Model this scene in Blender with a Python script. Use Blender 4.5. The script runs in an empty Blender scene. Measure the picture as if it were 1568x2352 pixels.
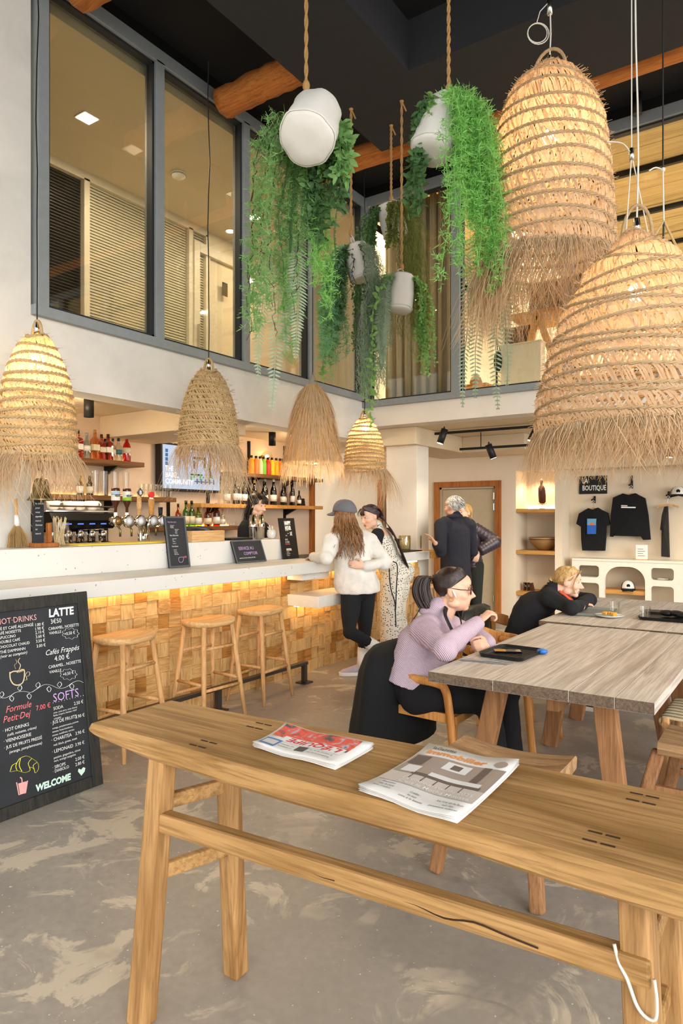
import bpy, math, random
from mathutils import Vector, Matrix, Euler
R = random.Random(7)
scene = bpy.context.scene
COL = scene.collection
PI = math.pi

# ------------------------------------------------------------------ camera
EYE = 1.5
TH = math.atan(1066 / 1568.0)            # camera yaw away from the bar wall direction (+Y)
cam_d = bpy.data.cameras.new('camera')
cam_d.sensor_fit = 'VERTICAL'; cam_d.sensor_height = 36; cam_d.lens = 24
cam_d.shift_y = 14 / 2352.0
cam_d.clip_start = 0.05
cam = bpy.data.objects.new('camera', cam_d); COL.objects.link(cam)
cam.location = (0, 0, EYE)
cam.rotation_euler = (PI / 2, 0, TH)
scene.camera = cam

# ------------------------------------------------------------------ world, daylight, exposure
w = bpy.data.worlds.new('overcast_sky'); scene.world = w; w.use_nodes = True
bg = w.node_tree.nodes['Background']
bg.inputs[0].default_value = (0.99, 0.99, 1.0, 1); bg.inputs[1].default_value = 1.7
sun_d = bpy.data.lights.new('daylight', 'SUN'); sun_d.energy = 2.2; sun_d.angle = math.radians(40)
sun_d.color = (1, 0.97, 0.93)
sun = bpy.data.objects.new('daylight', sun_d); COL.objects.link(sun)
sun.rotation_euler = Vector((-0.80, 0.55, -0.24)).to_track_quat('-Z', 'Y').to_euler()
vs = scene.view_settings
vs.view_transform = 'Standard'; vs.look = 'None'; vs.gamma = 1; vs.use_curve_mapping = False
vs.exposure = 0.36

# ------------------------------------------------------------------ pixel -> place (to read positions off the photograph)
_c, _s = math.cos(TH), math.sin(TH)
def ray(px, py):
    a = (px - 784) / 1568.0
    return Vector((-_s + _c * a, _c + _s * a, (1190 - py) / 1568.0))
def onX(px, py, X): d = ray(px, py); t = X / d.x; return Vector((X, d.y * t, EYE + d.z * t))
def onY(px, py, Y): d = ray(px, py); t = Y / d.y; return Vector((d.x * t, Y, EYE + d.z * t))
def onZ(px, py, Z): d = ray(px, py); t = (Z - EYE) / d.z; return Vector((d.x * t, d.y * t, Z))
def at(px, py, D): d = ray(px, py); return Vector((d.x * D, d.y * D, EYE + d.z * D))
FWD = Vector((-_s, _c, 0)); RGT = Vector((_c, _s, 0)); UP = Vector((0, 0, 1))

# ------------------------------------------------------------------ materials
def lin(c):
    if isinstance(c, str):
        c = [int(c[i:i + 2], 16) / 255 for i in (1, 3, 5)]
    return tuple((x / 12.92 if x <= 0.04045 else ((x + 0.055) / 1.055) ** 2.4) for x in c[:3]) + (1,)
class NT:
    def __init__(s, name):
        s.m = bpy.data.materials.new(name); s.m.use_nodes = True
        s.t = s.m.node_tree; s.n = s.t.nodes; s.l = s.t.links
        s.b = s.n['Principled BSDF']; s.out = s.n['Material Output']
    def node(s, t, **k):
        n = s.n.new(t)
        for a, v in k.items(): setattr(n, a, v)
        return n
    def link(s, a, b): s.l.new(a, b)
    def coords(s, scale=(1, 1, 1), kind='Object', rand=True):
        tc = s.node('ShaderNodeTexCoord'); mp = s.node('ShaderNodeMapping')
        mp.inputs['Scale'].default_value = scale
        if rand:
            oi = s.node('ShaderNodeObjectInfo'); mul = s.node('ShaderNodeMath', operation='MULTIPLY')
            mul.inputs[1].default_value = 37.0
            s.link(oi.outputs['Random'], mul.inputs[0])
            va = s.node('ShaderNodeVectorMath', operation='ADD')
            s.link(tc.outputs[kind], va.inputs[0]); s.link(mul.outputs[0], va.inputs[1])
            s.link(va.outputs[0], mp.inputs['Vector'])
        else:
            s.link(tc.outputs[kind], mp.inputs['Vector'])
        return mp.outputs[0]
    def noise(s, vec, scale, detail=4, rough=.55, dist=0):
        n = s.node('ShaderNodeTexNoise'); n.inputs['Scale'].default_value = scale
        n.inputs['Detail'].default_value = detail; n.inputs['Roughness'].default_value = rough
        n.inputs['Distortion'].default_value = dist
        s.link(vec, n.inputs['Vector']); return n.outputs['Fac']
    def ramp(s, fac, stops):
        r = s.node('ShaderNodeValToRGB'); e = r.color_ramp.elements
        while len(e) < len(stops): e.new(.5)
        for i, (p, c) in enumerate(stops): e[i].position = p; e[i].color = lin(c) if not isinstance(c, float) else (c, c, c, 1)
        s.link(fac, r.inputs[0]); return r.outputs[0]
    def mix(s, fac, a, b, mode='MIX'):
        m = s.node('ShaderNodeMix', data_type='RGBA', blend_type=mode)
        for k, v in ((0, fac), (6, a), (7, b)):
            if hasattr(v, 'links'): s.link(v, m.inputs[k])
            else: m.inputs[k].default_value = v if not isinstance(v, str) else lin(v)
        return m.outputs[2]
    def bump(s, h, strength=.2, dist=.01):
        b = s.node('ShaderNodeBump'); b.inputs['Strength'].default_value = strength; b.inputs['Distance'].default_value = dist
        s.link(h, b.inputs['Height']); s.link(b.outputs[0], s.b.inputs['Normal'])
    def set(s, col=None, rough=None, metal=None, spec=None):
        if col is not None:
            if hasattr(col, 'links'): s.link(col, s.b.inputs['Base Color'])
            else: s.b.inputs['Base Color'].default_value = lin(col)
        if rough is not None: s.b.inputs['Roughness'].default_value = rough
        if metal is not None: s.b.inputs['Metallic'].default_value = metal
        if spec is not None: s.b.inputs['Specular IOR Level'].default_value = spec
def plain(name, col, rough=.6, metal=0, var=.06, scale=12, bump=0, spec=.4):
    n = NT(name); v = n.coords()
    c = lin(col)
    f = n.noise(v, scale, 3)
    lo = tuple(max(0, x * (1 - var * 2)) for x in c[:3]) + (1,); hi = tuple(min(1, x * (1 + var)) for x in c[:3]) + (1,)
    n.set(n.mix(f, lo, hi), rough, metal, spec)
    if bump: n.bump(n.noise(v, scale * 6, 3), bump, .004)
    return n.m
def wood(name, dark, light, axis='x', scale=6, rough=.55, stretch=.12, bump=.25, knots=True, streak=.35):
    n = NT(name); sc = [1, 1, 1]; sc['xyz'.index(axis)] = stretch
    v = n.coords(tuple(sc))
    f = n.noise(v, scale, 6, .6, 1.2)
    g = n.noise(v, scale * 9, 4, .6)
    col = n.ramp(f, [(.3, dark), (.46, light), (.56, light), (.66, dark), (.74, light)])
    deep = n.mix(.6, dark, '#1c1008')
    col2 = n.mix(n.ramp(g, [(.4, 0.0), (.68, .75)]), col, n.mix(.7, col, dark), 'MIX')
    st = n.noise(v, scale * 3.2, 3, .5, .4)
    col2 = n.mix(n.ramp(st, [(.62, 0.0), (.72, streak)]), col2, deep)
    sc2 = [1, 1, 1]; sc2['xyz'.index(axis)] = stretch * .3
    fg = n.noise(n.coords(tuple(sc2)), scale * 22, 3, .6, .2)
    col2 = n.mix(n.ramp(fg, [(.48, 0.0), (.66, .5)]), col2, n.mix(.35, dark, '#1c1008'))
    if knots:
        k = n.noise(n.coords(), 2.3, 2)
        col2 = n.mix(n.ramp(k, [(.55, 0.0), (.8, .55)]), col2, dark)
    n.set(col2, rough + .08, 0, .3); n.bump(fg, bump * 1.3, .003)
    return n.m
def emit(name, col, strength):
    n = NT(name); e = n.node('ShaderNodeEmission'); e.inputs[0].default_value = lin(col); e.inputs[1].default_value = strength
    n.link(e.outputs[0], n.out.inputs[0]); return n.m
def glass(name, tint='#ffffff', refl=.09, rough=.02):
    n = NT(name); t = n.node('ShaderNodeBsdfTransparent'); t.inputs[0].default_value = lin(tint)
    g = n.node('ShaderNodeBsdfGlossy'); g.inputs['Roughness'].default_value = rough
    lw = n.node('ShaderNodeLayerWeight'); lw.inputs[0].default_value = .35
    mr = n.node('ShaderNodeMapRange'); mr.inputs[3].default_value = refl; mr.inputs[4].default_value = min(1, refl + .5)
    n.link(lw.outputs['Facing'], mr.inputs[0])
    mx = n.node('ShaderNodeMixShader'); n.link(mr.outputs[0], mx.inputs[0]); n.link(t.outputs[0], mx.inputs[1]); n.link(g.outputs[0], mx.inputs[2])
    n.link(mx.outputs[0], n.out.inputs[0]); return n.m
def leafy(name, a, b, trans=.35, rough=.5, scale=9):
    n = NT(name); v = n.coords(); col = n.mix(n.noise(v, scale, 2), a, b)
    n.set(col, rough, 0, .3)
    tr = n.node('ShaderNodeBsdfTranslucent'); n.link(col, tr.inputs[0])
    mx = n.node('ShaderNodeMixShader'); mx.inputs[0].default_value = trans
    n.link(n.b.outputs[0], mx.inputs[1]); n.link(tr.outputs[0], mx.inputs[2]); n.link(mx.outputs[0], n.out.inputs[0])
    return n.m
def stripes(name, a, b, freq, axis='x', rough=.8, bump=.5, dist=.006):
    n = NT(name); v = n.coords(rand=False)
    wv = n.node('ShaderNodeTexWave', wave_type='BANDS', bands_direction=axis.upper()); wv.inputs['Scale'].default_value = freq
    wv.inputs['Distortion'].default_value = 1.2; wv.inputs['Detail'].default_value = 1; wv.inputs['Detail Scale'].default_value = .3
    n.link(v, wv.inputs['Vector']); n.set(n.mix(wv.outputs['Fac'], a, b), rough, 0, .2); n.bump(wv.outputs['Fac'], bump, dist); return n.m

M = {}
def floor_mat():
    n = NT('polished_concrete'); v = n.coords(rand=False)
    big = n.noise(v, .9, 5, .6, .6); mid = n.noise(v, 3.1, 6, .65, 1.0); fine = n.noise(v, 26, 5)
    base = n.mix(n.ramp(big, [(.35, 0.0), (.65, 1.0)]), '#989188', '#a9a196')
    base = n.mix(n.ramp(fine, [(.3, 0.0), (.75, .5)]), base, '#868077')
    pm = n.node('ShaderNodeMath', operation='MULTIPLY')
    n.link(n.ramp(big, [(.43, 0.0), (.53, 1.0)]), pm.inputs[0]); n.link(n.ramp(mid, [(.53, 0.0), (.57, 1.0)]), pm.inputs[1])
    base = n.mix(pm.outputs[0], base, '#c6baa6')
    blot = n.noise(v, 5.5, 3, .5)
    base = n.mix(n.ramp(blot, [(.66, 0.0), (.74, .7)]), base, '#877d71')
    speck = n.noise(v, 60, 1); base = n.mix(n.ramp(speck, [(.74, 0.0), (.77, .8)]), base, '#e6dccb')
    n.set(base, .42, 0, .45); n.bump(fine, .06, .004); return n.m
M['floor'] = floor_mat()
def plaster(name, a, b, scale=1.6):
    n = NT(name); v = n.coords(rand=False); f = n.noise(v, scale, 5, .6, .5)
    n.set(n.mix(n.ramp(f, [(.35, 0.0), (.68, 1.0)]), a, b), .85, 0, .2); n.bump(n.noise(v, 40, 4), .06, .004); return n.m
M['plaster'] = plaster('cream_plaster', '#ddd5c7', '#e6dfd2')
M['fascia'] = plaster('limewash_plaster', '#cfccc3', '#dedad0', 2.2)
M['warmwall'] = plaster('warm_plaster', '#dccdb4', '#e2d4bd')
M['backbar'] = plaster('backbar_plaster', '#dcc3a8', '#e2ccb2')
M['lowceil'] = plaster('raw_ceiling', '#d8c6a6', '#dfcfb2', 1.2)
M['mezzceil'] = plaster('mezz_ceiling', '#cfc1a8', '#d5c8b0', 1)
M['black_ceiling'] = plain('black_ceiling', '#141416', .9, 0, .1)
M['soffit'] = plain('charcoal_soffit', '#2a2a2d', .9, 0, .1)
M['beamwood'] = wood('log_beam', '#8a4a1c', '#c47a38', 'x', 5, .7)
M['frame'] = plain('grey_steel_frame', '#8f9596', .5, .1, .08, 20)
M['framedark'] = plain('dark_gasket', '#26282a', .6)
M['pane'] = glass('window_glass', '#f3f3ec', .05)
M['whiteframe'] = plain('cream_partition_frame', '#cfc6b4', .5)
M['blind'] = plain('blind_slat', '#b9b39d', .6)
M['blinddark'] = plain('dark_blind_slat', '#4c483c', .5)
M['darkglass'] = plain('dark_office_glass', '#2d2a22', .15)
M['timber'] = wood('pine_board', '#a8946a', '#c6b68e', 'x', 3, .7, .06)
M['trim'] = wood('oak_door_trim', '#8a4d1c', '#b06e33', 'z', 5, .55)
M['doorpaint'] = plain('sand_door_paint', '#b6a688', .6)
M['concrete'] = None
def terrazzo():
    n = NT('speckled_concrete'); v = n.coords(rand=False)
    base = n.mix(n.noise(v, 3, 5), '#d3d1ca', '#dfddd7')
    s1 = n.node('ShaderNodeTexVoronoi'); s1.inputs['Scale'].default_value = 24; n.link(v, s1.inputs['Vector'])
    gate = n.noise(v, 13, 1)
    g = n.node('ShaderNodeMath', operation='MULTIPLY')
    n.link(n.ramp(s1.outputs['Distance'], [(.09, 1.0), (.14, 0.0)]), g.inputs[0]); n.link(n.ramp(gate, [(.5, 0.0), (.6, 1.0)]), g.inputs[1])
    base = n.mix(g.outputs[0], base, '#8d7f70')
    n.set(base, .5, 0, .35); return n.m
M['concrete'] = terrazzo()
M['block_h'] = wood('oak_block_across', '#ad8048', '#d8ae70', 'y', 9, .6, .14, .8, False)
M['block_v'] = wood('oak_block_upright', '#b2874f', '#dcb67a', 'z', 9, .6, .14, .6, False)
M['block_d'] = wood('oak_block_dark', '#90602a', '#bb8440', 'y', 9, .6, .14, .6, False)
M['stoolwood'] = wood('beech_stool', '#b98a54', '#d3a570', 'z', 4, .45, .15, .1, False)
M['seatwood'] = wood('beech_seat', '#be8d54', '#d8b07a', 'y', 4, .45, .12, .1, False)
M['benchwood'] = wood('old_elm_x', '#86602f', '#ba915c', 'x', 4.5, .5, .09, .3)
M['benchleg'] = wood('old_elm_z', '#8a6236', '#b98f5c', 'z', 4.5, .5, .1, .3)
M['tabletop'] = wood('weathered_teak', '#a99b8c', '#d3c9bd', 'y', 6, .6, .06, .35, True, .14)
M['tableend'] = wood('teak_end_grain', '#43372d', '#7a6755', 'y', 9, .75, .8, .5)
M['tableleg'] = wood('teak_leg', '#7b5232', '#a3764e', 'z', 5, .6, .1, .3)
M['slabseat'] = wood('rough_slab', '#8d6a45', '#b8936a', 'x', 5, .75, .1, .8)
M['chairwood'] = wood('oak_chair', '#a8692f', '#cf9350', 'z', 4, .45, .12, .12, False)
M['walnut'] = wood('dark_shelf', '#5c3d20', '#7d5530', 'y', 5, .5, .1, .2, False)
M['oakshelf'] = wood('oak_shelf', '#b07a38', '#cf9a55', 'x', 5, .5, .1, .2)
M['black'] = plain('matt_black', '#121212', .55)
M['blackmetal'] = plain('black_steel', '#1c1b1b', .4, .6)
M['steel'] = plain('brushed_steel', '#c9c6c0', .22, 1, .1, 30)
M['chrome'] = plain('polished_chrome', '#e0ddd6', .1, 1, .03)
M['darkmetal'] = plain('foot_rail_steel', '#57524d', .4, .8)
M['brass'] = plain('old_brass', '#8c7a50', .35, .85, .2)
M['white'] = plain('white_ceramic', '#ece9e3', .25)
M['offwhite'] = plain('white_lacquer', '#eae4d6', .5)
M['chalk'] = plain('chalkboard', '#2c2f33', .7, 0, .25, 5)
M['chalkframe'] = wood('black_stained_frame', '#1b1b1c', '#36352f', 'z', 6, .55, .1, .3, False)
M['chalkframe2'] = plain('slate_frame', '#54585c', .6, 0, .1)
M['cwhite'] = plain('white_chalk', '#e9e9e6', .9, 0, .05)
M['cpink'] = plain('pink_chalk', '#e2a7a4', .9, 0, .05)
M['clilac'] = plain('lilac_chalk', '#c9a6dc', .9, 0, .05)
M['cyellow'] = plain('yellow_chalk', '#d8cf4e', .9, 0, .05)
M['ccoral'] = plain('coral_chalk', '#ef7a7c', .9, 0, .05)
M['cbeige'] = plain('beige_chalk', '#d6c19b', .9, 0, .05)
M['cmint'] = plain('mint_chalk', '#cfeedd', .9, 0, .05)
M['rope'] = plain('jute_rope', '#b98d56', .85, 0, .2, 80, .4)
M['cord'] = plain('white_cord', '#d8d3c6', .6)
M['cable'] = plain('black_cable', '#15130f', .5)
M['canvas'] = plain('white_canvas', '#e3dfd6', .85, 0, .06, 8, .2)
M['led'] = emit('warm_led', '#ffca86', 13)
M['ledwhite'] = emit('warm_white_led', '#ffe2b0', 20)
M['downlight'] = emit('downlight_glow', '#fff0d6', 18)
M['bulb'] = emit('bulb_glow', '#ffdca0', 40)

# ------------------------------------------------------------------ mesh builder
def frame_of(d, up=UP):
    d = Vector(d).normalized()
    up = Vector(up)
    if abs(d.dot(up)) > .98: up = Vector((1, 0, 0)) if abs(d.x) < .9 else Vector((0, 1, 0))
    s = d.cross(up).normalized(); u = s.cross(d).normalized()
    return s, u
class MB:
    def __init__(s): s.v = []; s.f = []; s.mi = []; s.cur = 0
    def add(s, vs, fs, M_=None):
        o = len(s.v)
        s.v += [tuple(M_ @ Vector(p)) if M_ is not None else tuple(p) for p in vs]
        s.f += [tuple(i + o for i in f) for f in fs]; s.mi += [s.cur] * len(fs); return s
    def box(s, x0, x1, y0, y1, z0, z1, M_=None):
        return s.add([(x0, y0, z0), (x1, y0, z0), (x1, y1, z0), (x0, y1, z0), (x0, y0, z1), (x1, y0, z1), (x1, y1, z1), (x0, y1, z1)],
                     [(3, 2, 1, 0), (4, 5, 6, 7), (0, 1, 5, 4), (1, 2, 6, 5), (2, 3, 7, 6), (3, 0, 4, 7)], M_)
    def bar(s, p0, p1, w, h, up=UP, w1=None, h1=None):
        p0 = Vector(p0); p1 = Vector(p1); a, u = frame_of(p1 - p0, up); w1 = w if w1 is None else w1; h1 = h if h1 is None else h1
        vs = []
        for p, ww, hh in ((p0, w, h), (p1, w1, h1)):
            for i, j in ((-1, -1), (1, -1), (1, 1), (-1, 1)): vs.append(p + a * (i * ww / 2) + u * (j * hh / 2))
        return s.add(vs, [(0, 1, 2, 3), (7, 6, 5, 4), (0, 4, 5, 1), (1, 5, 6, 2), (2, 6, 7, 3), (3, 7, 4, 0)])
    def tube(s, pts, r, n=8, cap=True, closed=False, flat=1.0, up=UP):
        pts = [Vector(p) for p in pts]; N = len(pts); o = len(s.v)
        rs = r if isinstance(r, (list, tuple)) else [r] * N
        prev = None
        for i, p in enumerate(pts):
            if closed: d = pts[(i + 1) % N] - pts[i - 1]
            else: d = pts[min(i + 1, N - 1)] - pts[max(i - 1, 0)]
            if d.length < 1e-9: d = Vector((0, 0, 1))
            d.normalize()
            if prev is None: a, u = frame_of(d, up)
            else:
                a = prev - d * prev.dot(d)
                a = a.normalized() if a.length > 1e-6 else frame_of(d)[0]
                u = a.cross(d)
            prev = a
            for k in range(n):
                t = 2 * PI * k / n
                s.v.append(tuple(p + a * (math.cos(t) * rs[i]) + u * (math.sin(t) * rs[i] * flat)))
        M_ = N if closed else N - 1; c0 = len(s.f)
        for i in range(M_):
            j = (i + 1) % N
            for k in range(n):
                k2 = (k + 1) % n
                s.f.append((o + i * n + k, o + i * n + k2, o + j * n + k2, o + j * n + k))
        if cap and not closed:
            s.f.append(tuple(o + k for k in range(n))[::-1]); s.f.append(tuple(o + (N - 1) * n + k for k in range(n)))
        s.mi += [s.cur] * (len(s.f) - c0); return s
    def sphere(s, c, r, nu=12, nv=8, M_=None):
        c = Vector(c); rx, ry, rz = r if isinstance(r, (tuple, list)) else (r, r, r)
        vs = [c + Vector((0, 0, rz))]
        for j in range(1, nv):
            t = PI * j / nv
            for i in range(nu):
                p = 2 * PI * i / nu
                vs.append(c + Vector((rx * math.sin(t) * math.cos(p), ry * math.sin(t) * math.sin(p), rz * math.cos(t))))
        vs.append(c - Vector((0, 0, rz))); L = len(vs) - 1; fs = []
        for i in range(nu): fs.append((0, 1 + i, 1 + (i + 1) % nu)); fs.append((L, L - nu + (i + 1) % nu, L - nu + i))
        for j in range(nv - 2):
            for i in range(nu):
                a = 1 + j * nu; b = a + nu; k = (i + 1) % nu
                fs.append((a + i, b + i, b + k, a + k))
        return s.add(vs, fs, M_)
    def lathe(s, prof, n=20, c=(0, 0, 0), M_=None, sq=None, top=True):
        c = Vector(c); vs = []; fs = []
        for r, z in prof:
            for k in range(n):
                t = 2 * PI * k / n; cx, sy = math.cos(t), math.sin(t)
                if sq: 
                    q = 1 / max(abs(cx), abs(sy)); q = 1 + (q - 1) * sq; cx *= q; sy *= q
                vs.append(c + Vector((r * cx, r * sy, z)))
        for i in range(len(prof) - 1):
            for k in range(n):
                k2 = (k + 1) % n; fs.append((i * n + k, i * n + k2, (i + 1) * n + k2, (i + 1) * n + k))
        if prof[0][0] > 1e-4: fs.append(tuple(range(n))[::-1])
        if top and prof[-1][0] > 1e-4: fs.append(tuple((len(prof) - 1) * n + k for k in range(n)))
        return s.add(vs, fs, M_)
    def prism(s, poly, z0, z1, M_=None):
        n = len(poly)
        return s.add([(x, y, z0) for x, y in poly] + [(x, y, z1) for x, y in poly],
                     [tuple(range(n))[::-1], tuple(range(n, 2 * n))] + [(i, (i + 1) % n, n + (i + 1) % n, n + i) for i in range(n)], M_)
    def loft(s, rings, cap=True):
        n = len(rings[0]); fs = []
        for i in range(len(rings) - 1):
            for k in range(n):
                k2 = (k + 1) % n; fs.append((i * n + k, i * n + k2, (i + 1) * n + k2, (i + 1) * n + k))
        if cap: fs.append(tuple(range(n))[::-1]); fs.append(tuple((len(rings) - 1) * n + k for k in range(n)))
        return s.add([p for r in rings for p in r], fs)
    def ribbon(s, pts, ws, side):
        side = Vector(side).normalized(); vs = []
        for p, ww in zip(pts, ws): p = Vector(p); vs += [p - side * ww / 2, p + side * ww / 2]
        return s.add(vs, [(2 * i, 2 * i + 1, 2 * i + 3, 2 * i + 2) for i in range(len(pts) - 1)])
    def quad(s, a, b, c, d): return s.add([a, b, c, d], [(0, 1, 2, 3)])
    def text(s, st, size, M_, align='LEFT', shear=0, bold=0, sx=1):
        cu = bpy.data.curves.new('t', 'FONT'); cu.body = st; cu.size = size; cu.align_x = align; cu.shear = shear; cu.offset = bold
        cu.resolution_u = 2
        ob = bpy.data.objects.new('t', cu)
        me = bpy.data.meshes.new_from_object(ob)
        s.add([(v.co.x * sx, v.co.y, 0) for v in me.vertices], [tuple(p.vertices) for p in me.polygons], M_)
        bpy.data.objects.remove(ob); bpy.data.meshes.remove(me); bpy.data.curves.remove(cu); return s
    def mesh(s, name='mesh'):
        me = bpy.data.meshes.new(name); me.from_pydata(s.v, [], s.f); me.update(); return me
    def build(s, name, mat, parent=None, smooth=False, bevel=0, seg=2, sub=0, kind=None, label=None):
        me = s.mesh(name)
        if kind is None and ('lettering' in name or name in ('headline', 'masthead')): kind = 'stuff'
        mats = mat if isinstance(mat, (list, tuple)) else [mat]
        for m in mats: me.materials.append(M[m] if isinstance(m, str) else m)
        if len(mats) > 1: me.polygons.foreach_set('material_index', s.mi)
        if smooth: me.polygons.foreach_set('use_smooth', [True] * len(me.polygons))
        return link(name, me, parent, bevel, seg, sub, kind, label)
WORLD = set()
def link(name, me, parent=None, bevel=0, seg=2, sub=0, kind=None, label=None):
    o = bpy.data.objects.new(name, me); COL.objects.link(o)
    if parent is not None:
        o.parent = parent
        if parent.name in WORLD: o.location = -parent.location
    if bevel:
        b = o.modifiers.new('bevel', 'BEVEL'); b.width = bevel; b.segments = seg; b.limit_method = 'ANGLE'
    if sub: m = o.modifiers.new('sub', 'SUBSURF'); m.levels = sub; m.render_levels = sub
    if kind: o['kind'] = kind
    if label: o['label'] = label
    return o
def tag(o, label, cat, group=None):
    o['label'] = label; o['category'] = cat
    if group: o['group'] = group
    return o
def thing(name, label, cat, loc=(0, 0, 0), rz=0, group=None, world=True):
    o = bpy.data.objects.new(name, None); COL.objects.link(o); o.empty_display_size = .05
    o.location = Vector(loc); o.rotation_euler = (0, 0, rz)
    if world: WORLD.add(o.name)
    return tag(o, label, cat, group)
def struct(o):
    o['kind'] = 'structure'; return o
def sempty(name, loc=(0, 0, 0)):
    o = bpy.data.objects.new(name, None); COL.objects.link(o); o.location = Vector(loc); o['kind'] = 'structure'; WORLD.add(o.name); return o
def dup(root, loc, rz=0, label=None, group=None, scale=None):
    def cp(o, par):
        c = o.copy(); COL.objects.link(c); c.parent = par
        for k in o.children: cp(k, c)
        return c
    r = cp(root, None); r.location = Vector(loc); r.rotation_euler = (0, 0, rz)
    if scale: r.scale = scale
    if label: r['label'] = label
    if group: r['group'] = group
    return r
def TR(loc, rx=0, ry=0, rz=0): return Matrix.Translation(Vector(loc)) @ Euler((rx, ry, rz)).to_matrix().to_4x4()
def basis(o, x, y, z=None):
    x = Vector(x).normalized(); y = Vector(y).normalized(); z = x.cross(y) if z is None else Vector(z)
    m = Matrix((x, y, z)).transposed().to_4x4(); m.translation = Vector(o); return m
def point_light(name, loc, power, color, r=.04):
    d = bpy.data.lights.new(name, 'POINT'); d.energy = power; d.color = color; d.shadow_soft_size = r
    o = bpy.data.objects.new(name, d); COL.objects.link(o); o.location = loc; return o
def spot_light(name, loc, direction, power, color, ang=70):
    d = bpy.data.lights.new(name, 'SPOT'); d.energy = power; d.color = color; d.spot_size = math.radians(ang); d.spot_blend = .6; d.shadow_soft_size = .04
    o = bpy.data.objects.new(name, d); COL.objects.link(o); o.location = loc; o.rotation_euler = Vector(direction).to_track_quat('-Z', 'Y').to_euler(); return o
def area_light(name, loc, direction, sx, sy, power, color):
    d = bpy.data.lights.new(name, 'AREA'); d.shape = 'RECTANGLE'; d.size = sx; d.size_y = sy; d.energy = power; d.color = color
    o = bpy.data.objects.new(name, d); COL.objects.link(o); o.location = loc; o.rotation_euler = Vector(direction).to_track_quat('-Z', 'Y').to_euler(); return o
def cat_rom(pts, n=6):
    pts = [Vector(p) for p in pts]; out = []
    P_ = [pts[0] * 2 - pts[1]] + pts + [pts[-1] * 2 - pts[-2]]
    for i in range(1, len(P_) - 2):
        for k in range(n):
            t = k / n; a, b, c, d = P_[i - 1:i + 3]
            out.append(.5 * ((2 * b) + (c - a) * t + (2 * a - 5 * b + 4 * c - d) * t * t + (3 * b - a - 3 * c + d) * t ** 3))
    return out + [pts[-1]]
WARM = (1, .77, .5); WARM2 = (1, .82, .6)
# ================================================================== THE SETTING
GX = -4.6; GY = 7.27; ZC = 5.62
struct(MB().box(-10, 6, -6, 12, -.1, 0).build('floor', 'floor'))
# tall hall ceiling, its lower soffit with a rectangular recess and the log beams
c = struct(MB().box(-4.9, 4, -3, 7.4, ZC, ZC + .1).build('ceiling', 'black_ceiling'))
b = MB()
b.box(-3.54, -2.72, -3, 5.93, 5.2, ZC); b.box(-2.72, 4, 4.98, 5.93, 5.2, ZC); b.box(1.4, 4, -3, 4.98, 5.2, ZC)
b.build('soffit', 'soffit', c)
def log(x0, x1, y, z, r):
    rings = []; rr = random.Random(int(y * 100))
    for i in range(13):
        x = x0 + (x1 - x0) * i / 12; ring = []
        for k in range(10):
            t = 2 * PI * k / 10; q = r * (1 + rr.uniform(-.09, .09))
            ring.append(Vector((x, y + math.cos(t) * q * 1.1 + .03 * math.sin(x * 2), z + math.sin(t) * q * .8)))
        rings.append(ring)
    return MB().loft(rings)
for i, (x0, x1, y) in enumerate(((-4.5, 2.5, 6.13), (-4.45, -3.5, 4.62), (-4.4, -3.5, 3.06))):
    struct(log(x0, x1, y, 5.325, .135).build('trim_%d' % (i + 1), 'beamwood', smooth=True))
# bar wall: pier at the left and the plaster fascia under the mezzanine glazing
b = MB(); b.box(-4.85, GX, -6, 2.8, 0, ZC); b.box(-4.85, GX, 2.8, GY + .25, 2.47, 2.96)
struct(b.build('wall_left', 'fascia'))
struct(MB().box(GX, 6, GY, GY + .25, 2.64, 2.92).build('wall_mezzanine_back', 'plaster'))
# mezzanine slab / low ceiling
b = MB(); b.box(-6.5, -4.85, 2, 9.9, 2.6, 2.9); b.box(-4.85, 6, GY + .25, 10.1, 2.64, 2.9)
struct(b.build('ceiling_low', 'lowceil'))
b = MB(); b.box(-6.3, -4.85, 4.62, 5.35, 2.36, 2.6); b.box(-4.7, -4.0, GY + .25, 9.7, 2.42, 2.64)
b.box(-4.0, -3.1, 8.9, 9.7, 2.42, 2.64)
struct(b.build('trim_4', 'lowceil', bevel=.01))
struct(MB().box(-4.5, -4.05, 7.65, 7.97, 0, 2.6).build('wall_pillar', 'plaster', bevel=.006))
# back bar wall and back wall of the room with its niche, boutique recess
struct(MB().box(-6.5, -6.3, 1.5, 8.38, 0, 2.6).build('wall_bar', 'backbar'))
b = MB()
b.box(-9, -5.85, 9.7, 10.4, 0, 2.9); b.box(-5.85, -3.51, 9.7, 10.4, 2.14, 2.9); b.box(-3.51, -2.94, 9.7, 10.4, 2.19, 2.9)
b.box(-3.73, -3.51, 9.7, 10.4, 0, 2.14); b.box(-2.94, -2.84, 9.7, 10.4, 0, 2.19); b.box(-5.02, -4.82, 9.7, 10.4, 0, 2.14); b.box(-2.94, 3, 9.7, 10.4, 2.19, 2.9); b.box(-4.82, -3.73, 9.7, 10.0, 2.06, 2.14)
b.box(-3.51, -2.94, 10.2, 10.4, 0, 2.19); b.box(-2.84, 3, 10.1, 10.4, 0, 2.19); b.box(-5.85, -5.02, 10.0, 10.4, 0, 2.14); b.box(-4.82, -3.73, 10.0, 10.4, 0, 2.14)
struct(b.build('wall_back', 'warmwall'))
struct(MB().box(-6.32, -6.24, 8.38, 8.46, 0, 2.6).build('trim_5', 'trim', bevel=.004))
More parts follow.
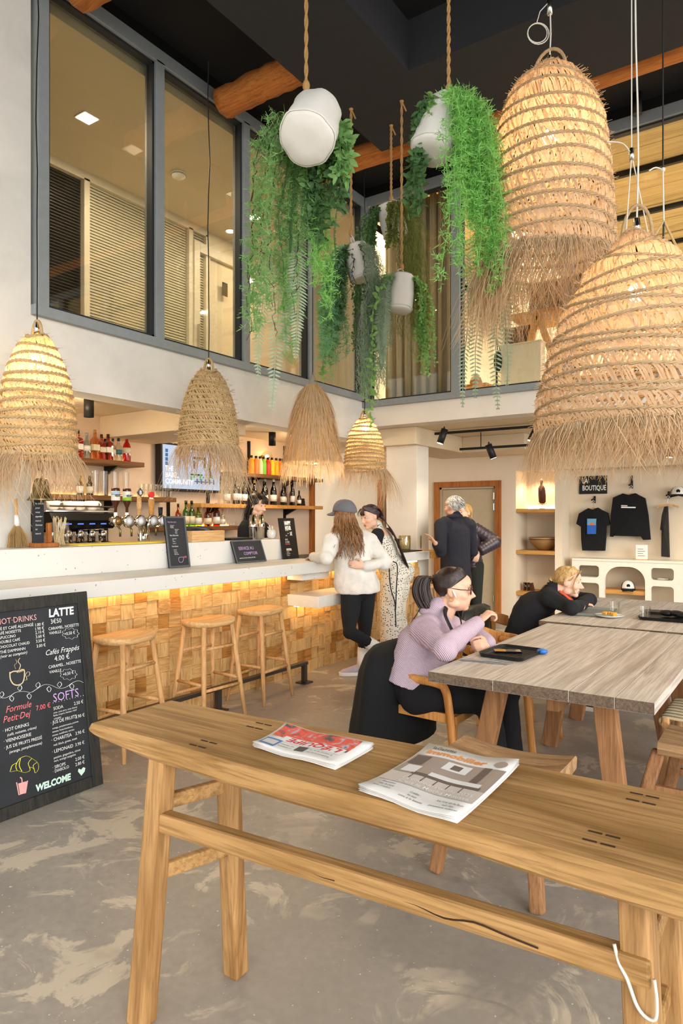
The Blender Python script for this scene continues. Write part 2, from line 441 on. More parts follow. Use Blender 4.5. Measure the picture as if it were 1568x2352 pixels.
# doors in timber frames
def door(name, x0, x1, ztop, leaf='doorpaint', hinges=True):
    r = sempty(name, ((x0 + x1) / 2, 9.7, 0))
    m = MB(); t = .085
    m.box(x0, x0 + t, 9.655, 9.8, 0, ztop); m.box(x1 - t, x1, 9.655, 9.8, 0, ztop); m.box(x0 + t, x1 - t, 9.655, 9.8, ztop - t, ztop)
    m.build('door_frame', 'trim', r, bevel=.004)
    m = MB(); m.box(x0 + t, x0 + t + .03, 9.70, 9.8, 0, ztop - t); m.box(x1 - t - .03, x1 - t, 9.70, 9.8, 0, ztop - t); m.box(x0 + t, x1 - t, 9.70, 9.8, ztop - t - .03, ztop - t)
    m.build('door_stop', 'doorpaint', r)
    MB().box(x0 + t + .035, x1 - t - .035, 9.725, 9.77, .01, ztop - t - .035).build('door_leaf', leaf, r, bevel=.003)
    if hinges:
        for z in (.25, 1.05, 1.62, 1.78):
            MB().tube([(x1 - t - .03, 9.7, z), (x1 - t - .03, 9.7, z + .1)], .012, 8).build('hinge', 'steel', r)
    return r
door('door_1', -4.82, -3.73, 2.06)
d2 = door('door_2', -5.85, -5.02, 2.13, 'trim', False)
MB().tube([(-5.62, 9.63, .9), (-5.62, 9.63, 1.9)], .02, 8).build('door_handle', 'blackmetal', d2)
# ---- mezzanine glazing: frames, mullions, panes
ZB, ZT = 2.96, 5.40
ys = [2.87, 3.95, 5.04, 6.11, 7.2]
m = sempty('trim_6', (GX, 2.8, ZB))
MB().box(GX - .1, GX + .05, 2.8, GY + .05, ZB, ZB + .075).build('sill_rail', 'frame', m, bevel=.004)
MB().box(GX - .1, GX + .05, 2.8, GY + .05, ZT - .02, ZT + .1).build('head_rail', 'frame', m, bevel=.004)
MB().box(GX - .1, GX + .02, 2.8, GY, ZT + .1, ZC).build('head_panel', 'black', m)
for y in ys[:-1]:
    MB().box(GX - .1, GX + .05, y - .045, y + .045, ZB + .07, ZT).build('mullion', 'frame', m, bevel=.004)
MB().box(GX - .1, GX + .07, GY - .09, GY + .05, ZB, ZT + .05).build('corner_post', 'frame', m, bevel=.006)
for i in range(4):
    w_ = sempty('window_%d' % (i + 1), (GX, ys[i], ZB)); y0, y1 = ys[i] + .045, ys[i + 1] - .045
    g = MB(); z0, z1 = ZB + .075, ZT - .02; e = .022
    g.box(GX - .05, GX + .02, y0, y0 + e, z0, z1); g.box(GX - .05, GX + .02, y1 - e, y1, z0, z1); g.box(GX - .05, GX + .02, y0, y1, z0, z0 + e); g.box(GX - .05, GX + .02, y0, y1, z1 - e, z1)
    g.build('gasket', 'framedark', w_)
    MB().box(GX - .025, GX - .015, y0, y1, z0, z1).build('pane', 'pane', w_)
xs = [GX + .05, -3.33, -2.05, -.8, .45, 1.7, 2.95]
m = sempty('trim_7', (GX, GY, ZB))
MB().box(GX, 3, GY - .05, GY + .1, 2.88, 2.955).build('sill_rail', 'frame', m, bevel=.004)
MB().box(GX, 3, GY - .05, GY + .1, ZT - .02, ZT + .1).build('head_rail', 'frame', m, bevel=.004)
MB().box(GX, 3, GY - .02, GY + .1, ZT + .1, ZC).build('head_panel', 'black', m)
for x in xs[1:]:
    MB().box(x - .055, x + .055, GY - .05, GY + .1, 2.95, ZT).build('mullion', 'frame', m, bevel=.004)
for i in range(5):
    w_ = sempty('window_%d' % (i + 5), (xs[i], GY, ZB)); x0, x1 = xs[i] + .055, xs[i + 1] - .055; z0, z1 = 2.955, ZT - .02; e = .02
    g = MB(); g.box(x0, x0 + e, GY - .02, GY + .05, z0, z1); g.box(x1 - e, x1, GY - .02, GY + .05, z0, z1); g.box(x0, x1, GY - .02, GY + .05, z0, z0 + e); g.box(x0, x1, GY - .02, GY + .05, z1 - e, z1)
    g.build('gasket', 'framedark', w_)
    MB().box(x0, x1, GY + .015, GY + .025, z0, z1).build('pane', 'pane', w_)
# ---- office corridor behind the bar-side glazing
struct(MB().box(-9, -4.7, 1, 11.6, 5.3, 5.4).build('ceiling_mezzanine', 'mezzceil'))
struct(MB().box(-9, -4.72, 1, 7.3, 2.9, 2.94).build('floor_mezzanine', 'warmwall'))
PX = -6.55
b = MB(); b.box(PX - .2, PX, 6.45, 11.5, 2.94, 5.3); b.box(-9, PX, 1, 1.1, 2.94, 5.3); b.box(-9, -4.85, 1, 1.05, 2.94, 5.3)
struct(b.build('wall_mezzanine_left', 'mezzceil'))
par = sempty('wall_partition', (PX, 3, 2.94))
_pp = lambda px: onX(px, 600, PX).y
py_ = [_pp(195), _pp(341), _pp(434), _pp(552), 6.45]
MB().box(PX - .05, PX + .04, 1.1, 6.45, 5.2, 5.3).build('top_rail', 'whiteframe', par)
for y in py_: MB().box(PX - .05, PX + .04, y - .035, y + .035, 2.94, 5.22).build('mullion', 'whiteframe', par)
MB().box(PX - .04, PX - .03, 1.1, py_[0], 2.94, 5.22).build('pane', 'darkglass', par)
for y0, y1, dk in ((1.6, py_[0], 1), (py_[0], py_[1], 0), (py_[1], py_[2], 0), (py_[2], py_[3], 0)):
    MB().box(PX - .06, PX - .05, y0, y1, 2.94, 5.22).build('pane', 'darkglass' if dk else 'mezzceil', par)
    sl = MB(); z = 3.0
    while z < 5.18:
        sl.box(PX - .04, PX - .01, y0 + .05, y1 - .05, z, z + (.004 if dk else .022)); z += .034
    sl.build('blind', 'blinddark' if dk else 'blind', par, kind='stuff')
d3 = sempty('door_3', (PX, 5.6, 2.94))
g = MB(); d0, d1 = py_[2] + .04, py_[3] - .04; g.box(PX, PX + .06, d0, d0 + .1, 2.95, 5.08); g.box(PX, PX + .06, d1 - .1, d1, 2.95, 5.08); g.box(PX, PX + .06, d0 + .1, d1 - .1, 4.95, 5.08); g.box(PX, PX + .06, d0 + .1, d1 - .1, 2.95, 3.15)
g.build('door_leaf_frame', 'whiteframe', d3, bevel=.004)
MB().box(PX + .06, PX + .1, d0 + .04, d0 + .06, 3.7, 4.0).build('door_handle', 'steel', d3)
p = onX(516, 665, PX + .06)
MB().box(PX + .06, PX + .066, p.y - .05, p.y + .05, p.z - .09, p.z + .09).build('notice', 'black', d3)
def downlight(px, py, sq=True, z=5.3):
    p = onZ(px, py, z)
    t = thing('downlight', '', 'ceiling light', (p.x, p.y, z))
    if sq: MB().box(p.x - .085, p.x + .085, p.y - .085, p.y + .085, z - .008, z - .002).build('trim_ring', 'white', t); MB().box(p.x - .07, p.x + .07, p.y - .07, p.y + .07, z - .012, z - .008).build('diffuser', 'downlight', t)
    else: MB().lathe([(.07, z - .008), (.07, z - .002)], 16, (p.x, p.y, 0)).build('trim_ring', 'white', t); MB().lathe([(.05, z - .012), (.05, z - .008)], 16, (p.x, p.y, 0)).build('diffuser', 'downlight', t)
    t['group'] = 'downlights in the mezzanine ceiling'
    return t
for (x, y, q), lab in zip(((200, 270, 1), (583, 498, 1), (529, 530, 0), (603, 660, 0)),
    ('square glowing downlight behind the leftmost tall pane', 'square glowing downlight behind the third tall pane', 'round downlight high behind the second tall pane', 'small round downlight low behind the third tall pane')):
    downlight(x, y, q)['label'] = lab
p = onZ(410, 397, 5.3)
t = thing('smoke_detector', 'round white smoke detector on the mezzanine ceiling', 'smoke detector', p)
MB().lathe([(.055, -.06), (.075, -.045), (.08, -.01), (.08, 0)], 20, p).build('housing', 'white', t, smooth=True)
MB().lathe([(.06, -.035), (.0795, -.03), (.0795, -.026), (.06, -.022)], 20, p).build('vent_slot', 'black', t)
for x, y in ((-5.5, 3.3), (-5.7, 4.6), (-5.5, 5.9), (-5.7, 7.0)): area_light('office_lamp', (x, y, 5.285), (0, 0, -1), .15, .15, 26, WARM2)
# ---- room behind the back glazing: curtains, timber ceiling, white walls, desks
tc = struct(MB().box(-4.7, 6, GY + .1, 14.2, 5.62, 5.7).build('ceiling_timber', 'black'))
y = GY + .12; k = 0
while y < 14:
    MB().box(-4.7, 5, y, y + .5, 5.5 + (k % 2) * .006, 5.6).build('board', 'timber', tc, bevel=.004); y += .52; k += 1
b = MB(); b.box(-4.7, 6, 12.6, 12.8, 2.94, 5.6); b.box(-4.85, -4.7, GY + .2, 12.8, 2.94, 5.6)
b.box(-3.4, -2.62, 9.2, 9.35, 2.94, 5.5); b.box(-3.4, -2.85, 8.55, 8.6, 2.94, 3.75)
struct(b.build('wall_mezzanine_back_2', 'plaster'))
struct(MB().box(-4.7, 6, GY + .1, 12.8, 2.9, 2.93).build('floor_mezzanine_2', 'warmwall'))
# curtain: deep pleats
cur = thing('curtain', 'pleated beige floor-length curtain behind the corner glazing', 'curtain', (-4.0, 7.5, 2.93))
def pleat(x0, x1, y, z0, z1, n, amp, name):
    mb = MB(); N = n * 10; vs = []
    for j in range(6):
        z = z0 + (z1 - z0) * j / 5
        for i in range(N + 1):
            t = i / N; vs.append((x0 + (x1 - x0) * t + .02 * math.sin(i * 1.7), y + amp * (1 + .12 * math.sin(j + i * .3)) * math.sin(2 * PI * n * t), z))
    mb.add(vs, [(j * (N + 1) + i, j * (N + 1) + i + 1, (j + 1) * (N + 1) + i + 1, (j + 1) * (N + 1) + i) for j in range(5) for i in range(N)])
    o = mb.build(name, 'curtain', cur, smooth=True); s = o.modifiers.new('th', 'SOLIDIFY'); s.thickness = .006
M['curtain'] = plain('linen_curtain', '#ddceb2', .9, 0, .08, 30, .1)
pleat(-4.45, -3.4, 7.55, 2.93, 5.48, 9, .05, 'drape')
MB().tube([(-4.6, 7.55, 5.5), (-3.3, 7.55, 5.5)], .015, 8).build('curtain_rail', 'blackmetal', cur)
for x, y in ((-3.9, 7.95), (-3.4, 9.2), (-1.5, 8.6), (-1.2, 11), (.4, 9.4)): area_light('back_room_lamp', (x, y, 5.48), (0, 0, -1), .16, .16, 85, WARM2)  # the first light is added to brighten the curtain
# ================================================================== BAR
SX0, SX1 = -4.3, -3.75          # counter slab
t = thing('bar_counter', 'long pale concrete bar counter with oak block front', 'bar counter', (-4.1, 4, 0))
MB().box(-4.62, -4.06, 1.5, 7.6, 0, .99).build('core', 'walnut', t)
MB().box(SX0, SX1, 1.4, 5.45, .99, 1.095).build('counter_slab', 'concrete', t, bevel=.006)
MB().box(-4.62, -4.27, 1.4, 5.42, 1.095, 1.295).build('raised_ledge', 'concrete', t, bevel=.006)
MB().box(-4.0, -3.82, 4.98, 5.41, .925, .985).build('under_slab', 'concrete', t, bevel=.004)
MB().box(-4.62, -4.1, 5.45, 6.35, .99, 1.04).build('worktop', 'darkmetal', t, bevel=.004)
MB().box(-4.55, -3.86, 6.35, 7.62, .99, 1.09).build('end_slab', 'concrete', t, bevel=.006)
MB().box(-4.5, -3.84, 7.62, 7.95, 1.0, 1.09).build('end_board', 'oakshelf', t, bevel=.004)
MB().box(-3.99, -3.97, 2.2, 7.5, .962, .975).build('light_strip', 'led', t)
MB().box(-4.03, -3.66, 5.01, 5.75, .68, .785).build('bag_shelf', 'offwhite', t, bevel=.004)
MB().box(-3.98, -3.94, 5.06, 5.7, .668, .678).build('light_strip', 'led', t)
blk = MB().box(-.035, 0, -.0555, .0555, -.0545, .0545)
meshes = {}
for k in ('block_h', 'block_v', 'block_d'):
    me = blk.mesh('wood_block'); me.materials.append(M[k]); meshes[k] = me
rest = {k: MB() for k in meshes}
rb = random.Random(3); n_obj = 0; BW, BH = .113, .1105
col = 0; y = 1.55
while y < 7.6:
    for r_ in range(9):
        z = .055 + r_ * BH; k = 'block_v' if (col + r_) % 2 else 'block_h'
        if rb.random() < .18: k = 'block_d'
        if rb.random() < .15: k = rb.choice(['block_v', 'block_h'])
        dx = rb.uniform(-.012, .016); sz = rb.choice([1, 1, 1, .85]); yy = y + BW / 2 + rb.uniform(-.004, .004)
        E_ = Euler((rb.uniform(-.03, .03), rb.uniform(-.05, .05), rb.uniform(-.05, .05)))
        if 2.75 < y and n_obj < 300:
            o = bpy.data.objects.new('wood_block', meshes[k]); COL.objects.link(o); o.parent = t
            o.location = Vector((-4.03 + dx, yy, z)) - t.location; o.rotation_euler = E_; n_obj += 1
        else:
            rest[k].add(blk.v, blk.f, Matrix.Translation((-4.03 + dx, yy, z)) @ E_.to_matrix().to_4x4())
    y += BW; col += 1
for k, mb in rest.items(): mb.build('wood_blocks', k, t, kind='stuff')
# foot rail
t = thing('foot_rail', 'dark steel foot rail along the bar front', 'foot rail', (-3.78, 4, 0))
MB().box(-3.80, -3.75, 2.3, 4.98, .165, .195).build('rail', 'darkmetal', t, bevel=.003)
for y in (2.6, 3.85, 4.95):
    MB().box(-3.795, -3.755, y - .02, y + .02, .01, .165).build('post', 'darkmetal', t)
    MB().box(-3.83, -3.72, y - .06, y + .06, 0, .012).build('foot_plate', 'darkmetal', t)
t = thing('foot_rail', 'short dark foot rail beneath the far end of the bar', 'foot rail', (-3.78, 6.6, 0))
MB().box(-3.80, -3.75, 5.95, 7.4, .165, .195).build('rail', 'darkmetal', t, bevel=.003)
for y in (6.2, 7.3): MB().box(-3.795, -3.755, y - .02, y + .02, .0, .165).build('post', 'darkmetal', t)
# ------------------------------------------------------------------ stools
def make_stool(label):
    t = thing('bar_stool', label, 'stool', (0, 0, 0), 0, 'bar stools', world=False)
    rings = []; a, b_ = .205, .16; n = 28
    def outline(s, z, sag=0):
        o = []
        for k in range(n):
            q = 2 * PI * k / n; cx, sy = math.cos(q), math.sin(q)
            e = .78
            x = b_ * s * math.copysign(abs(cx) ** e, cx); y_ = a * s * math.copysign(abs(sy) ** e, sy)
            o.append(Vector((x, y_, z + sag * ((y_ / a) ** 2))))
        return o
    rings = [outline(.8, .70), outline(.95, .708, .004), outline(1.0, .722, .012), outline(1.0, .736, .014), outline(.965, .741, .014), outline(.6, .738, .016), outline(.2, .737, .016)]
    MB().loft(rings).build('seat', 'seatwood', t, smooth=True)
    tops = [(sx * .105, sy * .135, .708) for sx in (-1, 1) for sy in (-1, 1)]; feet = [(sx * .185, sy * .205, 0) for sx in (-1, 1) for sy in (-1, 1)]
    for p, q in zip(tops, feet):
        p, q = Vector(p), Vector(q)
        MB().tube([q, q.lerp(p, .5), p], [.014, .019, .017], 12).build('leg', 'stoolwood', t, smooth=True)
    def pt(i, z): p, q = Vector(tops[i]), Vector(feet[i]); return q.lerp(p, z / .708)
    for i, j, z in ((0, 1, .2), (2, 3, .26), (0, 2, .3), (1, 3, .3), (0, 1, .52), (2, 3, .55)):
        MB().tube([pt(i, z), pt(j, z)], .0115, 10).build('rung', 'stoolwood', t, smooth=True)
    return t
s0 = make_stool('beech bar stool nearest the tall chalkboard sign')
s0.location = (-3.645, 2.87, 0); s0.rotation_euler.z = .15
dup(s0, (-3.69, 3.66, 0), -.06, 'middle one of the three beech bar stools at the counter')
dup(s0, (-3.76, 4.33, 0), .08, 'beech bar stool beside the projecting cream shelf')
dup(s0, (-3.62, 6.95, 0), .2, 'beech bar stool half hidden behind the woman in polka dots')
# ------------------------------------------------------------------ chalkboards
class Plane:
    def __init__(s, o, x, y):
        s.o = Vector(o); s.x = Vector(x).normalized(); s.y = Vector(y).normalized(); s.n = s.x.cross(s.y)
    def uv(s, px, py):
        d = ray(px, py); e = Vector((0, 0, EYE)); t_ = (s.o - e).dot(s.n) / d.dot(s.n); p = e + d * t_ - s.o
        return p.dot(s.x), p.dot(s.y)
    def mat(s, u=0, v=0, w=0): return basis(s.o + s.x * u + s.y * v + s.n * w, s.x, s.y)
    def pt(s, u, v, w=0): return s.o + s.x * u + s.y * v + s.n * w
def letter(parent, plane, items, z0=(0, 0, 1), wof=.0065, name='chalk_lettering', hs=1.0, sx=1.0):
    """items: text, x, y (baseline, in a zoomed picture), cap height, colour, align, shear, bold, width target"""
    zx, zy, k = z0; mbs = {}
    for it in items:
        st, x, y, cap, colr = it[:5]; al = it[5] if len(it) > 5 else 'LEFT'; sh = it[6] if len(it) > 6 else 0; bo = it[7] if len(it) > 7 else 0
        u, v = plane.uv(zx + x * k, zy + y * k); _, v2 = plane.uv(zx + x * k, zy + (y - cap) * k)
        mbs.setdefault(colr, MB()).text(st, abs(v2 - v) / .70 * hs, plane.mat(u, v, wof), al, sh, bo, sx)
    for c_, mb in mbs.items(): mb.build(name, c_, parent, kind='stuff')
def ink(mb, plane, pts, z0, r=.003, wof=.005, smooth=True, n=5):
    zx, zy, k = z0; P_ = []
    for x, y in pts: u, v = plane.uv(zx + x * k, zy + y * k); P_.append(plane.pt(u, v, wof))
    if smooth and len(P_) > 2: P_ = cat_rom(P_, n)
    mb.tube(P_, r, 4, flat=.4)
# the big A-board
AB = thing('a_frame_chalkboard', 'tall black A-frame chalkboard menu with drinks and prices', 'chalkboard', (-3.35, 2.1, 0))
pl = Plane((-3.29, 1.75, 0), (0, 1, 0), (-.14, 0, 1)); W_, H_ = .68, 1.088; f = .065
def fr(u0, u1, v0, v1, name, mat, w0=-.012, w1=.016, par=AB, bevel=.004, plane=None):
    return MB().box(u0, u1, v0, v1, w0, w1, (plane or pl).mat()).build(name, mat, par, bevel=bevel)
fr(f, W_ - f, .05, H_ - .06, 'board', 'chalk', -.006, .004, bevel=0)
fr(0, f, 0, H_, 'side_rail', 'chalkframe'); fr(W_ - f, W_, 0, H_, 'side_rail', 'chalkframe')
fr(f, W_ - f, H_ - .065, H_, 'top_rail', 'chalkframe'); fr(f, W_ - f, 0, .062, 'bottom_rail', 'chalkframe')
bk = Plane((-3.74, 1.75, 0), (0, 1, 0), (.28, 0, 1.06))
fr(0, f, 0, 1.07, 'rear_leg', 'chalkframe', -.01, .015, AB, .004, bk); fr(W_ - f, W_, 0, 1.07, 'rear_leg', 'chalkframe', -.01, .015, AB, .004, bk); fr(f, W_ - f, .1, 1.0, 'rear_board', 'chalk', -.005, .005, AB, 0, bk)
Z4 = (0, 1340, 420 / 1568)
letter(AB, pl, [
 ('HOT·DRINKS', -40, 358, 50, 'cpink'), ('CAFÉ ET CAFÉ ALLONGÉ', -62, 412, 26, 'cwhite'), ('CAFÉ NOISETTE', -40, 447, 25, 'cwhite'), ('CAPUCCINO', -40, 485, 24, 'cwhite'),
 ('DOUBLE CAFÉ', -20, 520, 24, 'cwhite'), ('CHOCOLAT CHAUD', -18, 562, 24, 'cwhite'), ('THÉ DAMMANN', -5, 605, 25, 'cwhite'), ('(voir au comptoir)', -5, 642, 26, 'cwhite', 'LEFT', .3),
 ('1.80 €', 292, 370, 26, 'cwhite'), ('1.90 €', 292, 405, 26, 'cwhite'), ('2.10 €', 297, 437, 26, 'cwhite'), ('3.60 €', 300, 472, 26, 'cwhite'), ('3.50 €', 302, 510, 26, 'cwhite'), ('3.00 €', 307, 552, 26, 'cwhite'),
 ('LATTE', 412, 290, 66, 'cwhite', 'LEFT', .08, .0022), ('3€50', 428, 348, 38, 'cwhite'), ('CARAMEL, NOISETTE,', 410, 403, 25, 'cwhite'), ('VANILLE', 416, 440, 24, 'cwhite'), ('+0,50 €', 545, 447, 26, 'cwhite'),
 ('Cafés Frappés', 380, 620, 46, 'cwhite', 'LEFT', .35), ('4.00 €', 462, 668, 44, 'cwhite'), ('CARAMEL , NOISETTE', 410, 732, 26, 'cwhite'), ('VANILLE', 418, 774, 24, 'cwhite'), ('+0,50 €', 533, 794, 26, 'cwhite'),
 ('Formule', 40, 1112, 56, 'ccoral', 'LEFT', .35), ('Petit·Dej', 18, 1198, 56, 'ccoral', 'LEFT', .3), ('7.00 €', 303, 1092, 42, 'ccoral'),
 ('· HOT·DRINKS', 18, 1280, 30, 'cwhite'), ('(café, noisette, crème)', 55, 1312, 24, 'cwhite', 'LEFT', .2), ('· VIENNOISERIE', 25, 1372, 30, 'cwhite'), ('· JUS DE FRUITS PRESSÉ', 30, 1425, 28, 'cwhite'), ('(orange, pamplemousse)', 72, 1460, 25, 'cwhite', 'LEFT', .2),
 ('SOFTS', 450, 1018, 72, 'clilac'), ('· · · · · · · · · · · · ·', 445, 1045, 40, 'cwhite'), ('SODA', 452, 1088, 28, 'cwhite'), ('2.50 €', 628, 1045, 28, 'cwhite'), ('coca, coca zero, coca cherry', 452, 1118, 16, 'cwhite'), ('fanta, tropico, fuzetea, vittel', 452, 1142, 16, 'cwhite'), ('orangina', 456, 1168, 16, 'cwhite'),
 ('· JUS DE FRUITS', 428, 1212, 30, 'cwhite'), ('3.90 €', 640, 1160, 28, 'cwhite'), ('orange, pamplemousse, pomme', 443, 1252, 16, 'cwhite'), ('tomate, fraise-framboise,', 443, 1282, 16, 'cwhite'), ('ananas, multifruits, carotte', 443, 1312, 16, 'cwhite'),
 ('· CHARITEA', 435, 1360, 30, 'cwhite'), ('3.90 €', 640, 1302, 28, 'cwhite'), ('red, black, green, maté', 453, 1396, 20, 'cwhite'),
 ('· LEMONAID', 440, 1460, 30, 'cwhite'), ('3.90 €', 638, 1398, 28, 'cwhite'), ('passion, gingembre, citron', 455, 1506, 20, 'cwhite'), ('vert, orange sanguine', 456, 1534, 20, 'cwhite'),
 ('· SIROPS', 445, 1594, 28, 'cwhite'), ('2.00 €', 640, 1524, 28, 'cwhite'), ('· DIABOLO', 447, 1628, 26, 'cwhite'), ('2.80 €', 640, 1568, 28, 'cwhite'), ('WELCOME', 303, 1785, 56, 'cmint', 'LEFT', .1, .0022)], Z4, sx=.9)
mb = MB()
ink(mb, pl, [(80, 760), (85, 820), (110, 862), (150, 872), (190, 850), (205, 790), (200, 740), (160, 752), (110, 755), (82, 770)], Z4); ink(mb, pl, [(205, 830), (225, 825), (222, 800), (245, 790), (250, 765), (235, 758), (218, 775), (212, 800)], Z4)
ink(mb, pl, [(140, 765), (170, 760), (200, 742), (180, 735), (150, 745), (140, 765)], Z4); ink(mb, pl, [(130, 735), (120, 700), (140, 680), (130, 650)], Z4); ink(mb, pl, [(160, 735), (170, 700), (150, 670), (165, 640)], Z4)
mb.build('cup_drawing', 'cbeige', AB)
mb = MB(); ink(mb, pl, [(-10, 980), (40, 982), (90, 960), (130, 935), (200, 925), (260, 935), (310, 905), (370, 870), (430, 872), (500, 900), (560, 890), (620, 850), (670, 835), (710, 850)], Z4)
for x, y, q in ((165, 900, 1), (245, 965, -1), (320, 875, 1), (415, 905, -1), (505, 870, 1), (610, 880, -1), (95, 985, -1), (10, 955, 1)):
    ink(mb, pl, [(x, y + 22 * q), (x - 18, y), (x + 4, y - 26 * q), (x + 18, y - 2), (x, y + 22 * q)], Z4)
for cx, cy in ((600, 430), (582, 780)):
    ink(mb, pl, [(cx + (68 + 7 * math.cos(9 * q)) * math.cos(q), cy + (44 + 6 * math.cos(9 * q)) * math.sin(q)) for q in [2 * PI * i / 36 for i in range(37)]], Z4, .0018, n=2)
mb.build('garland_drawing', 'cwhite', AB)
mb = MB(); ink(mb, pl, [(85, 1600), (100, 1560), (140, 1535), (165, 1500), (220, 1480), (270, 1500), (320, 1540), (325, 1590), (298, 1625), (285, 1590), (255, 1575), (250, 1605), (215, 1620), (180, 1615), (140, 1605), (85, 1615), (85, 1600)], Z4)
ink(mb, pl, [(140, 1535), (130, 1570), (142, 1605)], Z4); ink(mb, pl, [(170, 1500), (160, 1560), (182, 1612)], Z4); ink(mb, pl, [(268, 1500), (238, 1540), (252, 1590)], Z4); ink(mb, pl, [(310, 1535), (280, 1560), (288, 1592)], Z4)
mb.build('croissant_drawing', 'cyellow', AB)
mb = MB()
def flat(mb, pts, z0, plane, wof=.006):
    zx, zy, k = z0; P_ = [plane.pt(*plane.uv(zx + x * k, zy + y * k), wof) for x, y in pts]
    mb.add(P_, [tuple(range(len(P_)))])
flat(mb, [(150, 1715), (225, 1695), (212, 1795), (165, 1808)], Z4, pl); ink(mb, pl, [(138, 1705), (158, 1812), (215, 1796), (232, 1690)], Z4, smooth=False); ink(mb, pl, [(185, 1705), (182, 1675), (168, 1662)], Z4)
mb.build('glass_drawing', 'cpink', AB)
mb = MB(); flat(mb, [(692, 1648), (662, 1612), (668, 1588), (690, 1596), (708, 1575), (726, 1582), (720, 1612)], Z4, pl); mb.build('heart_drawing', 'cmint', AB)
# small boards on the counter, leaning on the raised ledge
def counter_board(name, label, px0, px1, pyb, pyt, frame, items, z0, rim=.018, sx=1.0, bmat='chalk', lean=.16, x0=-4.222):
    """board whose foot stands on the slab (z 1.095) and leans back against the ledge"""
    y0 = onX(px0, pyb, x0).y
    pl_ = Plane((x0, y0, 1.097), (0, 1, 0), (-lean, 0, 1)); w_ = pl_.uv(px1, pyb)[0]; h_ = pl_.uv(px0, pyt)[1]
    t = thing(name, label, 'chalkboard', (x0, y0 + w_ / 2, 1.096))
    MB().box(0, w_, 0, h_, -.012, 0, pl_.mat()).build('board', bmat, t, bevel=.002)
    fm = MB(); 
    if rim:
        for u0, u1, v0, v1 in ((0, rim, 0, h_), (w_ - rim, w_, 0, h_), (rim, w_ - rim, 0, rim), (rim, w_ - rim, h_ - rim, h_)): fm.box(u0, u1, v0, v1, -.012, .006, pl_.mat())
        fm.build('frame', frame, t, bevel=.002)
    letter(t, pl_, items, z0, .0015, sx=sx); return t, pl_
Z8 = (380, 1160, 340 / 1568)
t, pl2 = counter_board('menu_board', 'narrow slate menu board with three handwritten lists leaning on the ledge', 389, 437, 1302, 1186, 'chalkframe2',
 [('Nos thés noirs', 22, 188, 17, 'clilac'), ('· Goût russe', 45, 220, 10, 'cwhite'), ('· Earl grey', 45, 232, 10, 'cwhite'), ('· Breakfast', 48, 244, 10, 'cwhite'), ('· Quatre fruits', 92, 262, 9, 'cwhite'), ('· Caramel', 96, 275, 9, 'cwhite'), ('· Jardin', 98, 288, 9, 'cwhite'), ('· Passion', 98, 301, 9, 'cwhite'),
  ('Nos thés verts', 45, 330, 17, 'cwhite'), ('· Gunpowder', 68, 362, 10, 'cwhite'), ('· Yin', 68, 376, 10, 'cwhite'), ('· Menthe', 72, 390, 10, 'cwhite'), ('· Soleil vert', 72, 412, 10, 'cwhite'), ('Nos tisanes', 68, 446, 16, 'cwhite'), ('· Verveine', 82, 480, 10, 'cwhite'), ('· Rooibos', 86, 496, 10, 'cwhite'), ('· Camomille', 88, 512, 10, 'cwhite'), ('· Tilleul citron', 90, 528, 10, 'cwhite'), ('3.00€', 188, 560, 18, 'ccoral')], Z8, .016, .8)
mb = MB(); ink(mb, pl2, [(135, 560), (140, 600), (165, 608), (182, 590), (185, 558), (160, 552), (135, 560)], Z8, .0015); mb.build('teacup_drawing', 'clilac', t)
counter_board('counter_sign', 'small slate sign asking guests to order at the bar', 544, 613, 1292, 1242, 'chalkframe2',
 [('SERVICE AU', 775, 478, 34, 'clilac'), ('COMPTOIR', 832, 530, 32, 'clilac'), ('service en vrac terrasse & salle', 785, 570, 15, 'cwhite')], Z8, .012, .9, 'chalk', .38, -4.182)
counter_board('happy_hour_board', 'tall narrow black board announcing happy hour in white letters', 651, 687, 1284, 1190, 'black',
 [('HAPPY', 1258, 210, 38, 'cwhite', 'LEFT', 0, .0035), ('HOUR', 1266, 262, 38, 'cwhite', 'LEFT', 0, .0035), ('——', 1268, 282, 30, 'cwhite'), ('pint', 1290, 306, 14, 'cwhite'), ('beer', 1272, 330, 16, 'cwhite'), ('5€', 1318, 322, 36, 'cwhite', 'LEFT', 0, .002), ('PINTE', 1268, 376, 18, 'cwhite'), ('ET VERRE', 1270, 402, 18, 'cwhite'), ('ROSÉ ROUGE', 1270, 422, 14, 'ccoral'), ('COCKTAIL', 1280, 482, 20, 'cwhite', 'LEFT', 0, .002), ('margarita', 1282, 502, 13, 'cwhite'), ('spritz maison', 1282, 520, 13, 'cwhite'), ('mojito gin', 1286, 538, 13, 'cwhite')], Z8, 0, .62, 'black')
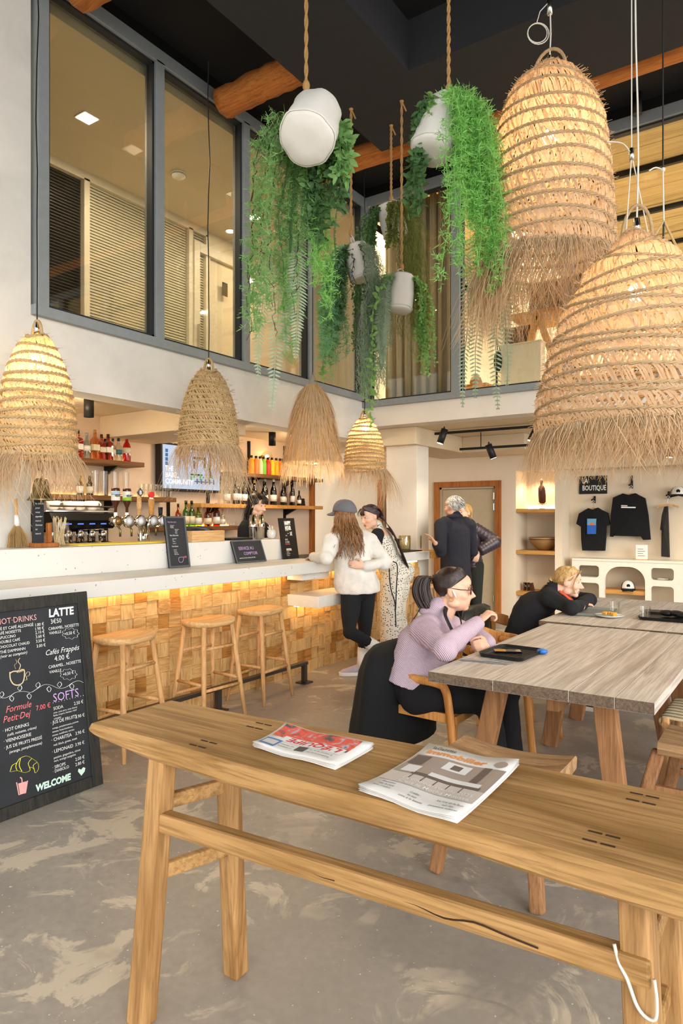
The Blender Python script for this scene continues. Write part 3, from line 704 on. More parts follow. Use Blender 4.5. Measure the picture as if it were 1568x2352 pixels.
# ------------------------------------------------------------------ things on the ledge
LZ = 1.296
def ledge(px, back=.0): 
    X = -4.44 - back; p = onX(px, 1250, X); return Vector((X, p.y, LZ))
p = ledge(42, .06)
t = thing('hand_broom', 'little straw hand broom with white-wrapped handle standing on the ledge', 'broom', p)
MB().tube([p + Vector((0, -.012, .17)), p + Vector((0, -.018, .34))], .011, 8).build('handle', 'stoolwood', t, smooth=True)
MB().tube([p + Vector((0, -.008, .15)), p + Vector((0, -.013, .225))], [.02, .014], 10).build('wrap', 'white', t, smooth=True)
M['straw'] = leafy('dry_straw', '#b08b55', '#d8bd8a', .3, .7, 30)
mb = MB(); rr = random.Random(5)
for i in range(150):
    q = rr.uniform(0, 2 * PI); d = math.sqrt(rr.random())
    e = p + Vector((.04 * d * math.cos(q), .08 * d * math.sin(q), .003)); s_ = p + Vector((.012 * math.cos(q), .014 * math.sin(q) - .01, .16))
    m_ = e.lerp(s_, .55) + Vector((.006 * math.cos(q), .02 * d * math.sin(q), 0)); mb.tube([e, m_, s_], .0022, 3, cap=False)
mb.build('bristles', 'straw', t, kind='stuff')
p = ledge(97)
t = thing('brass_bell', 'old brass ship bell hanging on a dark wooden stand', 'bell', p)
MB().box(p.x - .07, p.x + .07, p.y - .075, p.y + .09, LZ, LZ + .03).build('base', 'trim', t, bevel=.004)
MB().box(p.x - .03, p.x - .01, p.y - .06, p.y + .02, LZ + .03, LZ + .42).build('back_board', 'chalk', t, bevel=.002)
MB().box(p.x + .0, p.x + .03, p.y + .025, p.y + .055, LZ + .03, LZ + .17).build('post', 'trim', t, bevel=.004)
bc = Vector((p.x + .02, p.y - .02, LZ + .33))
MB().lathe([(.0, .155), (.03, .152), (.045, .14), (.055, .1), (.062, .05), (.078, .02), (.095, .0), (.09, -.004), (.07, .012), (.05, .06), (.0, .14)], 24, bc).build('bell', 'brass', t, smooth=True)
MB().tube([bc + Vector((0, 0, .15)), bc + Vector((0, .01, .2)), bc + Vector((-.03, .0, .22))], .008, 6).build('hook', 'brass', t)
plb = Plane((p.x - .009, p.y - .055, LZ + .05), (0, 1, 0), (0, 0, 1)); mb = MB()
for i in range(9): mb.text(['Sonnez', 'la cloche', 'pour', 'nous', 'appeler', 'merci', 'Sonnez', 'ici', 'merci'][i], .018, plb.mat(.008, .28 - i * .03, .0005), 'LEFT', .2)
mb.build('lettering', 'cwhite', t)
p = ledge(137)
t = thing('straw_jar', 'clear square jar full of wooden stir sticks', 'jar', p)
M['glassware'] = glass('clear_glassware', '#fbfbf8', .05)
MB().lathe([(.052, 0), (.054, .004), (.054, .175)], 20, p, sq=.7, top=False).build('jar', 'glassware', t, smooth=True)
M['stick'] = plain('birch_stick', '#d6bf95', .7)
for i in range(34):
    q = rr.uniform(0, 2 * PI); q2 = rr.uniform(0, 2 * PI)
    a = p + Vector((.035 * math.cos(q), .035 * math.sin(q), .013)); b2 = p + Vector((.044 * math.cos(q2), .044 * math.sin(q2), .185 + rr.uniform(0, .035)))
    MB().bar(a, b2, .006, .0025).build('stir_stick', 'stick', t)
p0, p1 = ledge(166), ledge(402); M['yellow'] = plain('yellow_bar_mat', '#e2c84a', .5)
MB().box(-4.6, -4.36, p0.y, p1.y, LZ, LZ + .012).build('bar_mat', 'yellow', bevel=.003)
tag(bpy.data.objects['bar_mat'], 'long yellow bar mat along the top of the ledge', 'bar mat')
p0, p1 = onX(437, 1240, -4.32), onX(512, 1240, -4.32)
t = thing('wooden_box', 'open pale wooden box full of dark packets on the ledge', 'box', (-4.42, (p0.y + p1.y) / 2, LZ))
y0, y1 = p0.y, p1.y
mb = MB(); mb.box(-4.6, -4.3, y0, y0 + .012, LZ, LZ + .095); mb.box(-4.6, -4.3, y1 - .012, y1, LZ, LZ + .095); mb.box(-4.312, -4.3, y0 + .012, y1 - .012, LZ, LZ + .095); mb.box(-4.6, -4.588, y0 + .012, y1 - .012, LZ, LZ + .095); mb.box(-4.59, -4.31, y0 + .012, y1 - .012, LZ, LZ + .01)
mb.build('box_shell', 'seatwood', t, bevel=.002)
for i in range(4):
    MB().box(-.1, .1, -.035, .035, 0, .06, TR((-4.45, y0 + .07 + i * (y1 - y0 - .1) / 4, LZ + .06), rr.uniform(-.3, .3), .1, rr.uniform(-.3, .3))).build('packet', ['black', 'leafA' if 'leafA' in M else 'chalk', 'chalkframe2', 'chalk'][i], t, bevel=.003)
def cup_lathe(p, prof, name, label, cat, mat, group=None, n=20):
    o = MB().lathe(prof, n, p).build(name, mat, smooth=True); return tag(o, label, cat, group)
for px, h, r_, lab in ((581, .235, .042, 'tallest steel cocktail shaker on the ledge'), (600, .24, .036, 'steel shaker tin standing behind the sugar bowl')):
    p = ledge(px, .06 if px == 600 else 0); t = thing('cocktail_shaker', lab, 'shaker', p)
    MB().lathe([(r_ * .78, 0), (r_ * .8, .004), (r_ * .95, h * .45), (r_, h * .5)], 20, p).build('lower_tin', 'steel', t, smooth=True)
    MB().lathe([(r_ * 1.02, h * .46), (r_ * .98, h * .52), (r_ * .75, h), (r_ * .7, h), (0, h)], 20, p).build('upper_tin', 'chrome', t, smooth=True)
p = ledge(594, -.1); t = thing('tool_tin', 'wide steel tin holding thin wooden stirrers', 'container', p)
MB().lathe([(.034, 0), (.044, .12), (.046, .122), (.042, .12), (.033, .01), (0, .01)], 20, p).build('tin', 'steel', t, smooth=True)
for i in range(6): MB().bar(p + Vector((rr.uniform(-.02, .02), rr.uniform(-.02, .02), .02)), p + Vector((rr.uniform(-.04, .04), rr.uniform(-.04, .05), .19)), .006, .003).build('stirrer', 'stick', t)
p = ledge(624, -.05); t = thing('sugar_bowl', 'round white bowl of sugar sticks beside the steel shakers', 'bowl', p)
MB().lathe([(.03, 0), (.045, .02), (.05, .05), (.044, .085), (.04, .088), (.045, .05), (.0, .03)], 20, p).build('bowl', 'white', t, smooth=True)
for i in range(9): MB().bar(p + Vector((rr.uniform(-.025, .025), rr.uniform(-.025, .025), .04)), p + Vector((rr.uniform(-.035, .035), rr.uniform(-.035, .045), .115 + rr.uniform(0, .02))), .008, .004).build('sugar_stick', 'white' if i % 3 else 'stick', t)
MB().box(-4.6, -4.34, onX(520, 1240, -4.4).y, onX(570, 1240, -4.4).y, LZ, LZ + .02).build('clipboard', 'black', bevel=.003); tag(bpy.data.objects['clipboard'], 'flat black folder lying on the ledge near the shakers', 'folder')
# ================================================================== BACK BAR
rr = random.Random(11)
def shelf(label, y0, y1, z, mat='walnut', depth=.28, th=.05, led=True, ups=()):
    t = thing('wall_shelf', label, 'shelf', (-6.3, (y0 + y1) / 2, z))
    MB().box(-6.3, -6.3 + depth, y0, y1, z - th, z).build('plank', mat, t, bevel=.004)
    for yy in ups:
        MB().prism([(0, 0), (depth * .8, 0), (0, -.1)], -.014, .014, basis((-6.29, yy, z - th), (1, 0, 0), (0, 0, 1))).build('bracket', 'blackmetal', t)
    if led: MB().box(-6.298, -6.285, y0 + .02, y1 - .02, z + .0005, z + .008).build('light_strip', 'ledbar', t)
    return t
M['ledbar'] = emit('shelf_led', '#ffca85', 9)
Yp = lambda px, X=-6.28: onX(px, 1200, X).y
ZA, ZM, ZL, ZR, ZU = 2.11, 1.735, 1.40, 1.68, 2.09
shelf('dark upper shelf carrying the red gin bottles', 3.3, 5.0, ZA, ups=(Yp(244),))
shelf('long middle shelf carrying glasses above the coffee machine', 3.3, 5.46, ZM, ups=(Yp(170), Yp(244)))
shelf('low shelf with green and amber spirit bottles', 5.2, 6.62, ZL, ups=(Yp(400), Yp(478)))
shelf('oak shelf crowded with dark wine bottles', 5.85, 8.36, ZR, 'oakshelf', led=False, ups=(Yp(478), Yp(655)))
shelf('short upper shelf with a row of bright juice bottles', 6.33, 8.36, ZU, ups=(Yp(572), Yp(652)))
for px in (244, 387, 478, 572, 654):
    y = Yp(px); o = MB().box(-6.299, -6.27, y - .016, y + .016, 1.0, 2.55 if px != 478 else 2.0).build('trim_%d' % (8 + (244, 387, 478, 572, 654).index(px)), 'blackmetal'); struct(o)
# back worktop
t = thing('back_counter', 'dark back-bar worktop under the bottle shelves', 'counter', (-6, 5.5, 0))
MB().box(-6.298, -5.6, 2.2, 8.3, 0, .9).build('cabinet', 'walnut', t); MB().box(-6.298, -5.56, 2.2, 8.3, .9, .95).build('worktop', 'blackmetal', t, bevel=.004)
# ---- bottles
def gl(name, tint, refl=.06): M[name] = glass(name, tint, refl); return name
for n_, c_ in (('b_red', '#d8302c'), ('b_pink', '#e0605c'), ('b_blue', '#cfe4ea'), ('b_gold', '#e8b04a'), ('b_clear', '#f1f3ee'), ('b_orange', '#e2481f'), ('b_brown', '#7a3a18'), ('b_dark', '#3a1c10'), ('b_green', '#8cc23c'), ('b_lime', '#b9d14a'), ('b_amber', '#d98a2c'), ('b_whisky', '#a3521c'), ('b_bottle', '#3d4a2c'), ('b_black', '#25221c')): gl(n_, c_)
for n_, c_ in (('j_orange', '#f2a51e'), ('j_peach', '#f08a48'), ('j_cream', '#ecdcae'), ('j_green', '#7cc832'), ('j_red', '#e0342c'), ('j_yellow', '#f2c81e'), ('j_amber', '#d87a18'), ('j_brown', '#7a3c18'), ('lab_white', '#e8e4d8'), ('lab_cream', '#d9cfae'), ('lab_black', '#22201e'), ('lab_teal', '#3d6a78'), ('lab_lime', '#8fc63a'), ('cap_black', '#191715'), ('cap_navy', '#1f2c46'), ('cap_gold', '#b08a3a'), ('cap_silver', '#9a968e')): M[n_] = plain(n_, c_, .35)
PROF = {
 'gin': [(.0, 0), (.95, 0), (1, .02), (1, .62), (.9, .68), (.36, .76), (.34, .86), (.34, .9)],
 'flask': [(.0, 0), (.95, 0), (1, .02), (1, .55), (.85, .64), (.4, .74), (.34, .88), (.34, .9)],
 'wine': [(.0, 0), (.95, 0), (1, .02), (1, .52), (.8, .62), (.38, .72), (.36, .9)],
 'beer': [(.0, 0), (.96, 0), (1, .03), (1, .5), (.85, .6), (.42, .72), (.38, .92)],
 'juice': [(.0, 0), (.95, 0), (1, .03), (1, .6), (.8, .74), (.45, .84), (.42, .9)]}
def bottle(p, h, r, body, cap, label, kind='wine', lab=None, band=(.12, .42), group=None, opaque=False):
    t = thing('bottle', label, 'bottle', p, 0, group)
    pr = [(a * r, b_ * h) for a, b_ in PROF[kind]]
    MB().lathe(pr, 16, p, sq=.75 if kind == 'gin' else None).build('glass_body', body, t, smooth=kind != 'gin')
    nr = pr[-1][0]; MB().lathe([(nr * 1.12, h * .87), (nr * 1.12, h), (0, h)], 12, p).build('cap', cap, t, smooth=True)
    if lab: MB().lathe([(r * 1.015, h * band[0]), (r * 1.015, h * band[1])], 16, p, sq=.75 if kind == 'gin' else None).build('paper_label', lab, t, smooth=kind != 'gin')
    return t
G1 = 'bottles on the upper left shelf'
for px, h, r_, b_, c_, k, lb, tx in ((179, .29, .04, 'b_red', 'cap_black', 'gin', 'lab_white', 'red square-shouldered gin bottle with black cap, leftmost on upper shelf'),
  (199, .27, .041, 'b_blue', 'cap_silver', 'flask', 'lab_white', 'pale blue clear gin bottle beside the leftmost red one'),
  (218, .31, .038, 'b_gold', 'cap_gold', 'gin', 'lab_cream', 'golden bottle with tall gold stopper on upper shelf'),
  (233, .27, .036, 'b_pink', 'cap_black', 'gin', 'lab_cream', 'pinkish red bottle half behind another red gin bottle'),
  (248, .28, .04, 'b_red', 'cap_black', 'gin', 'lab_white', 'red gin bottle with white square label in the middle of upper shelf'),
  (259, .24, .034, 'b_clear', 'cap_navy', 'flask', 'lab_cream', 'clear bottle with navy cap beside the middle red gin bottle'),
  (272, .25, .04, 'b_clear', 'cap_navy', 'flask', 'lab_teal', 'clear round bottle with teal label and navy cap'),
  (291, .31, .043, 'b_orange', 'cap_black', 'wine', 'lab_cream', 'tall orange-red aperitif bottle at the right end of upper shelf')):
    bottle(Vector((-6.12, Yp(px, -6.12), ZA)), h, r_, b_, c_, tx, k, lb, (.3, .5), G1)
G2 = 'bottles on the middle shelf'
for px, h, r_, b_, c_, k, lb, tx in ((183, .2, .036, 'b_brown', 'cap_black', 'beer', 'lab_white', 'stubby brown beer bottle on the middle shelf, left of the yellow one'), (193, .29, .034, 'j_yellow', 'b_clear', 'wine', None, 'slim yellow bottle with clear neck among the beer bottles'), (206, .2, .036, 'b_dark', 'cap_black', 'beer', 'lab_cream', 'stubby dark brown beer bottle on the middle shelf, right of the yellow one')):
    bottle(Vector((-6.1 - (.05 if px == 193 else 0), Yp(px, -6.1), ZM)), h, r_, b_, c_, tx, k, lb, (.1, .45), G2)
G3 = 'bottles on the low shelf'
for px, h, r_, b_, c_, k, lb, tx in ((409, .27, .036, 'b_amber', 'cap_black', 'wine', None, 'amber bottle partly hidden by the narrow slate menu board'), (427, .31, .042, 'b_green', 'cap_black', 'wine', 'lab_cream', 'leftmost of two tall bright green bottles on the low shelf'), (440, .31, .042, 'b_green', 'cap_black', 'wine', 'lab_cream', 'right one of two tall bright green bottles on the low shelf'), (455, .26, .044, 'b_lime', 'cap_black', 'wine', 'lab_white', 'shorter lime yellow bottle next to the green pair'), (477, .25, .046, 'b_amber', 'cap_black', 'flask', 'lab_cream', 'round amber whisky bottle on the low shelf'), (497, .29, .044, 'b_whisky', 'cap_silver', 'flask', 'lab_white', 'brown whisky bottle with white slanted label'), (511, .22, .032, 'b_clear', 'cap_gold', 'wine', 'lab_white', 'small clear bottle with cork beside the brown whisky')):
    bottle(Vector((-6.12, Yp(px, -6.12), ZL)), h, r_, b_, c_, tx, k, lb, (.1, .4), G3)
G4 = 'bottles on the oak shelf'
for px, h, r_, b_, c_, lb, tx in ((517, .33, .046, 'b_clear', 'cap_silver', 'lab_white', 'clear white-labelled bottle under the straw fringe, first on the oak shelf'), (538, .36, .046, 'b_bottle', 'cap_black', 'lab_white', 'dark green vermouth bottle with round white label, second on the oak shelf'),
  (553, .37, .044, 'b_clear', 'cap_navy', 'lab_white', 'tall clear vermouth bottle with white label left of the black upright'), (567, .36, .044, 'b_black', 'cap_navy', 'lab_white', 'dark vermouth bottle with big white label touching the black upright'), (580, .33, .04, 'b_bottle', 'cap_gold', 'lab_cream', 'dark green bottle with yellow neck above the barmaid'), (590, .32, .04, 'b_brown', 'cap_black', 'lab_cream', 'brown bottle with cream label above the barmaid'), (602, .32, .042, 'b_bottle', 'cap_black', 'lab_white', 'green wine bottle just right of the barmaid’s head top'),
  (614, .37, .044, 'b_black', 'lab_cream', 'lab_white', 'tall dark bottle with cream cap, left of a matching pair'), (624, .37, .046, 'b_bottle', 'lab_cream', 'lab_white', 'tall dark bottle with cream cap, right of a matching pair'), (635, .33, .036, 'b_clear', 'cap_silver', 'lab_white', 'slim clear bottle with white band right of the tall pair'), (646, .32, .042, 'b_black', 'cap_black', 'lab_white', 'black bottle with white label near the straw pendant'),
  (658, .3, .04, 'b_amber', 'cap_black', 'lab_cream', 'amber bottle just below the straw pendant fringe'), (668, .36, .034, 'b_dark', 'cap_black', 'lab_white', 'slim dark bottle below the straw pendant fringe'), (675, .31, .036, 'b_whisky', 'cap_black', 'lab_white', 'whisky bottle with white label near the end of the oak shelf'), (683, .22, .032, 'b_dark', 'cap_black', 'lab_white', 'smallest dark bottle at the end of the oak shelf')):
    bottle(Vector((-6.09 - .075 * ((553, 567, 590, 614, 635, 658, 675).count(px)), Yp(px, -6.12), ZR)), h, r_, b_, c_, tx, 'wine', lb, (.14, .38), G4)
p = Vector((-6.1, Yp(695, -6.1), ZR)); tag(MB().box(-.004, .004, -.06, .06, 0, .11, TR(p, 0, -.15)).build('price_card', 'black', bevel=.001), 'small black card propped at the end of the oak shelf', 'card')
G5 = 'juice bottles'
for px, c_, w in zip((577, 588, 597, 605, 615, 624, 634, 643, 650), ('j_orange', 'j_peach', 'j_cream', 'j_green', 'j_red', 'j_yellow', 'j_orange', 'j_amber', 'j_brown'), ('deep orange', 'peach', 'cream', 'green', 'red', 'lemon yellow', 'golden orange, left of the amber one', 'amber', 'brown')):
    bottle(Vector((-6.1, Yp(px, -6.1), ZU)), .245, .042, c_, 'cap_black', 'small %s juice bottle on the short upper shelf' % (w + (' first in the row,' if px == 577 else '')).replace('row,', 'row') if px != 577 else 'deep orange juice bottle, first in the row on the short upper shelf', 'juice', None, group=G5)
# ---- glasses
ORD = ('leftmost', 'second', 'third', 'fourth', 'fifth', 'sixth', 'seventh')
def tumbler(p, h, r, label, group, name='drinking_glass', cat='glass'):
    o = MB().lathe([(0, .004), (r * .8, .0), (r * .84, .01), (r, h)], 18, p, top=False).build(name, 'glassware', smooth=True); return tag(o, label, cat, group)
def stem(p, label, h=.2):
    t = thing('wine_glass', label, 'glass', p, 0, 'stemmed glasses upside down on the middle shelf')
    MB().lathe([(.03, 0), (.036, .04), (.034, .08), (.016, .11), (.006, .12)], 16, p).build('bowl', 'glassware', t, smooth=True)
    MB().lathe([(.006, .12), (.005, h - .02), (.01, h - .006), (.032, h)], 14, p).build('stem', 'glassware', t, smooth=True)
for px, w in ((106, 'leftmost'), (124, 'second'), (141, 'third'), (158, 'rightmost')): stem(Vector((-6.1, Yp(px, -6.1), ZM)), '%s of the upturned stemmed glasses on the middle shelf' % w)
for i, px in enumerate((219, 228, 238, 249, 262, 275, 289)):
    tumbler(Vector((-6.08 - .07 * (i % 2), Yp(px, -6.08), ZM)), .26, .036, '%s tall beer glass from the left on the middle shelf' % ('first', 'second', 'third', 'fourth', 'fifth', 'sixth', 'seventh')[i], 'tall beer glasses')
for j in range(2):
    for i, px in enumerate((324, 335, 346, 357, 368, 379, 390)):
        tumbler(Vector((-6.08 - .02 * j, Yp(px + 3 * j, -6.08), ZM + j * .075)), .072, .036, '%s small tumbler from the left in the %s layer of the stacked ones' % (ORD[i], ('bottom', 'top')[j]), 'small tumblers, %s layer' % ('bottom', 'top')[j])
for i, px in enumerate((519, 524, 529, 534, 539)): tumbler(Vector((-6.06, Yp(px, -6.06), ZL)), .07, .022, '%s tiny shot glass from the left at the end of the low shelf' % ORD[i], 'shot glasses')
# ---- television
t = thing('television', 'wall television showing white capitals over a bright café picture', 'television', (-6.2, 5.85, 1.83))
y0, y1, z0, z1 = 5.36, 6.34, 1.82, 2.385
MB().box(-6.27, -6.17, y0, y1, z0, z1).build('case', 'black', t, bevel=.006)
M['screen'] = emit('tv_screen', '#c6d2e4', .85)
MB().box(-6.17, -6.166, y0 + .025, y1 - .025, z0 + .03, z1 - .025).build('screen', 'screen', t)
pt_ = Plane((-6.165, y0, z0), (0, 1, 0), (0, 0, 1))
for n_, c_, s_ in (('tv_white', '#ffffff', 1.2), ('tv_dark', '#3c4450', .35), ('tv_green', '#7cc070', .7), ('tv_blue', '#5c86b4', .6), ('tv_grey', '#8d97a6', .6)): M[n_] = emit(n_, c_, s_)
mb = MB()
for st, v in (('THE', .235), ('BABEL', .16), ('COMMUNITY', .085)): mb.text(st, .085, pt_.mat(.06, v, .003), 'LEFT', 0, .002, .85)
mb.build('screen_lettering', 'tv_white', t)
mb = MB()
for u, v, a, b_ in ((.45, .2, .2, .02), (.5, .28, .03, .1), (.68, .3, .03, .12), (.5, .4, .22, .03), (.76, .18, .04, .2), (.52, .12, .3, .012)): mb.box(u, u + a, v, v + b_, .001, .002, pt_.mat())
mb.build('screen_picture', 'tv_dark', t, kind='stuff')
mb = MB(); [mb.box(.45 + .05 * i, .48 + .05 * i, .14 + .03 * (i % 3), .19 + .03 * (i % 2), .002, .003, pt_.mat()) for i in range(8)]; mb.build('screen_picture', 'tv_green', t, kind='stuff')
mb = MB(); [mb.box(.06, .1, .3 + .05 * i, .34 + .05 * i, .001, .002, pt_.mat()) for i in range(4)]; [mb.box(.55 + .07 * i, .575 + .07 * i, .1, .16, .003, .004, pt_.mat()) for i in range(5)]; mb.build('screen_picture', 'tv_blue', t, kind='stuff')
# ---- coffee machine
y0, y1 = Yp(112, -5.65), Yp(262, -5.65)
t = thing('espresso_machine', 'black and chrome espresso machine behind the bar', 'coffee machine', (-5.9, (y0 + y1) / 2, .95))
MB().box(-6.2, -5.75, y0, y1, 1.02, 1.38).build('body', 'chrome', t, bevel=.01)
MB().prism([(-.55, 0), (0, .02), (.07, .1), (.02, .17), (-.55, .17)], 0, y1 - y0, basis((-5.66, y0, 1.38), (1, 0, 0), (0, 0, 1), (0, 1, 0))).build('control_panel', 'blackmetal', t, bevel=.006)
MB().box(-6.24, -5.66, y0 - .02, y1 + .02, 1.555, 1.575).build('cup_tray', 'chrome', t, bevel=.004)
MB().tube([(-5.64, y0, 1.61), (-5.64, y1, 1.61)], .008, 8).build('cup_rail', 'chrome', t)
MB().box(-6.2, -5.6, y0, y1, .96, 1.02).build('drip_tray', 'steel', t, bevel=.006)
M['blue_display'] = emit('blue_display', '#5a78e0', 1.4)
for i in range(4):
    yy = y0 + .15 + i * (y1 - y0 - .2) / 4
    MB().box(-5.63, -5.615, yy, yy + .06, 1.44, 1.49, None).build('display', 'blue_display', t)
    MB().lathe([(.035, 1.28), (.04, 1.34), (.035, 1.39)], 14, (-5.66, yy + .05, 0)).build('group_head', 'chrome', t, smooth=True)
    MB().tube([(-5.66, yy + .05, 1.27), (-5.52, yy + .05, 1.25)], [.016, .02], 10).build('portafilter', 'black', t, smooth=True)
def cup(p, label, s=1, rz=0, group='white cups on the espresso machine'):
    t = thing('coffee_cup', label, 'cup', p, 0, group)
    MB().lathe([(.024 * s, 0), (.04 * s, .02 * s), (.046 * s, .06 * s), (.042 * s, .06 * s), (.035 * s, .02 * s), (0, .012 * s)], 18, p).build('bowl', 'white', t, smooth=True)
    d = Vector((math.cos(rz), math.sin(rz), 0)); P_ = [p + d * (.042 * s + .026 * s * math.sin(a)) + Vector((0, 0, .035 * s + .02 * s * math.cos(a))) for a in [PI * i / 8 for i in range(9)]]
    MB().tube(P_, .005 * s, 6).build('handle', 'white', t, smooth=True)
for px, s_, rz, w in ((122, 1.4, 3, 'leftmost'), (160, 1.4, -2.2, 'second'), (183, 1.4, 0, 'third'), (211, 1.5, 1.57, 'rightmost')):
    cup(Vector((-5.8, Yp(px, -5.8), 1.576)), '%s white cup standing on top of the espresso machine' % w, s_, rz)
# row of upturned glasses in front of the machine, on the work side of the bar
for i, px in enumerate((256, 271, 284, 298, 312)): tumbler(Vector((-4.9, onX(px, 1240, -4.9).y, 1.17)), .1, .032, '%s upturned tumbler from the left under the beer taps' % ORD[i], 'tumblers under the beer taps')
tag(MB().box(-5.1, -4.64, 2.81, 5.3, 1.1, 1.17).build('work_surface', 'steel', bevel=.004), 'steel work surface behind the ledge under the beer taps', 'work surface')
# ---- beer tap
TX = -4.84
pys = {px: onX(px, 1197, TX).y for px in (262, 288, 315, 344, 365, 330)}
t = thing('beer_tap', 'chrome beer tap tower with five round badges', 'beer tap', (TX, pys[315], 1.17))
tz = onX(315, 1197, TX).z
MB().tube([(TX, pys[262] - .03, tz), (TX, pys[365] + .03, tz)], .036, 16).build('cross_tube', 'chrome', t, smooth=True)
MB().tube([(TX, pys[330] + .0, 1.17), (TX, pys[330], tz)], .05, 18).build('column', 'chrome', t, smooth=True)
M['badge'] = plain('tap_badge', '#e6e8ee', .2); M['badge2'] = plain('tap_badge_gold', '#b08a50', .3, .5)
tocam = Vector((.82, -.57, 0))
for i, px in enumerate((262, 288, 315, 344, 365)):
    c_ = Vector((TX + .03, pys[px], tz)); 
    Mx = basis(c_, Vector((0, 1, 0)), UP); r_ = .05 if i not in (0,) else .042
    MB().lathe([(0, .03), (r_, .03), (r_ + .006, .022), (r_ + .006, 0), (0, 0)], 24, (0, 0, 0), Mx).build('badge_ring', 'chrome', t, smooth=True)
    MB().lathe([(0, .034), (r_ - .006, .032)], 24, (0, 0, 0), Mx).build('badge', 'badge2' if i == 0 else 'badge', t, smooth=True)
    MB().tube([c_ + Vector((.02, 0, -.04)), c_ + Vector((.05, 0, -.07)), c_ + Vector((.05, 0, -.13))], .009, 8).build('spout', 'brass', t, smooth=True)
def hand(px, kind):
    c_ = Vector((TX + .02, pys[px], tz + .035))
    if kind in ('lime', 'sky'):
        h = MB().lathe([(.012, 0), (.012, .05), (.034, .1), (.036, .2), (.034, .215), (0, .215)], 18, c_ + Vector((0, 0, .03))).build('tap_handle', 'b_solid', t, smooth=True, label='upturned brown bottle handle')
        MB().lathe([(.0365, .14), (.0372, .145), (.0372, .215), (.0365, .22)], 18, c_).build('label_band', 'lab_white', h, smooth=True)
        MB().lathe([(.0376, .14), (.0376, .168)] if kind == 'lime' else [(.0376, .185), (.0376, .215)], 18, c_).build('colour_band', 'lab_lime' if kind == 'lime' else 'lab_sky', h, smooth=True)
        mb = MB(); mb.text('VEDETT', .026, basis(c_ + Vector((.0385, 0, .172)), (0, 1, 0), (0, 0, 1)), 'CENTER', 0, .001, .8); mb.build('lettering', 'black', h)
        MB().tube([c_, c_ + Vector((0, 0, .04))], .016, 12).build('collar', 'white', h)
    elif kind == 'wood':
        h = MB().tube([c_, c_ + Vector((0, .004, .1)), c_ + Vector((0, .006, .2))], [.016, .022, .018], 10).build('tap_handle', 'seatwood', t, smooth=True)
        s_ = .042; MB().prism([(0, -s_), (s_ * .8, 0), (0, s_), (-s_ * .8, 0)], -.006, .006, basis(c_ + Vector((.012, .006, .215)), (0, 1, 0), (0, 0, 1))).build('diamond_badge', 'chalkframe2', h)
        mb = MB(); mb.text('B', .045, basis(c_ + Vector((.0185, .006, .2)), (0, 1, 0), (0, 0, 1)), 'CENTER', 0, .002); mb.build('lettering', 'cwhite', h)
    elif kind == 'pale':
        h = MB().tube([c_, c_ + Vector((0, 0, .1)), c_ + Vector((0, 0, .16))], [.02, .025, .028], 10).build('tap_handle', 'oakshelf', t, smooth=True)
        MB().lathe([(0, -.012), (.028, -.012), (.028, .012), (0, .012)], 20, (0, 0, 0), basis(c_ + Vector((.0, 0, .2)), (0, 1, 0), (0, 0, 1))).build('round_badge', 'j_red', h); MB().bar(c_ + Vector((0, 0, .15)), c_ + Vector((0, 0, .19)), .03, .02).build('badge_stem', 'white', h)
    else: MB().tube([c_, c_ + Vector((0, 0, .09))], [.016, .022], 10).build('tap_handle', 'black', t, smooth=True)
M['b_solid'] = plain('brown_beer_glass', '#4a2614', .12); M['lab_sky'] = plain('lab_sky', '#a8cbe4', .4)
for px, k in ((262, 'sky'), (288, 'lime'), (315, 'wood'), (344, 'pale'), (365, 'other')): hand(px, k)
# ---- spot cylinders under the mezzanine
def can_spot(px, py, label, zc=2.6, L=.17, r=.045, light=True, D=None):
    p = onZ(px, py, zc); t = thing('spotlight', label, 'spotlight', p, 0, 'black cylinder ceiling spots')
    MB().lathe([(r * .8, zc - L + .02), (r, zc - L), (r, zc), (0, zc)], 18, (p.x, p.y, 0)).build('housing', 'black', t, smooth=True)
    MB().lathe([(0, zc - L + .015), (r * .82, zc - L + .015)], 18, (p.x, p.y, 0)).build('lens', 'downlight', t)
    if light: spot_light('spot_lamp', (p.x, p.y, zc - L), (-.15, 0, -1), 45, WARM2, 95)
can_spot(204, 916, 'black cylinder ceiling spot, leftmost above the bar'); can_spot(352, 944, 'black cylinder ceiling spot beside the plaster beam above the bar'); can_spot(625, 993, 'black cylinder ceiling spot above the juice bottles')
for y in (3.6, 5.6, 7.2): point_light('bar_fill_lamp', (-5.35, y, 2.35), 14, WARM, .12)  # unseen fill lights added to brighten the bar, no fittings of their own
t = thing('globe_lamp', 'small clear globe wall lamp above the juice bottles', 'lamp', (-6.2, Yp(613, -6.2), 2.33))
p = Vector((-6.2, Yp(613, -6.2), 2.36)); MB().sphere(p, .075, 18, 12).build('globe', 'glassware', t, smooth=True); MB().sphere(p, .022, 10, 8).build('bulb', 'bulb', t, smooth=True); MB().tube([p + Vector((-.1, 0, 0)), p + Vector((-.06, 0, 0))], .02, 10).build('socket', 'brass', t)
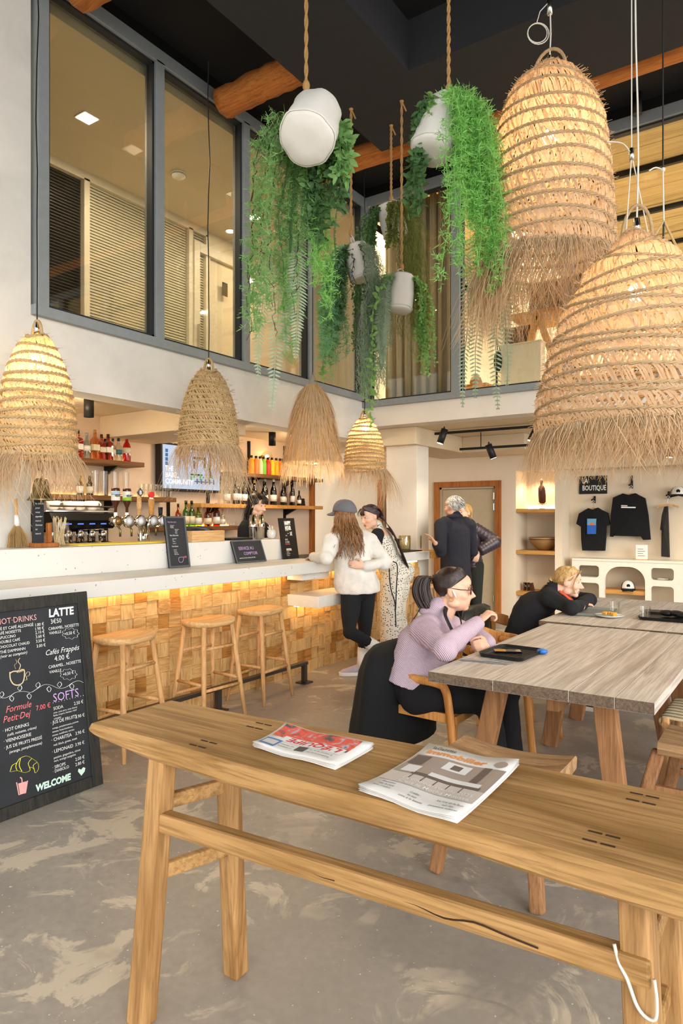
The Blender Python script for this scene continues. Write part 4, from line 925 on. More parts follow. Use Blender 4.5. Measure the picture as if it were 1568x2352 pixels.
# far end of the bar: jars, tray
p = onZ(952, 1270, 1.092); tr = Vector((-4.2, 7.0, 1.092))
tag(MB().box(-4.42, -3.95, 6.75, 7.6, 1.091, 1.103).build('serving_tray', 'black', bevel=.004), 'black tray with jars at the far end of the bar', 'tray')
def jar(px, label, things_in):
    q = onX(px, 1262, -4.12); q = Vector((-4.12, q.y, 1.104)); t = thing('glass_jar', label, 'jar', q)
    MB().lathe([(.07, 0), (.075, .02), (.075, .17), (.07, .18)], 20, q, top=False).build('jar', 'jarglass', t, smooth=True)
    MB().lathe([(.064, .014), (.064, .12), (0, .125)], 16, q).build('contents', things_in, t, smooth=True); return t, q
M['jarglass'] = glass('textured_jar', '#e6dcbc', .12)
jar(929, 'glass jar of sugar on the tray, farther left', 'lab_cream'); t, q = jar(955, 'glass jar of spoons and sticks beside the grey haired man', 'lab_cream')
for i in range(10): MB().bar(q + Vector((rr.uniform(-.03, .03), rr.uniform(-.03, .03), .1)), q + Vector((rr.uniform(-.07, .07), rr.uniform(-.07, .07), .24 + rr.uniform(-.03, .04))), .012, .004).build('utensil', 'white' if i % 2 else 'stick', t)
tag(MB().box(-4.5, -4.25, 7.35, 7.6, 1.104, 1.24).build('card_reader', 'blackmetal', bevel=.01), 'dark till box behind the jars at the bar end', 'till')
# ================================================================== PENDANTS
M['strand'] = leafy('palm_strand', '#c6a470', '#eed6aa', .42, .6, 25)
M['strand2'] = leafy('palm_strand_pink', '#cda87c', '#efd4b2', .45, .6, 25)
M['braid'] = leafy('palm_braid', '#b3925e', '#dcc08e', .2, .7, 25)
M['braid2'] = leafy('palm_braid_dark', '#a98a60', '#d8bb92', .2, .7, 25)
M['fringe'] = leafy('palm_fringe', '#cdac7e', '#f0d9b4', .35, .65, 25)
def interp(cps, t):
    for (a, ra), (b_, rb_) in zip(cps, cps[1:]):
        if t <= b_: q = (t - a) / (b_ - a); q = q; return ra + (rb_ - ra) * q
    return cps[-1][1]
def smooth_prof(cps):
    pts = cat_rom([Vector((a, b_, 0)) for a, b_ in cps], 8)
    return lambda t: max(.01, interp([(p.x, p.y) for p in pts], t))
def pendant(label, c, zt, zr, Rm, rows, cps, cable_top, n_str, bw, seed, power, strand='strand', braid='braid', fr_n=220, fr_len=.22, fr_spread=1.0, cable='cable', slant=.1, bulb_t=.3, sw=.012, burst=None, bulb=True):
    rg = random.Random(seed); cx, cy = c; prof = smooth_prof(cps); H_ = zt - zr
    rad = lambda t: Rm * prof(t)
    t = thing('pendant_lamp', label, 'pendant lamp', (cx, cy, zr), 0, None)
    wob = [(rg.uniform(0, 6.28), rg.uniform(.004, .012)) for _ in range(rows + 1)]
    def ringpt(tt, a, dr=0, dz=0, i=0):
        r_ = rad(tt) + dr; z = zt - H_ * tt + wob[i][1] * math.sin(a * 2 + wob[i][0]) * Rm / .23 + dz
        return Vector((cx + r_ * math.cos(a), cy + r_ * math.sin(a), z))
    ts = [.03 + .97 * (i / rows) ** .93 for i in range(rows + 1)]
    NB = max(40, int(2 * PI * Rm / .016)) if Rm < .3 else 120
    for i, tt in enumerate(ts):
        mb = MB(); tw = max(8, int(NB * rad(tt) / Rm / 3.5)); N = max(24, int(NB * (.4 + .6 * rad(tt) / Rm)))
        for s_ in (0, PI):
            P_ = []
            for k in range(N):
                a = 2 * PI * k / N; ph = a * tw + s_
                P_.append(ringpt(tt, a, bw * .55 * math.cos(ph), bw * .55 * math.sin(ph), i))
            mb.tube(P_, bw * .62, 5, closed=True)
        mb.build('braid_band', braid, t, smooth=True)
    mb = MB()
    for i in range(rows):
        n_ = int(n_str * (.35 + .65 * (rad(ts[i]) + rad(ts[i + 1])) / 2 / Rm))
        for k in range(n_):
            a0 = 2 * PI * k / n_ + rg.uniform(-.02, .02); da = slant * (.7 + .6 * rg.random())
            p0 = ringpt(ts[i], a0, 0, 0, i); p1 = ringpt(ts[i + 1], a0 + da, 0, 0, i + 1); m_ = ringpt((ts[i] + ts[i + 1]) / 2, a0 + da * .5, .005 + .008 * rg.random(), 0, i)
            side = Vector((-math.sin(a0), math.cos(a0), rg.uniform(-.25, .25))); w_ = sw * rg.uniform(.7, 1.25)
            mb.ribbon([p0, m_, p1], [w_ * .8, w_, w_ * .8], side)
            if k % 7 == 0:   # crossing strand, leaning the other way, a little inside
                p0 = ringpt(ts[i], a0, -.006, 0, i); p1 = ringpt(ts[i + 1], a0 - da * .7, -.006, 0, i + 1); mb.ribbon([p0, p1], [w_ * .6] * 2, side)
    mb.build('woven_strands', strand, t, kind='stuff')
    # fringe of loose ends below the rim
    mb = MB()
    for k in range(fr_n):
        a = rg.uniform(0, 2 * PI); L = fr_len * rg.uniform(.15, 1.2)
        if burst and rg.random() < burst[1]: a = burst[0] + rg.gauss(0, .35); L *= burst[2]
        p = ringpt(1, a, rg.uniform(-.01, .01), rg.uniform(-.01, .02), rows); d = Vector((math.cos(a + rg.uniform(-.9, .9)), math.sin(a + rg.uniform(-.9, .9)), 0))
        P_ = []; sp = rg.uniform(-.15, .75) * fr_spread; cu = rg.uniform(-.55, .55)
        for q in range(6):
            u = q / 5; P_.append(p + d * (L * sp * (u - .45 * u * u)) + Vector((-d.y, d.x, 0)) * (L * cu * u * u) - UP * (L * (u ** 1.25)))
        w_ = sw * .14 * rg.uniform(.7, 1.6)
        mb.tube(P_, [w_ * (1 - .75 * q / 5) for q in range(6)], 3, cap=False)
    for k in range(int(fr_n * .35)):   # stray fibres sticking out of the weave
        tt = rg.random(); a = rg.uniform(0, 2 * PI); p = ringpt(tt, a, .004, 0, 0); d = Vector((math.cos(a), math.sin(a), rg.uniform(-.6, .6))); mb.tube([p, p + d * rg.uniform(.015, .045)], sw * .12, 3, cap=False)
    mb.build('fringe', 'fringe', t, kind='stuff')
    # handle loop, cable, socket, bulb
    rt = rad(ts[0]); P_ = [Vector((cx + rt * .9 * math.cos(a), cy, zt - .03 + (.06 + Rm * .22) * math.sin(a))) for a in [PI * k / 12 for k in range(13)]]
    MB().tube(P_, bw * .9, 6).build('handle_loop', braid, t, smooth=True)
    zb = zt - H_ * bulb_t
    MB().tube([(cx, cy, zt + .07), (cx, cy, zt - .01)], .018, 12).build('socket', 'chrome', t, smooth=True)
    MB().tube([(cx, cy, zt), (cx, cy, zb + .06)], .006, 6).build('inner_cord', 'cable', t)
    mb = MB(); P_ = [Vector((cx + .008 * math.sin(k * 1.3) * (0 < k < 9), cy + .006 * math.cos(k * 2.1) * (0 < k < 9), zt + .06 + (cable_top - zt - .06) * k / 9)) for k in range(10)]
    mb.tube(P_, .0045, 6).build('suspension_cable', cable, t)
    if bulb:
        MB().sphere((cx, cy, zb), .045, 14, 10).build('bulb', 'bulb', t, smooth=True)
        MB().tube([(cx, cy, zb + .04), (cx, cy, zb + .09)], .02, 10).build('bulb_cap', 'chrome', t)
        if power: point_light('pendant_bulb', (cx, cy, zb - .07), power, WARM, .03)
    return t
BELL = [(0, .16), (.08, .38), (.2, .6), (.38, .79), (.6, .92), (.82, .99), (1, 1.0)]
BUL = [(0, .12), (.05, .34), (.14, .6), (.28, .8), (.5, .93), (.75, 1.0), (1, 1.02)]
p = onX(85, 1050, -4.0); pendant('woven straw pendant with lit bulb in front of the left pier', (p.x, p.y), 2.66, 1.89, .235, 13, BELL, ZC, 84, .012, 1, 5, fr_n=800, fr_len=.26, bulb_t=.22, burst=(-1.6, .3, 1.4), slant=.16)
p = onX(479, 1030, -4.0); pendant('woven straw pendant, unlit, hanging in front of the television', (p.x, p.y), 2.71, 2.07, .235, 15, BELL, 5.2, 90, .011, 2, 0, fr_n=850, fr_len=.3, bulb=False, burst=(-.2, .35, 1.5), slant=.16)
p = onX(837, 1085, -4.0); pendant('small glowing straw pendant below the glazing corner', (p.x, p.y), 2.60, 2.03, .222, 13, BELL, ZC, 80, .011, 3, 5, fr_n=700, fr_len=.24, bulb_t=.2, burst=(.4, .4, 1.6), slant=.16)
# shaggy pendant
def shaggy(label, c, zt, zr, Rm, cable_top):
    rg = random.Random(21); cx, cy = c; t = thing('pendant_lamp', label, 'pendant lamp', (cx, cy, zr)); H_ = zt - zr
    prof = smooth_prof([(0, .2), (.08, .42), (.25, .6), (.5, .76), (.8, .92), (1, 1.0)])
    MB().lathe([(Rm * prof(k / 10) * .93, zt - H_ * k / 10) for k in range(10)], 24, (cx, cy, 0)).build('inner_shade', 'braid', t, smooth=True)
    for L in range(9):
        mb = MB()
        for k in range(210):
            t0 = L / 9.5 + rg.uniform(-.02, .04); t0 = max(0, t0); a = rg.uniform(0, 2 * PI); t1 = min(1.16, t0 + rg.uniform(.16, .34)); r0 = Rm * prof(t0); r1 = Rm * prof(min(1, t1)) + rg.uniform(.0, .05) + max(0, t1 - 1) * .1
            a1 = a + rg.uniform(-.12, .12); p0 = Vector((cx + r0 * math.cos(a), cy + r0 * math.sin(a), zt - H_ * t0)); p1 = Vector((cx + r1 * math.cos(a1), cy + r1 * math.sin(a1), zt - H_ * t1)); m_ = p0.lerp(p1, .5) + Vector((math.cos(a), math.sin(a), 0)) * .012
            mb.ribbon([p0, m_, p1], [.005, .007, .0015], Vector((-math.sin(a), math.cos(a), rg.uniform(-.5, .5))))
        mb.build('fringe_tier', 'fringe', t, kind='stuff')
    for s_ in (-1, 1): MB().tube([(cx + s_ * .05, cy, zt), (cx, cy, zt + .12)], .004, 5).build('hanging_string', 'rope', t)
    MB().tube([(cx, cy, zt + .1), (cx, cy, cable_top)], .0045, 6).build('suspension_cable', 'cable', t)
    MB().sphere((cx, cy, zr + .12), .045, 12, 8).build('bulb', 'bulb', t, smooth=True); point_light('pendant_bulb', (cx, cy, zr + .06), 7, WARM, .03)
p = onX(718, 1090, -4.0); shaggy('shaggy dried-grass pendant shade hanging over the bar', (p.x, p.y), 2.81, 1.95, .285, ZC)
# three large hall pendants
p5 = at(1262, 560, 4.2)
pendant('tallest large straw pendant with glowing bulb, upper right', (p5.x, p5.y), 4.27, 3.09, .375, 13, [(0, .1), (.04, .34), (.12, .6), (.24, .78), (.45, .9), (.75, .98), (1, 1.02)], ZC, 190, .0115, 5, 8, 'strand2', 'braid2', 2600, .42, .8, 'cord', .1, .36, .013, (-2.2, .25, 1.2))
p6 = at(1462, 970, 3.4)
pendant('widest low straw pendant over the long table, right edge', (p6.x, p6.y), 2.92, 1.93, .49, 15, [(0, .1), (.06, .22), (.16, .42), (.32, .64), (.5, .8), (.7, .91), (.86, .98), (1, 1.0)], ZC, 200, .0100, 6, 3.5, 'strand2', 'braid2', 2600, .22, .8, 'cord', .1, .3, .0125, (-1.9, .1, 1.1))
# cable grippers and coils of the hall pendants
t = thing('cable_gripper', 'steel cable gripper with a coil of spare cord above the tallest pendant', 'cable gripper', (p5.x, p5.y, 4.62))
MB().tube([(p5.x, p5.y, 4.60), (p5.x, p5.y, 4.70)], .016, 10).build('gripper', 'steel', t, smooth=True)
for s_ in (-.012, .012): MB().tube([(p5.x + s_, p5.y, 4.7), (p5.x + s_ * .5, p5.y, ZC)], .003, 5).build('cord', 'cord', t)
for r_, o_ in ((.06, (-.07, -.02, -.05)), (.066, (-.065, -.02, -.055)), (.05, (.13, .05, .3))):
    MB().tube([Vector((p5.x, p5.y, 4.55)) + Vector(o_) + RGT * (r_ * math.cos(a)) + UP * (r_ * math.sin(a)) for a in [2 * PI * k / 20 for k in range(20)]], .0035, 5, closed=True).build('cord_coil', 'cord', t, smooth=True)
MB().tube([(p5.x, p5.y, 4.68), (p5.x - .05, p5.y - .03, 4.62), (p5.x - .07, p5.y - .03, 4.56)], .003, 5).build('cord', 'cord', t)
t = thing('cable_gripper', 'steel cable gripper on the thin lines above the widest pendant', 'cable gripper', (p6.x, p6.y, 3.3))
q = at(1450, 355, 3.4); MB().tube([q - UP * .03, q + UP * .03], .012, 10).build('gripper', 'steel', t, smooth=True)
MB().tube([q, Vector((q.x, q.y, ZC))], .003, 5).build('cord', 'cord', t); MB().tube([q, at(1437, 540, 3.38)], .003, 5).build('cord', 'cord', t); MB().tube([q, at(1490, 545, 3.42), at(1500, 560, 3.42)], .003, 5).build('cord', 'cord', t)
MB().tube(cat_rom([q, at(1430, 330, 3.4), at(1393, 325, 3.4)], 5), .003, 5).build('cord', 'cord', t)
t = thing('suspension_line', 'thin knotted line splitting into two strands at the right edge', 'suspension line', at(1524, 510, 3.5))
k_ = at(1522, 390, 3.5); e_ = at(1524, 507, 3.5); MB().tube([(k_.x, k_.y, ZC), k_], .004, 6).build('line', 'cable', t); MB().tube([k_, e_], .004, 6).build('line', 'cord', t)
MB().tube([e_, at(1495, 552, 3.5)], .006, 6).build('strand', 'braid', t); MB().tube([e_, at(1572, 606, 3.5)], .006, 6).build('strand', 'braid', t); MB().tube([e_, at(1522, 575, 3.5)], .005, 6).build('strand', 'cable', t)
MB().tube(cat_rom([k_, at(1505, 385, 3.5), at(1490, 392, 3.5)], 5), .004, 5).build('loose_end', 'cord', t); MB().sphere(k_, .012, 8, 6).build('knot', 'cord', t)
# ================================================================== HANGING PLANTERS
for n_, a, b_ in (('lf_dark', '#466b3c', '#6f9660'), ('lf_mid', '#6a9a55', '#9cc87e'), ('lf_bright', '#79bd58', '#aadf84'), ('lf_grey', '#8aa386', '#bfd0b4'), ('lf_olive', '#66702f', '#9aa052'), ('lf_fresh', '#74a84e', '#a9cf86'), ('lf_mint', '#6fae7e', '#9fd0a2')): M[n_] = leafy(n_, a, b_, .4, .5, 14)
M['twig'] = plain('dark_twig', '#3d3226', .8)
def leaf(mb, p, d, n, L, W):
    d = d.normalized(); s_ = d.cross(n); s_ = s_.normalized() if s_.length > 1e-4 else Vector((1, 0, 0)); u = s_.cross(d)
    mb.add([p, p + d * L * .35 - s_ * W * .5 + u * L * .04, p + d * L * .35 + s_ * W * .5 + u * L * .04, p + d * L * .72 - s_ * W * .38, p + d * L * .72 + s_ * W * .38, p + d * L - u * L * .08],
           [(0, 2, 1), (1, 2, 4, 3), (3, 4, 5)])
def rnd(rg): 
    v = Vector((rg.gauss(0, 1), rg.gauss(0, 1), rg.gauss(0, 1))); return v.normalized()
def vine_path(rg, p, out, L, sway=.08, n=12, outk=.25):
    P_ = [p]; d = (out * .8 + UP * .35).normalized(); st = L / n; q = Vector((rg.gauss(0, 1), rg.gauss(0, 1), 0)) * sway
    for i in range(n):
        d = (d * .62 + Vector((0, 0, -1)) * .55 + (q * math.sin(i * .9 + L * 7)) * .8 + rnd(rg) * .1 + out * outk * (.5 if i < 2 else 0)).normalized(); P_.append(P_[-1] + d * st)
    return P_
def vine(t, rg, kind, p, out, L, mat):
    mb = MB(); P_ = cat_rom(vine_path(rg, p, out, L), 3)
    N = len(P_)
    if kind == 'leaf':
        mb.tube(P_, .0025, 4)
        for i in range(2, N, 1):
            for s_ in range(2):
                d = (rnd(rg) * 1.0 + Vector((0, 0, -.35))); leaf(mb, P_[i], d, rnd(rg), rg.uniform(.04, .075), rg.uniform(.024, .036))
        nm = 'leafy_vine'
    elif kind == 'small':
        mb.tube(P_, .002, 4)
        for i in range(1, N):
            for s_ in range(4): leaf(mb, P_[i] + rnd(rg) * .01, rnd(rg) + Vector((0, 0, -.3)), rnd(rg), rg.uniform(.022, .036), rg.uniform(.014, .022))
        nm = 'small_leaf_vine'
    elif kind in ('fern', 'lowfern'):
        mb.tube(P_, .003, 4); sd = Vector((rg.gauss(0, 1), rg.gauss(0, 1), 0)).normalized()
        for i in range(2 if kind == 'fern' else int(N * .45), N):
            u = i / N; W = .085 * math.sin(PI * min(1, u * .9 + .1)) ** .7
            for q in range(2):
                pp = P_[i].lerp(P_[min(i + 1, N - 1)], q / 2); tn = (P_[min(i + 1, N - 1)] - P_[i - 1]).normalized()
                for s_ in (-1, 1): leaf(mb, pp, sd * s_ + tn * .45 + rnd(rg) * .06, tn.cross(sd), W * rg.uniform(.85, 1.1), .012)
        nm = 'fern_frond'
    elif kind == 'feather':
        mb.tube(P_, .002, 4)
        for i in range(1, N):
            for s_ in range(3):
                d = (rnd(rg) + Vector((0, 0, -.2))).normalized(); b0 = P_[i]; b1 = b0 + d * rg.uniform(.04, .09); mb.ribbon([b0, b1], [.003, .002], rnd(rg))
                for q in range(7):
                    bb = b0.lerp(b1, .25 + .75 * q / 7); mb.ribbon([bb, bb + (d * .5 + rnd(rg)).normalized() * rg.uniform(.02, .038)], [.0065, .002], rnd(rg))
        nm = 'feathery_spray'
    elif kind == 'moss':
        for s_ in range(7):
            o_ = rnd(rg) * .02; Q = [pp + o_ + rnd(rg) * .018 for pp in P_]; mb.tube(Q, .0016, 3, cap=False)
        for i in range(1, N):
            for s_ in range(3): a_ = P_[i] + rnd(rg) * .025; mb.ribbon([a_, a_ + rnd(rg) * .03, a_ + rnd(rg) * .05], [.003, .003, .001], rnd(rg))
        nm = 'moss_strand'
    else:
        mb.tube([pp + rnd(rg) * .02 for pp in P_], [.005 * (1 - .7 * i / N) for i in range(N)], 5)
        for i in range(3, N, 4): mb.tube([P_[i], P_[i] + rnd(rg) * .06], .002, 4)
        nm = 'bare_twig'
    mb.build(nm, mat, t)
def planter(label, rope_top, hang, c, axis, r, h, spec, seed, knot_tail=False):
    """canvas bag: c = centre of the open rim, axis = direction from rim to base; spec = (kind, count, length range, material, side directions)"""
    rg = random.Random(seed); axis = Vector(axis).normalized(); t = thing('hanging_planter', label, 'hanging planter', Vector(c) + axis * h)
    s_, u = frame_of(axis); rings = []; n = 40
    def ring(q, k): return [Vector(c) + axis * (h * q) + (s_ * math.cos(2 * PI * i / n) + u * math.sin(2 * PI * i / n)) * (r * k * (1 + .03 * math.sin(i * .47 + q * 5) + .02 * math.sin(i * .94 + 1) + .012 * math.sin(i * 1.57 + q * 9))) for i in range(n)]
    rings = [ring(0.03, .8), ring(0, .86), ring(-.02, .9), ring(.02, .94), ring(.25, .95), ring(.55, 1.0), ring(.85, 1.0), ring(.97, .97), ring(1.0, .9), ring(1.01, .4)]
    MB().loft(rings).build('canvas_bag', 'canvas', t, smooth=True)
    MB().tube([pp for pp in ring(.94, 1.015)], .004, 5, closed=True).build('seam', 'canvas', t, smooth=True)
    MB().lathe([(0, .02), (r * .84, .0)], 20, (0, 0, 0), basis(Vector(c) + axis * .03, s_, u)).build('soil', 'twig', t)
    for q in (-1, 1):
        a_ = Vector(c) + s_ * (r * .86 * q); MB().tube(cat_rom([a_ + axis * .05, a_.lerp(hang, .5) + s_ * q * .02, hang], 5), .009, 6, flat=.4).build('strap', 'canvas', t, smooth=True)

    mb = MB(); L_ = rope_top - hang
    for ph in (0, PI):
        mb.tube([hang + L_ * (k / 60) + Vector((math.cos(k * .9 + ph), math.sin(k * .9 + ph), 0)) * .006 for k in range(61)], .0075, 5)
    mb.build('rope', 'rope', t, smooth=True)
    MB().sphere(hang + UP * .02, (.022, .022, .035), 10, 8).build('knot', 'rope', t, smooth=True)
    if knot_tail: MB().tube([rope_top, rope_top + RGT * .04 - UP * .09], .007, 5).build('rope_tail', 'rope', t); MB().sphere(rope_top, .02, 8, 6).build('hook_knot', 'rope', t, smooth=True)
    for kind, cnt, (l0, l1), mat, dirs in spec:
        for i in range(cnt):
            dv = dirs[i % len(dirs)] if dirs else None
            a = rg.uniform(0, 2 * PI); out = (Vector((math.cos(a), math.sin(a), 0)) if dv is None else (dv + Vector((rg.uniform(-.45, .45), rg.uniform(-.45, .45), 0))).normalized())
            p = Vector(c) + axis * .02 + (out - axis * out.dot(axis)) * (r * rg.uniform(.3, .95)); vine(t, rg, kind, p, out, rg.uniform(l0, l1), mat)
    return t
L_, R2, B_, F_ = -RGT, RGT, FWD, -FWD
c1 = at(728, 262, 4.0)
planter('large white canvas bag planter tipped on its side, nearest the bar', Vector((at(703, 205, 4.0).x, at(703, 205, 4.0).y, 5.62)), at(703, 205, 4.0), c1, (at(690, 352, 3.74) - c1), .155, .31,
  [('leaf', 12, (.3, .72), 'lf_dark', [R2 * .3 + B_ * .8, R2 * .15 + B_ * .7, R2 * .35 + B_]), ('leaf', 5, (.2, .4), 'lf_mid', [B_, R2]), ('feather', 12, (.6, 1.5), 'lf_mid', [L_ + B_, L_ * .6 + B_, L_]), ('feather', 7, (.8, 1.3), 'lf_bright', [B_, B_ + L_ * .4]), ('lowfern', 4, (1.3, 1.8), 'lf_grey', [L_ * .7 + B_, B_ + L_ * .3]), ('fern', 3, (.7, 1.1), 'lf_dark', [L_ + B_, B_ + R2 * .2]), ('twig', 4, (.9, 1.5), 'twig', [L_ + B_, L_])], 31)
c2 = at(1025, 245, 4.2)
planter('white canvas bag planter behind a thick bright green feathery cascade', Vector((at(1030, 215, 4.2).x, at(1030, 215, 4.2).y, 5.2)), at(1030, 212, 4.2), c2, (at(985, 360, 4.1) - c2), .125, .36,
  [('feather', 44, (.35, 1.35), 'lf_bright', [R2 * .5 + F_ * .6, R2 * .9 + F_ * .5, R2 * .5 + F_ * .9, R2 * .9 + B_ * .2]), ('leaf', 9, (.3, .75), 'lf_dark', [L_, L_ + F_ * .3, L_ + B_ * .4]), ('leaf', 6, (.2, .4), 'lf_fresh', [F_ * .5, R2 * .3 + F_]), ('lowfern', 5, (1.5, 2.0), 'lf_grey', [R2 * 1.2, R2 * .8 + B_ * .4, R2 + B_ * .2]), ('feather', 5, (1.0, 1.4), 'lf_fresh', [R2 * .5])], 32)
def hp(px, py, pxr, pyr, rope_px, rope_py, lab, r, h, tilt, spec, seed):
    top = onZ(rope_px, rope_py, 5.2); D = (top - Vector((0, 0, EYE))).dot(FWD)
    hang = at(pxr, pyr, D); hang.x, hang.y = top.x, top.y; c = at(px, py, D); planter(lab, top, hang, c, tilt, r, h, spec, seed, True)
hp(812, 568, 805, 540, 806, 250, 'white canvas bag planter with trailing green vines in front of the glazing corner', .125, .3, Vector((.25, .2, -1)),
   [('leaf', 12, (.3, .8), 'lf_dark', [L_, L_ + F_, L_ + B_]), ('feather', 26, (.5, 1.1), 'lf_mint', [L_, L_ + F_ * .3, L_ + B_]), ('leaf', 5, (.8, 1.3), 'lf_mid', [L_ + F_ * .3, L_ + B_]), ('moss', 16, (.6, 1.1), 'lf_grey', [R2, R2 + F_, R2 + B_]), ('twig', 4, (.4, .8), 'twig', [F_, L_]), ('feather', 4, (.9, 1.3), 'lf_fresh', [L_ + B_ * .5])], 33)
hp(893, 470, 890, 462, 898, 288, 'small white bag planter veiled in olive moss, highest and farthest back', .12, .3, Vector((.1, .3, -1)),
   [('moss', 26, (.6, 1.5), 'lf_olive', [R2, F_ + R2 * .6, R2 + B_]), ('small', 20, (.5, 1.5), 'lf_dark', [L_, L_ + F_ * .5, L_ + B_]), ('small', 6, (.3, .6), 'lf_olive', [F_])], 34)
hp(924, 636, 922, 618, 922, 232, 'small white bag planter with round variegated leaves, lowest of the three far ones', .115, .31, Vector((-.05, -.1, -1)),
   [('moss', 24, (.5, 1.2), 'lf_grey', [L_, L_ + F_ * .3, L_ + B_]), ('small', 14, (.4, .95), 'lf_fresh', [R2, R2 + F_ * .2]), ('small', 4, (.3, .8), 'lf_olive', [R2]), ('leaf', 6, (.9, 1.4), 'lf_fresh', [L_ + F_ * .4, L_]), ('fern', 2, (.7, 1.0), 'lf_grey', [L_])], 35)
# ================================================================== FOREGROUND CONSOLE
rr = random.Random(17)
M['twigdark'] = plain('dark_gap', '#3a2614', .9)
CB = thing('console_bench', 'long old elm console bench with newspapers in the foreground', 'bench', (-.9, 1.55, 0))
def plank_loft(xs_, fn, name, mat, par, bevel=0):
    rings = []
    for x in xs_:
        y0, y1, z0, z1 = fn(x); e = .012; j = lambda: rr.uniform(-.003, .003)
        rings.append([Vector((x, y0 + e + j(), z0)), Vector((x, y0 + j(), z0 + e)), Vector((x, y0 + j(), z1 - e)), Vector((x, y0 + e, z1)), Vector((x, (y0 + y1) / 2, z1)), Vector((x, y1 - e, z1)), Vector((x, y1 + j(), z1 - e)), Vector((x, y1 + j(), z0 + e)), Vector((x, y1 - e, z0)), Vector((x, (y0 + y1) / 2, z0))])
    return MB().loft(rings).build(name, mat, par)
def topfn(x):
    u = (x + 1.87) / 1.7; th = .064 if x > -1.6 else .03 + .034 * max(0, (x + 1.87) / .27) ** .6
    return 1.335 + .006 * math.sin(x * 7), 1.685 + .11 * min(1, max(0, u)) + .006 * math.sin(x * 5), .85 - th, .85
plank_loft([-1.87, -1.865, -1.84, -1.78, -1.7] + [-1.6 + .1 * i for i in range(18)], topfn, 'top_plank', 'benchwood', CB)
def bleg(p0, p1, w=.066): MB().bar(p0, p1, w * .92, w, (0, 1, 0), w * 1.0, w * 1.02).build('leg', 'benchleg', CB, bevel=.009)
bleg((-1.585, 1.385, .79), (-1.635, 1.345, 0)); bleg((-1.53, 1.60, .79), (-1.552, 1.665, 0), .062); bleg((-.275, 1.43, .79), (-.23, 1.39, 0)); bleg((-.27, 1.67, .79), (-.23, 1.73, 0))
MB().bar((-1.615, 1.375, .603), (-.24, 1.405, .64), .045, .056).build('stretcher', 'benchwood', CB, bevel=.008)
for z in (.645, .44): MB().bar((-1.605, 1.36 + z * .04, z), (-1.535, 1.64 - z * .05, z + .0), .028, .045).build('side_rail', 'benchwood', CB, bevel=.006); MB().bar((-.262, 1.40, z), (-.262, 1.69, z), .028, .045).build('side_rail', 'benchwood', CB, bevel=.006)
MB().box(-1.55, -.25, 1.59, 1.63, .73, .788).build('apron', 'benchwood', CB, bevel=.005)
for x_, y_ in ((-.36, 1.44), (-.33, 1.70), (-1.45, 1.40), (-1.43, 1.62)):
    for dx, dy in ((0, -.022), (0, .022), (.035, -.022), (.035, .022)): MB().box(x_ + dx - .014, x_ + dx + .014, y_ + dy - .003, y_ + dy + .003, .8485, .8512).build('tenon_mark', 'twigdark', CB)
for a, b_ in ((-1.2, -.95), (-.8, -.45)): MB().tube(cat_rom([(a + (b_ - a) * k / 5, 1.362 + .014 * (a + 1.6) , .612 + .018 * (a + 1.6) + rr.uniform(-.01, .01)) for k in range(6)], 3), .0022, 4).build('crack', 'twigdark', CB)
t = thing('tied_cord', 'white cord looped around the right leg of the console bench', 'cord', (-.27, 1.39, .5))
MB().tube(cat_rom([onY(1410, 2168, 1.385), onY(1420, 2210, 1.383), onY(1440, 2250, 1.38), onY(1462, 2310, 1.378), onY(1485, 2338, 1.376), onY(1505, 2340, 1.376), onY(1508, 2300, 1.378), onY(1502, 2250, 1.38)], 6), .0035, 6).build('cord', 'cord', t, smooth=True)
# ---- newspapers
M['paper'] = plain('newsprint', '#e4e2de', .8, 0, .03); M['paper2'] = plain('newsprint_inner', '#cfccc6', .8); M['n_red'] = plain('masthead_red', '#d8323a', .7); M['n_orange'] = plain('masthead_orange', '#e89448', .7); M['n_ink'] = plain('news_ink', '#5a5552', .8); M['n_taupe'] = plain('photo_taupe', '#a8978a', .7); M['n_taupe2'] = plain('photo_light', '#cfc4ba', .7); M['n_dark'] = plain('photo_brown', '#6f6058', .7); M['n_blue'] = plain('news_blue', '#5b7fb4', .7)
def collage(name, cols, scale):
    n = NT(name); v = n.coords(rand=False); vo = n.node('ShaderNodeTexVoronoi'); vo.inputs['Scale'].default_value = scale; n.link(v, vo.inputs['Vector'])
    n.set(n.ramp(n.noise(v, scale * .45, 3, .6, 1.5), [(i / (len(cols) - 1) * .5 + .25, c_) for i, c_ in enumerate(cols)]), .6); return n.m
M['n_race'] = collage('racing_photo', ['#2f2c30', '#5c5660', '#e2523a', '#d9645a', '#b8b4bc', '#3a3840'], 34)
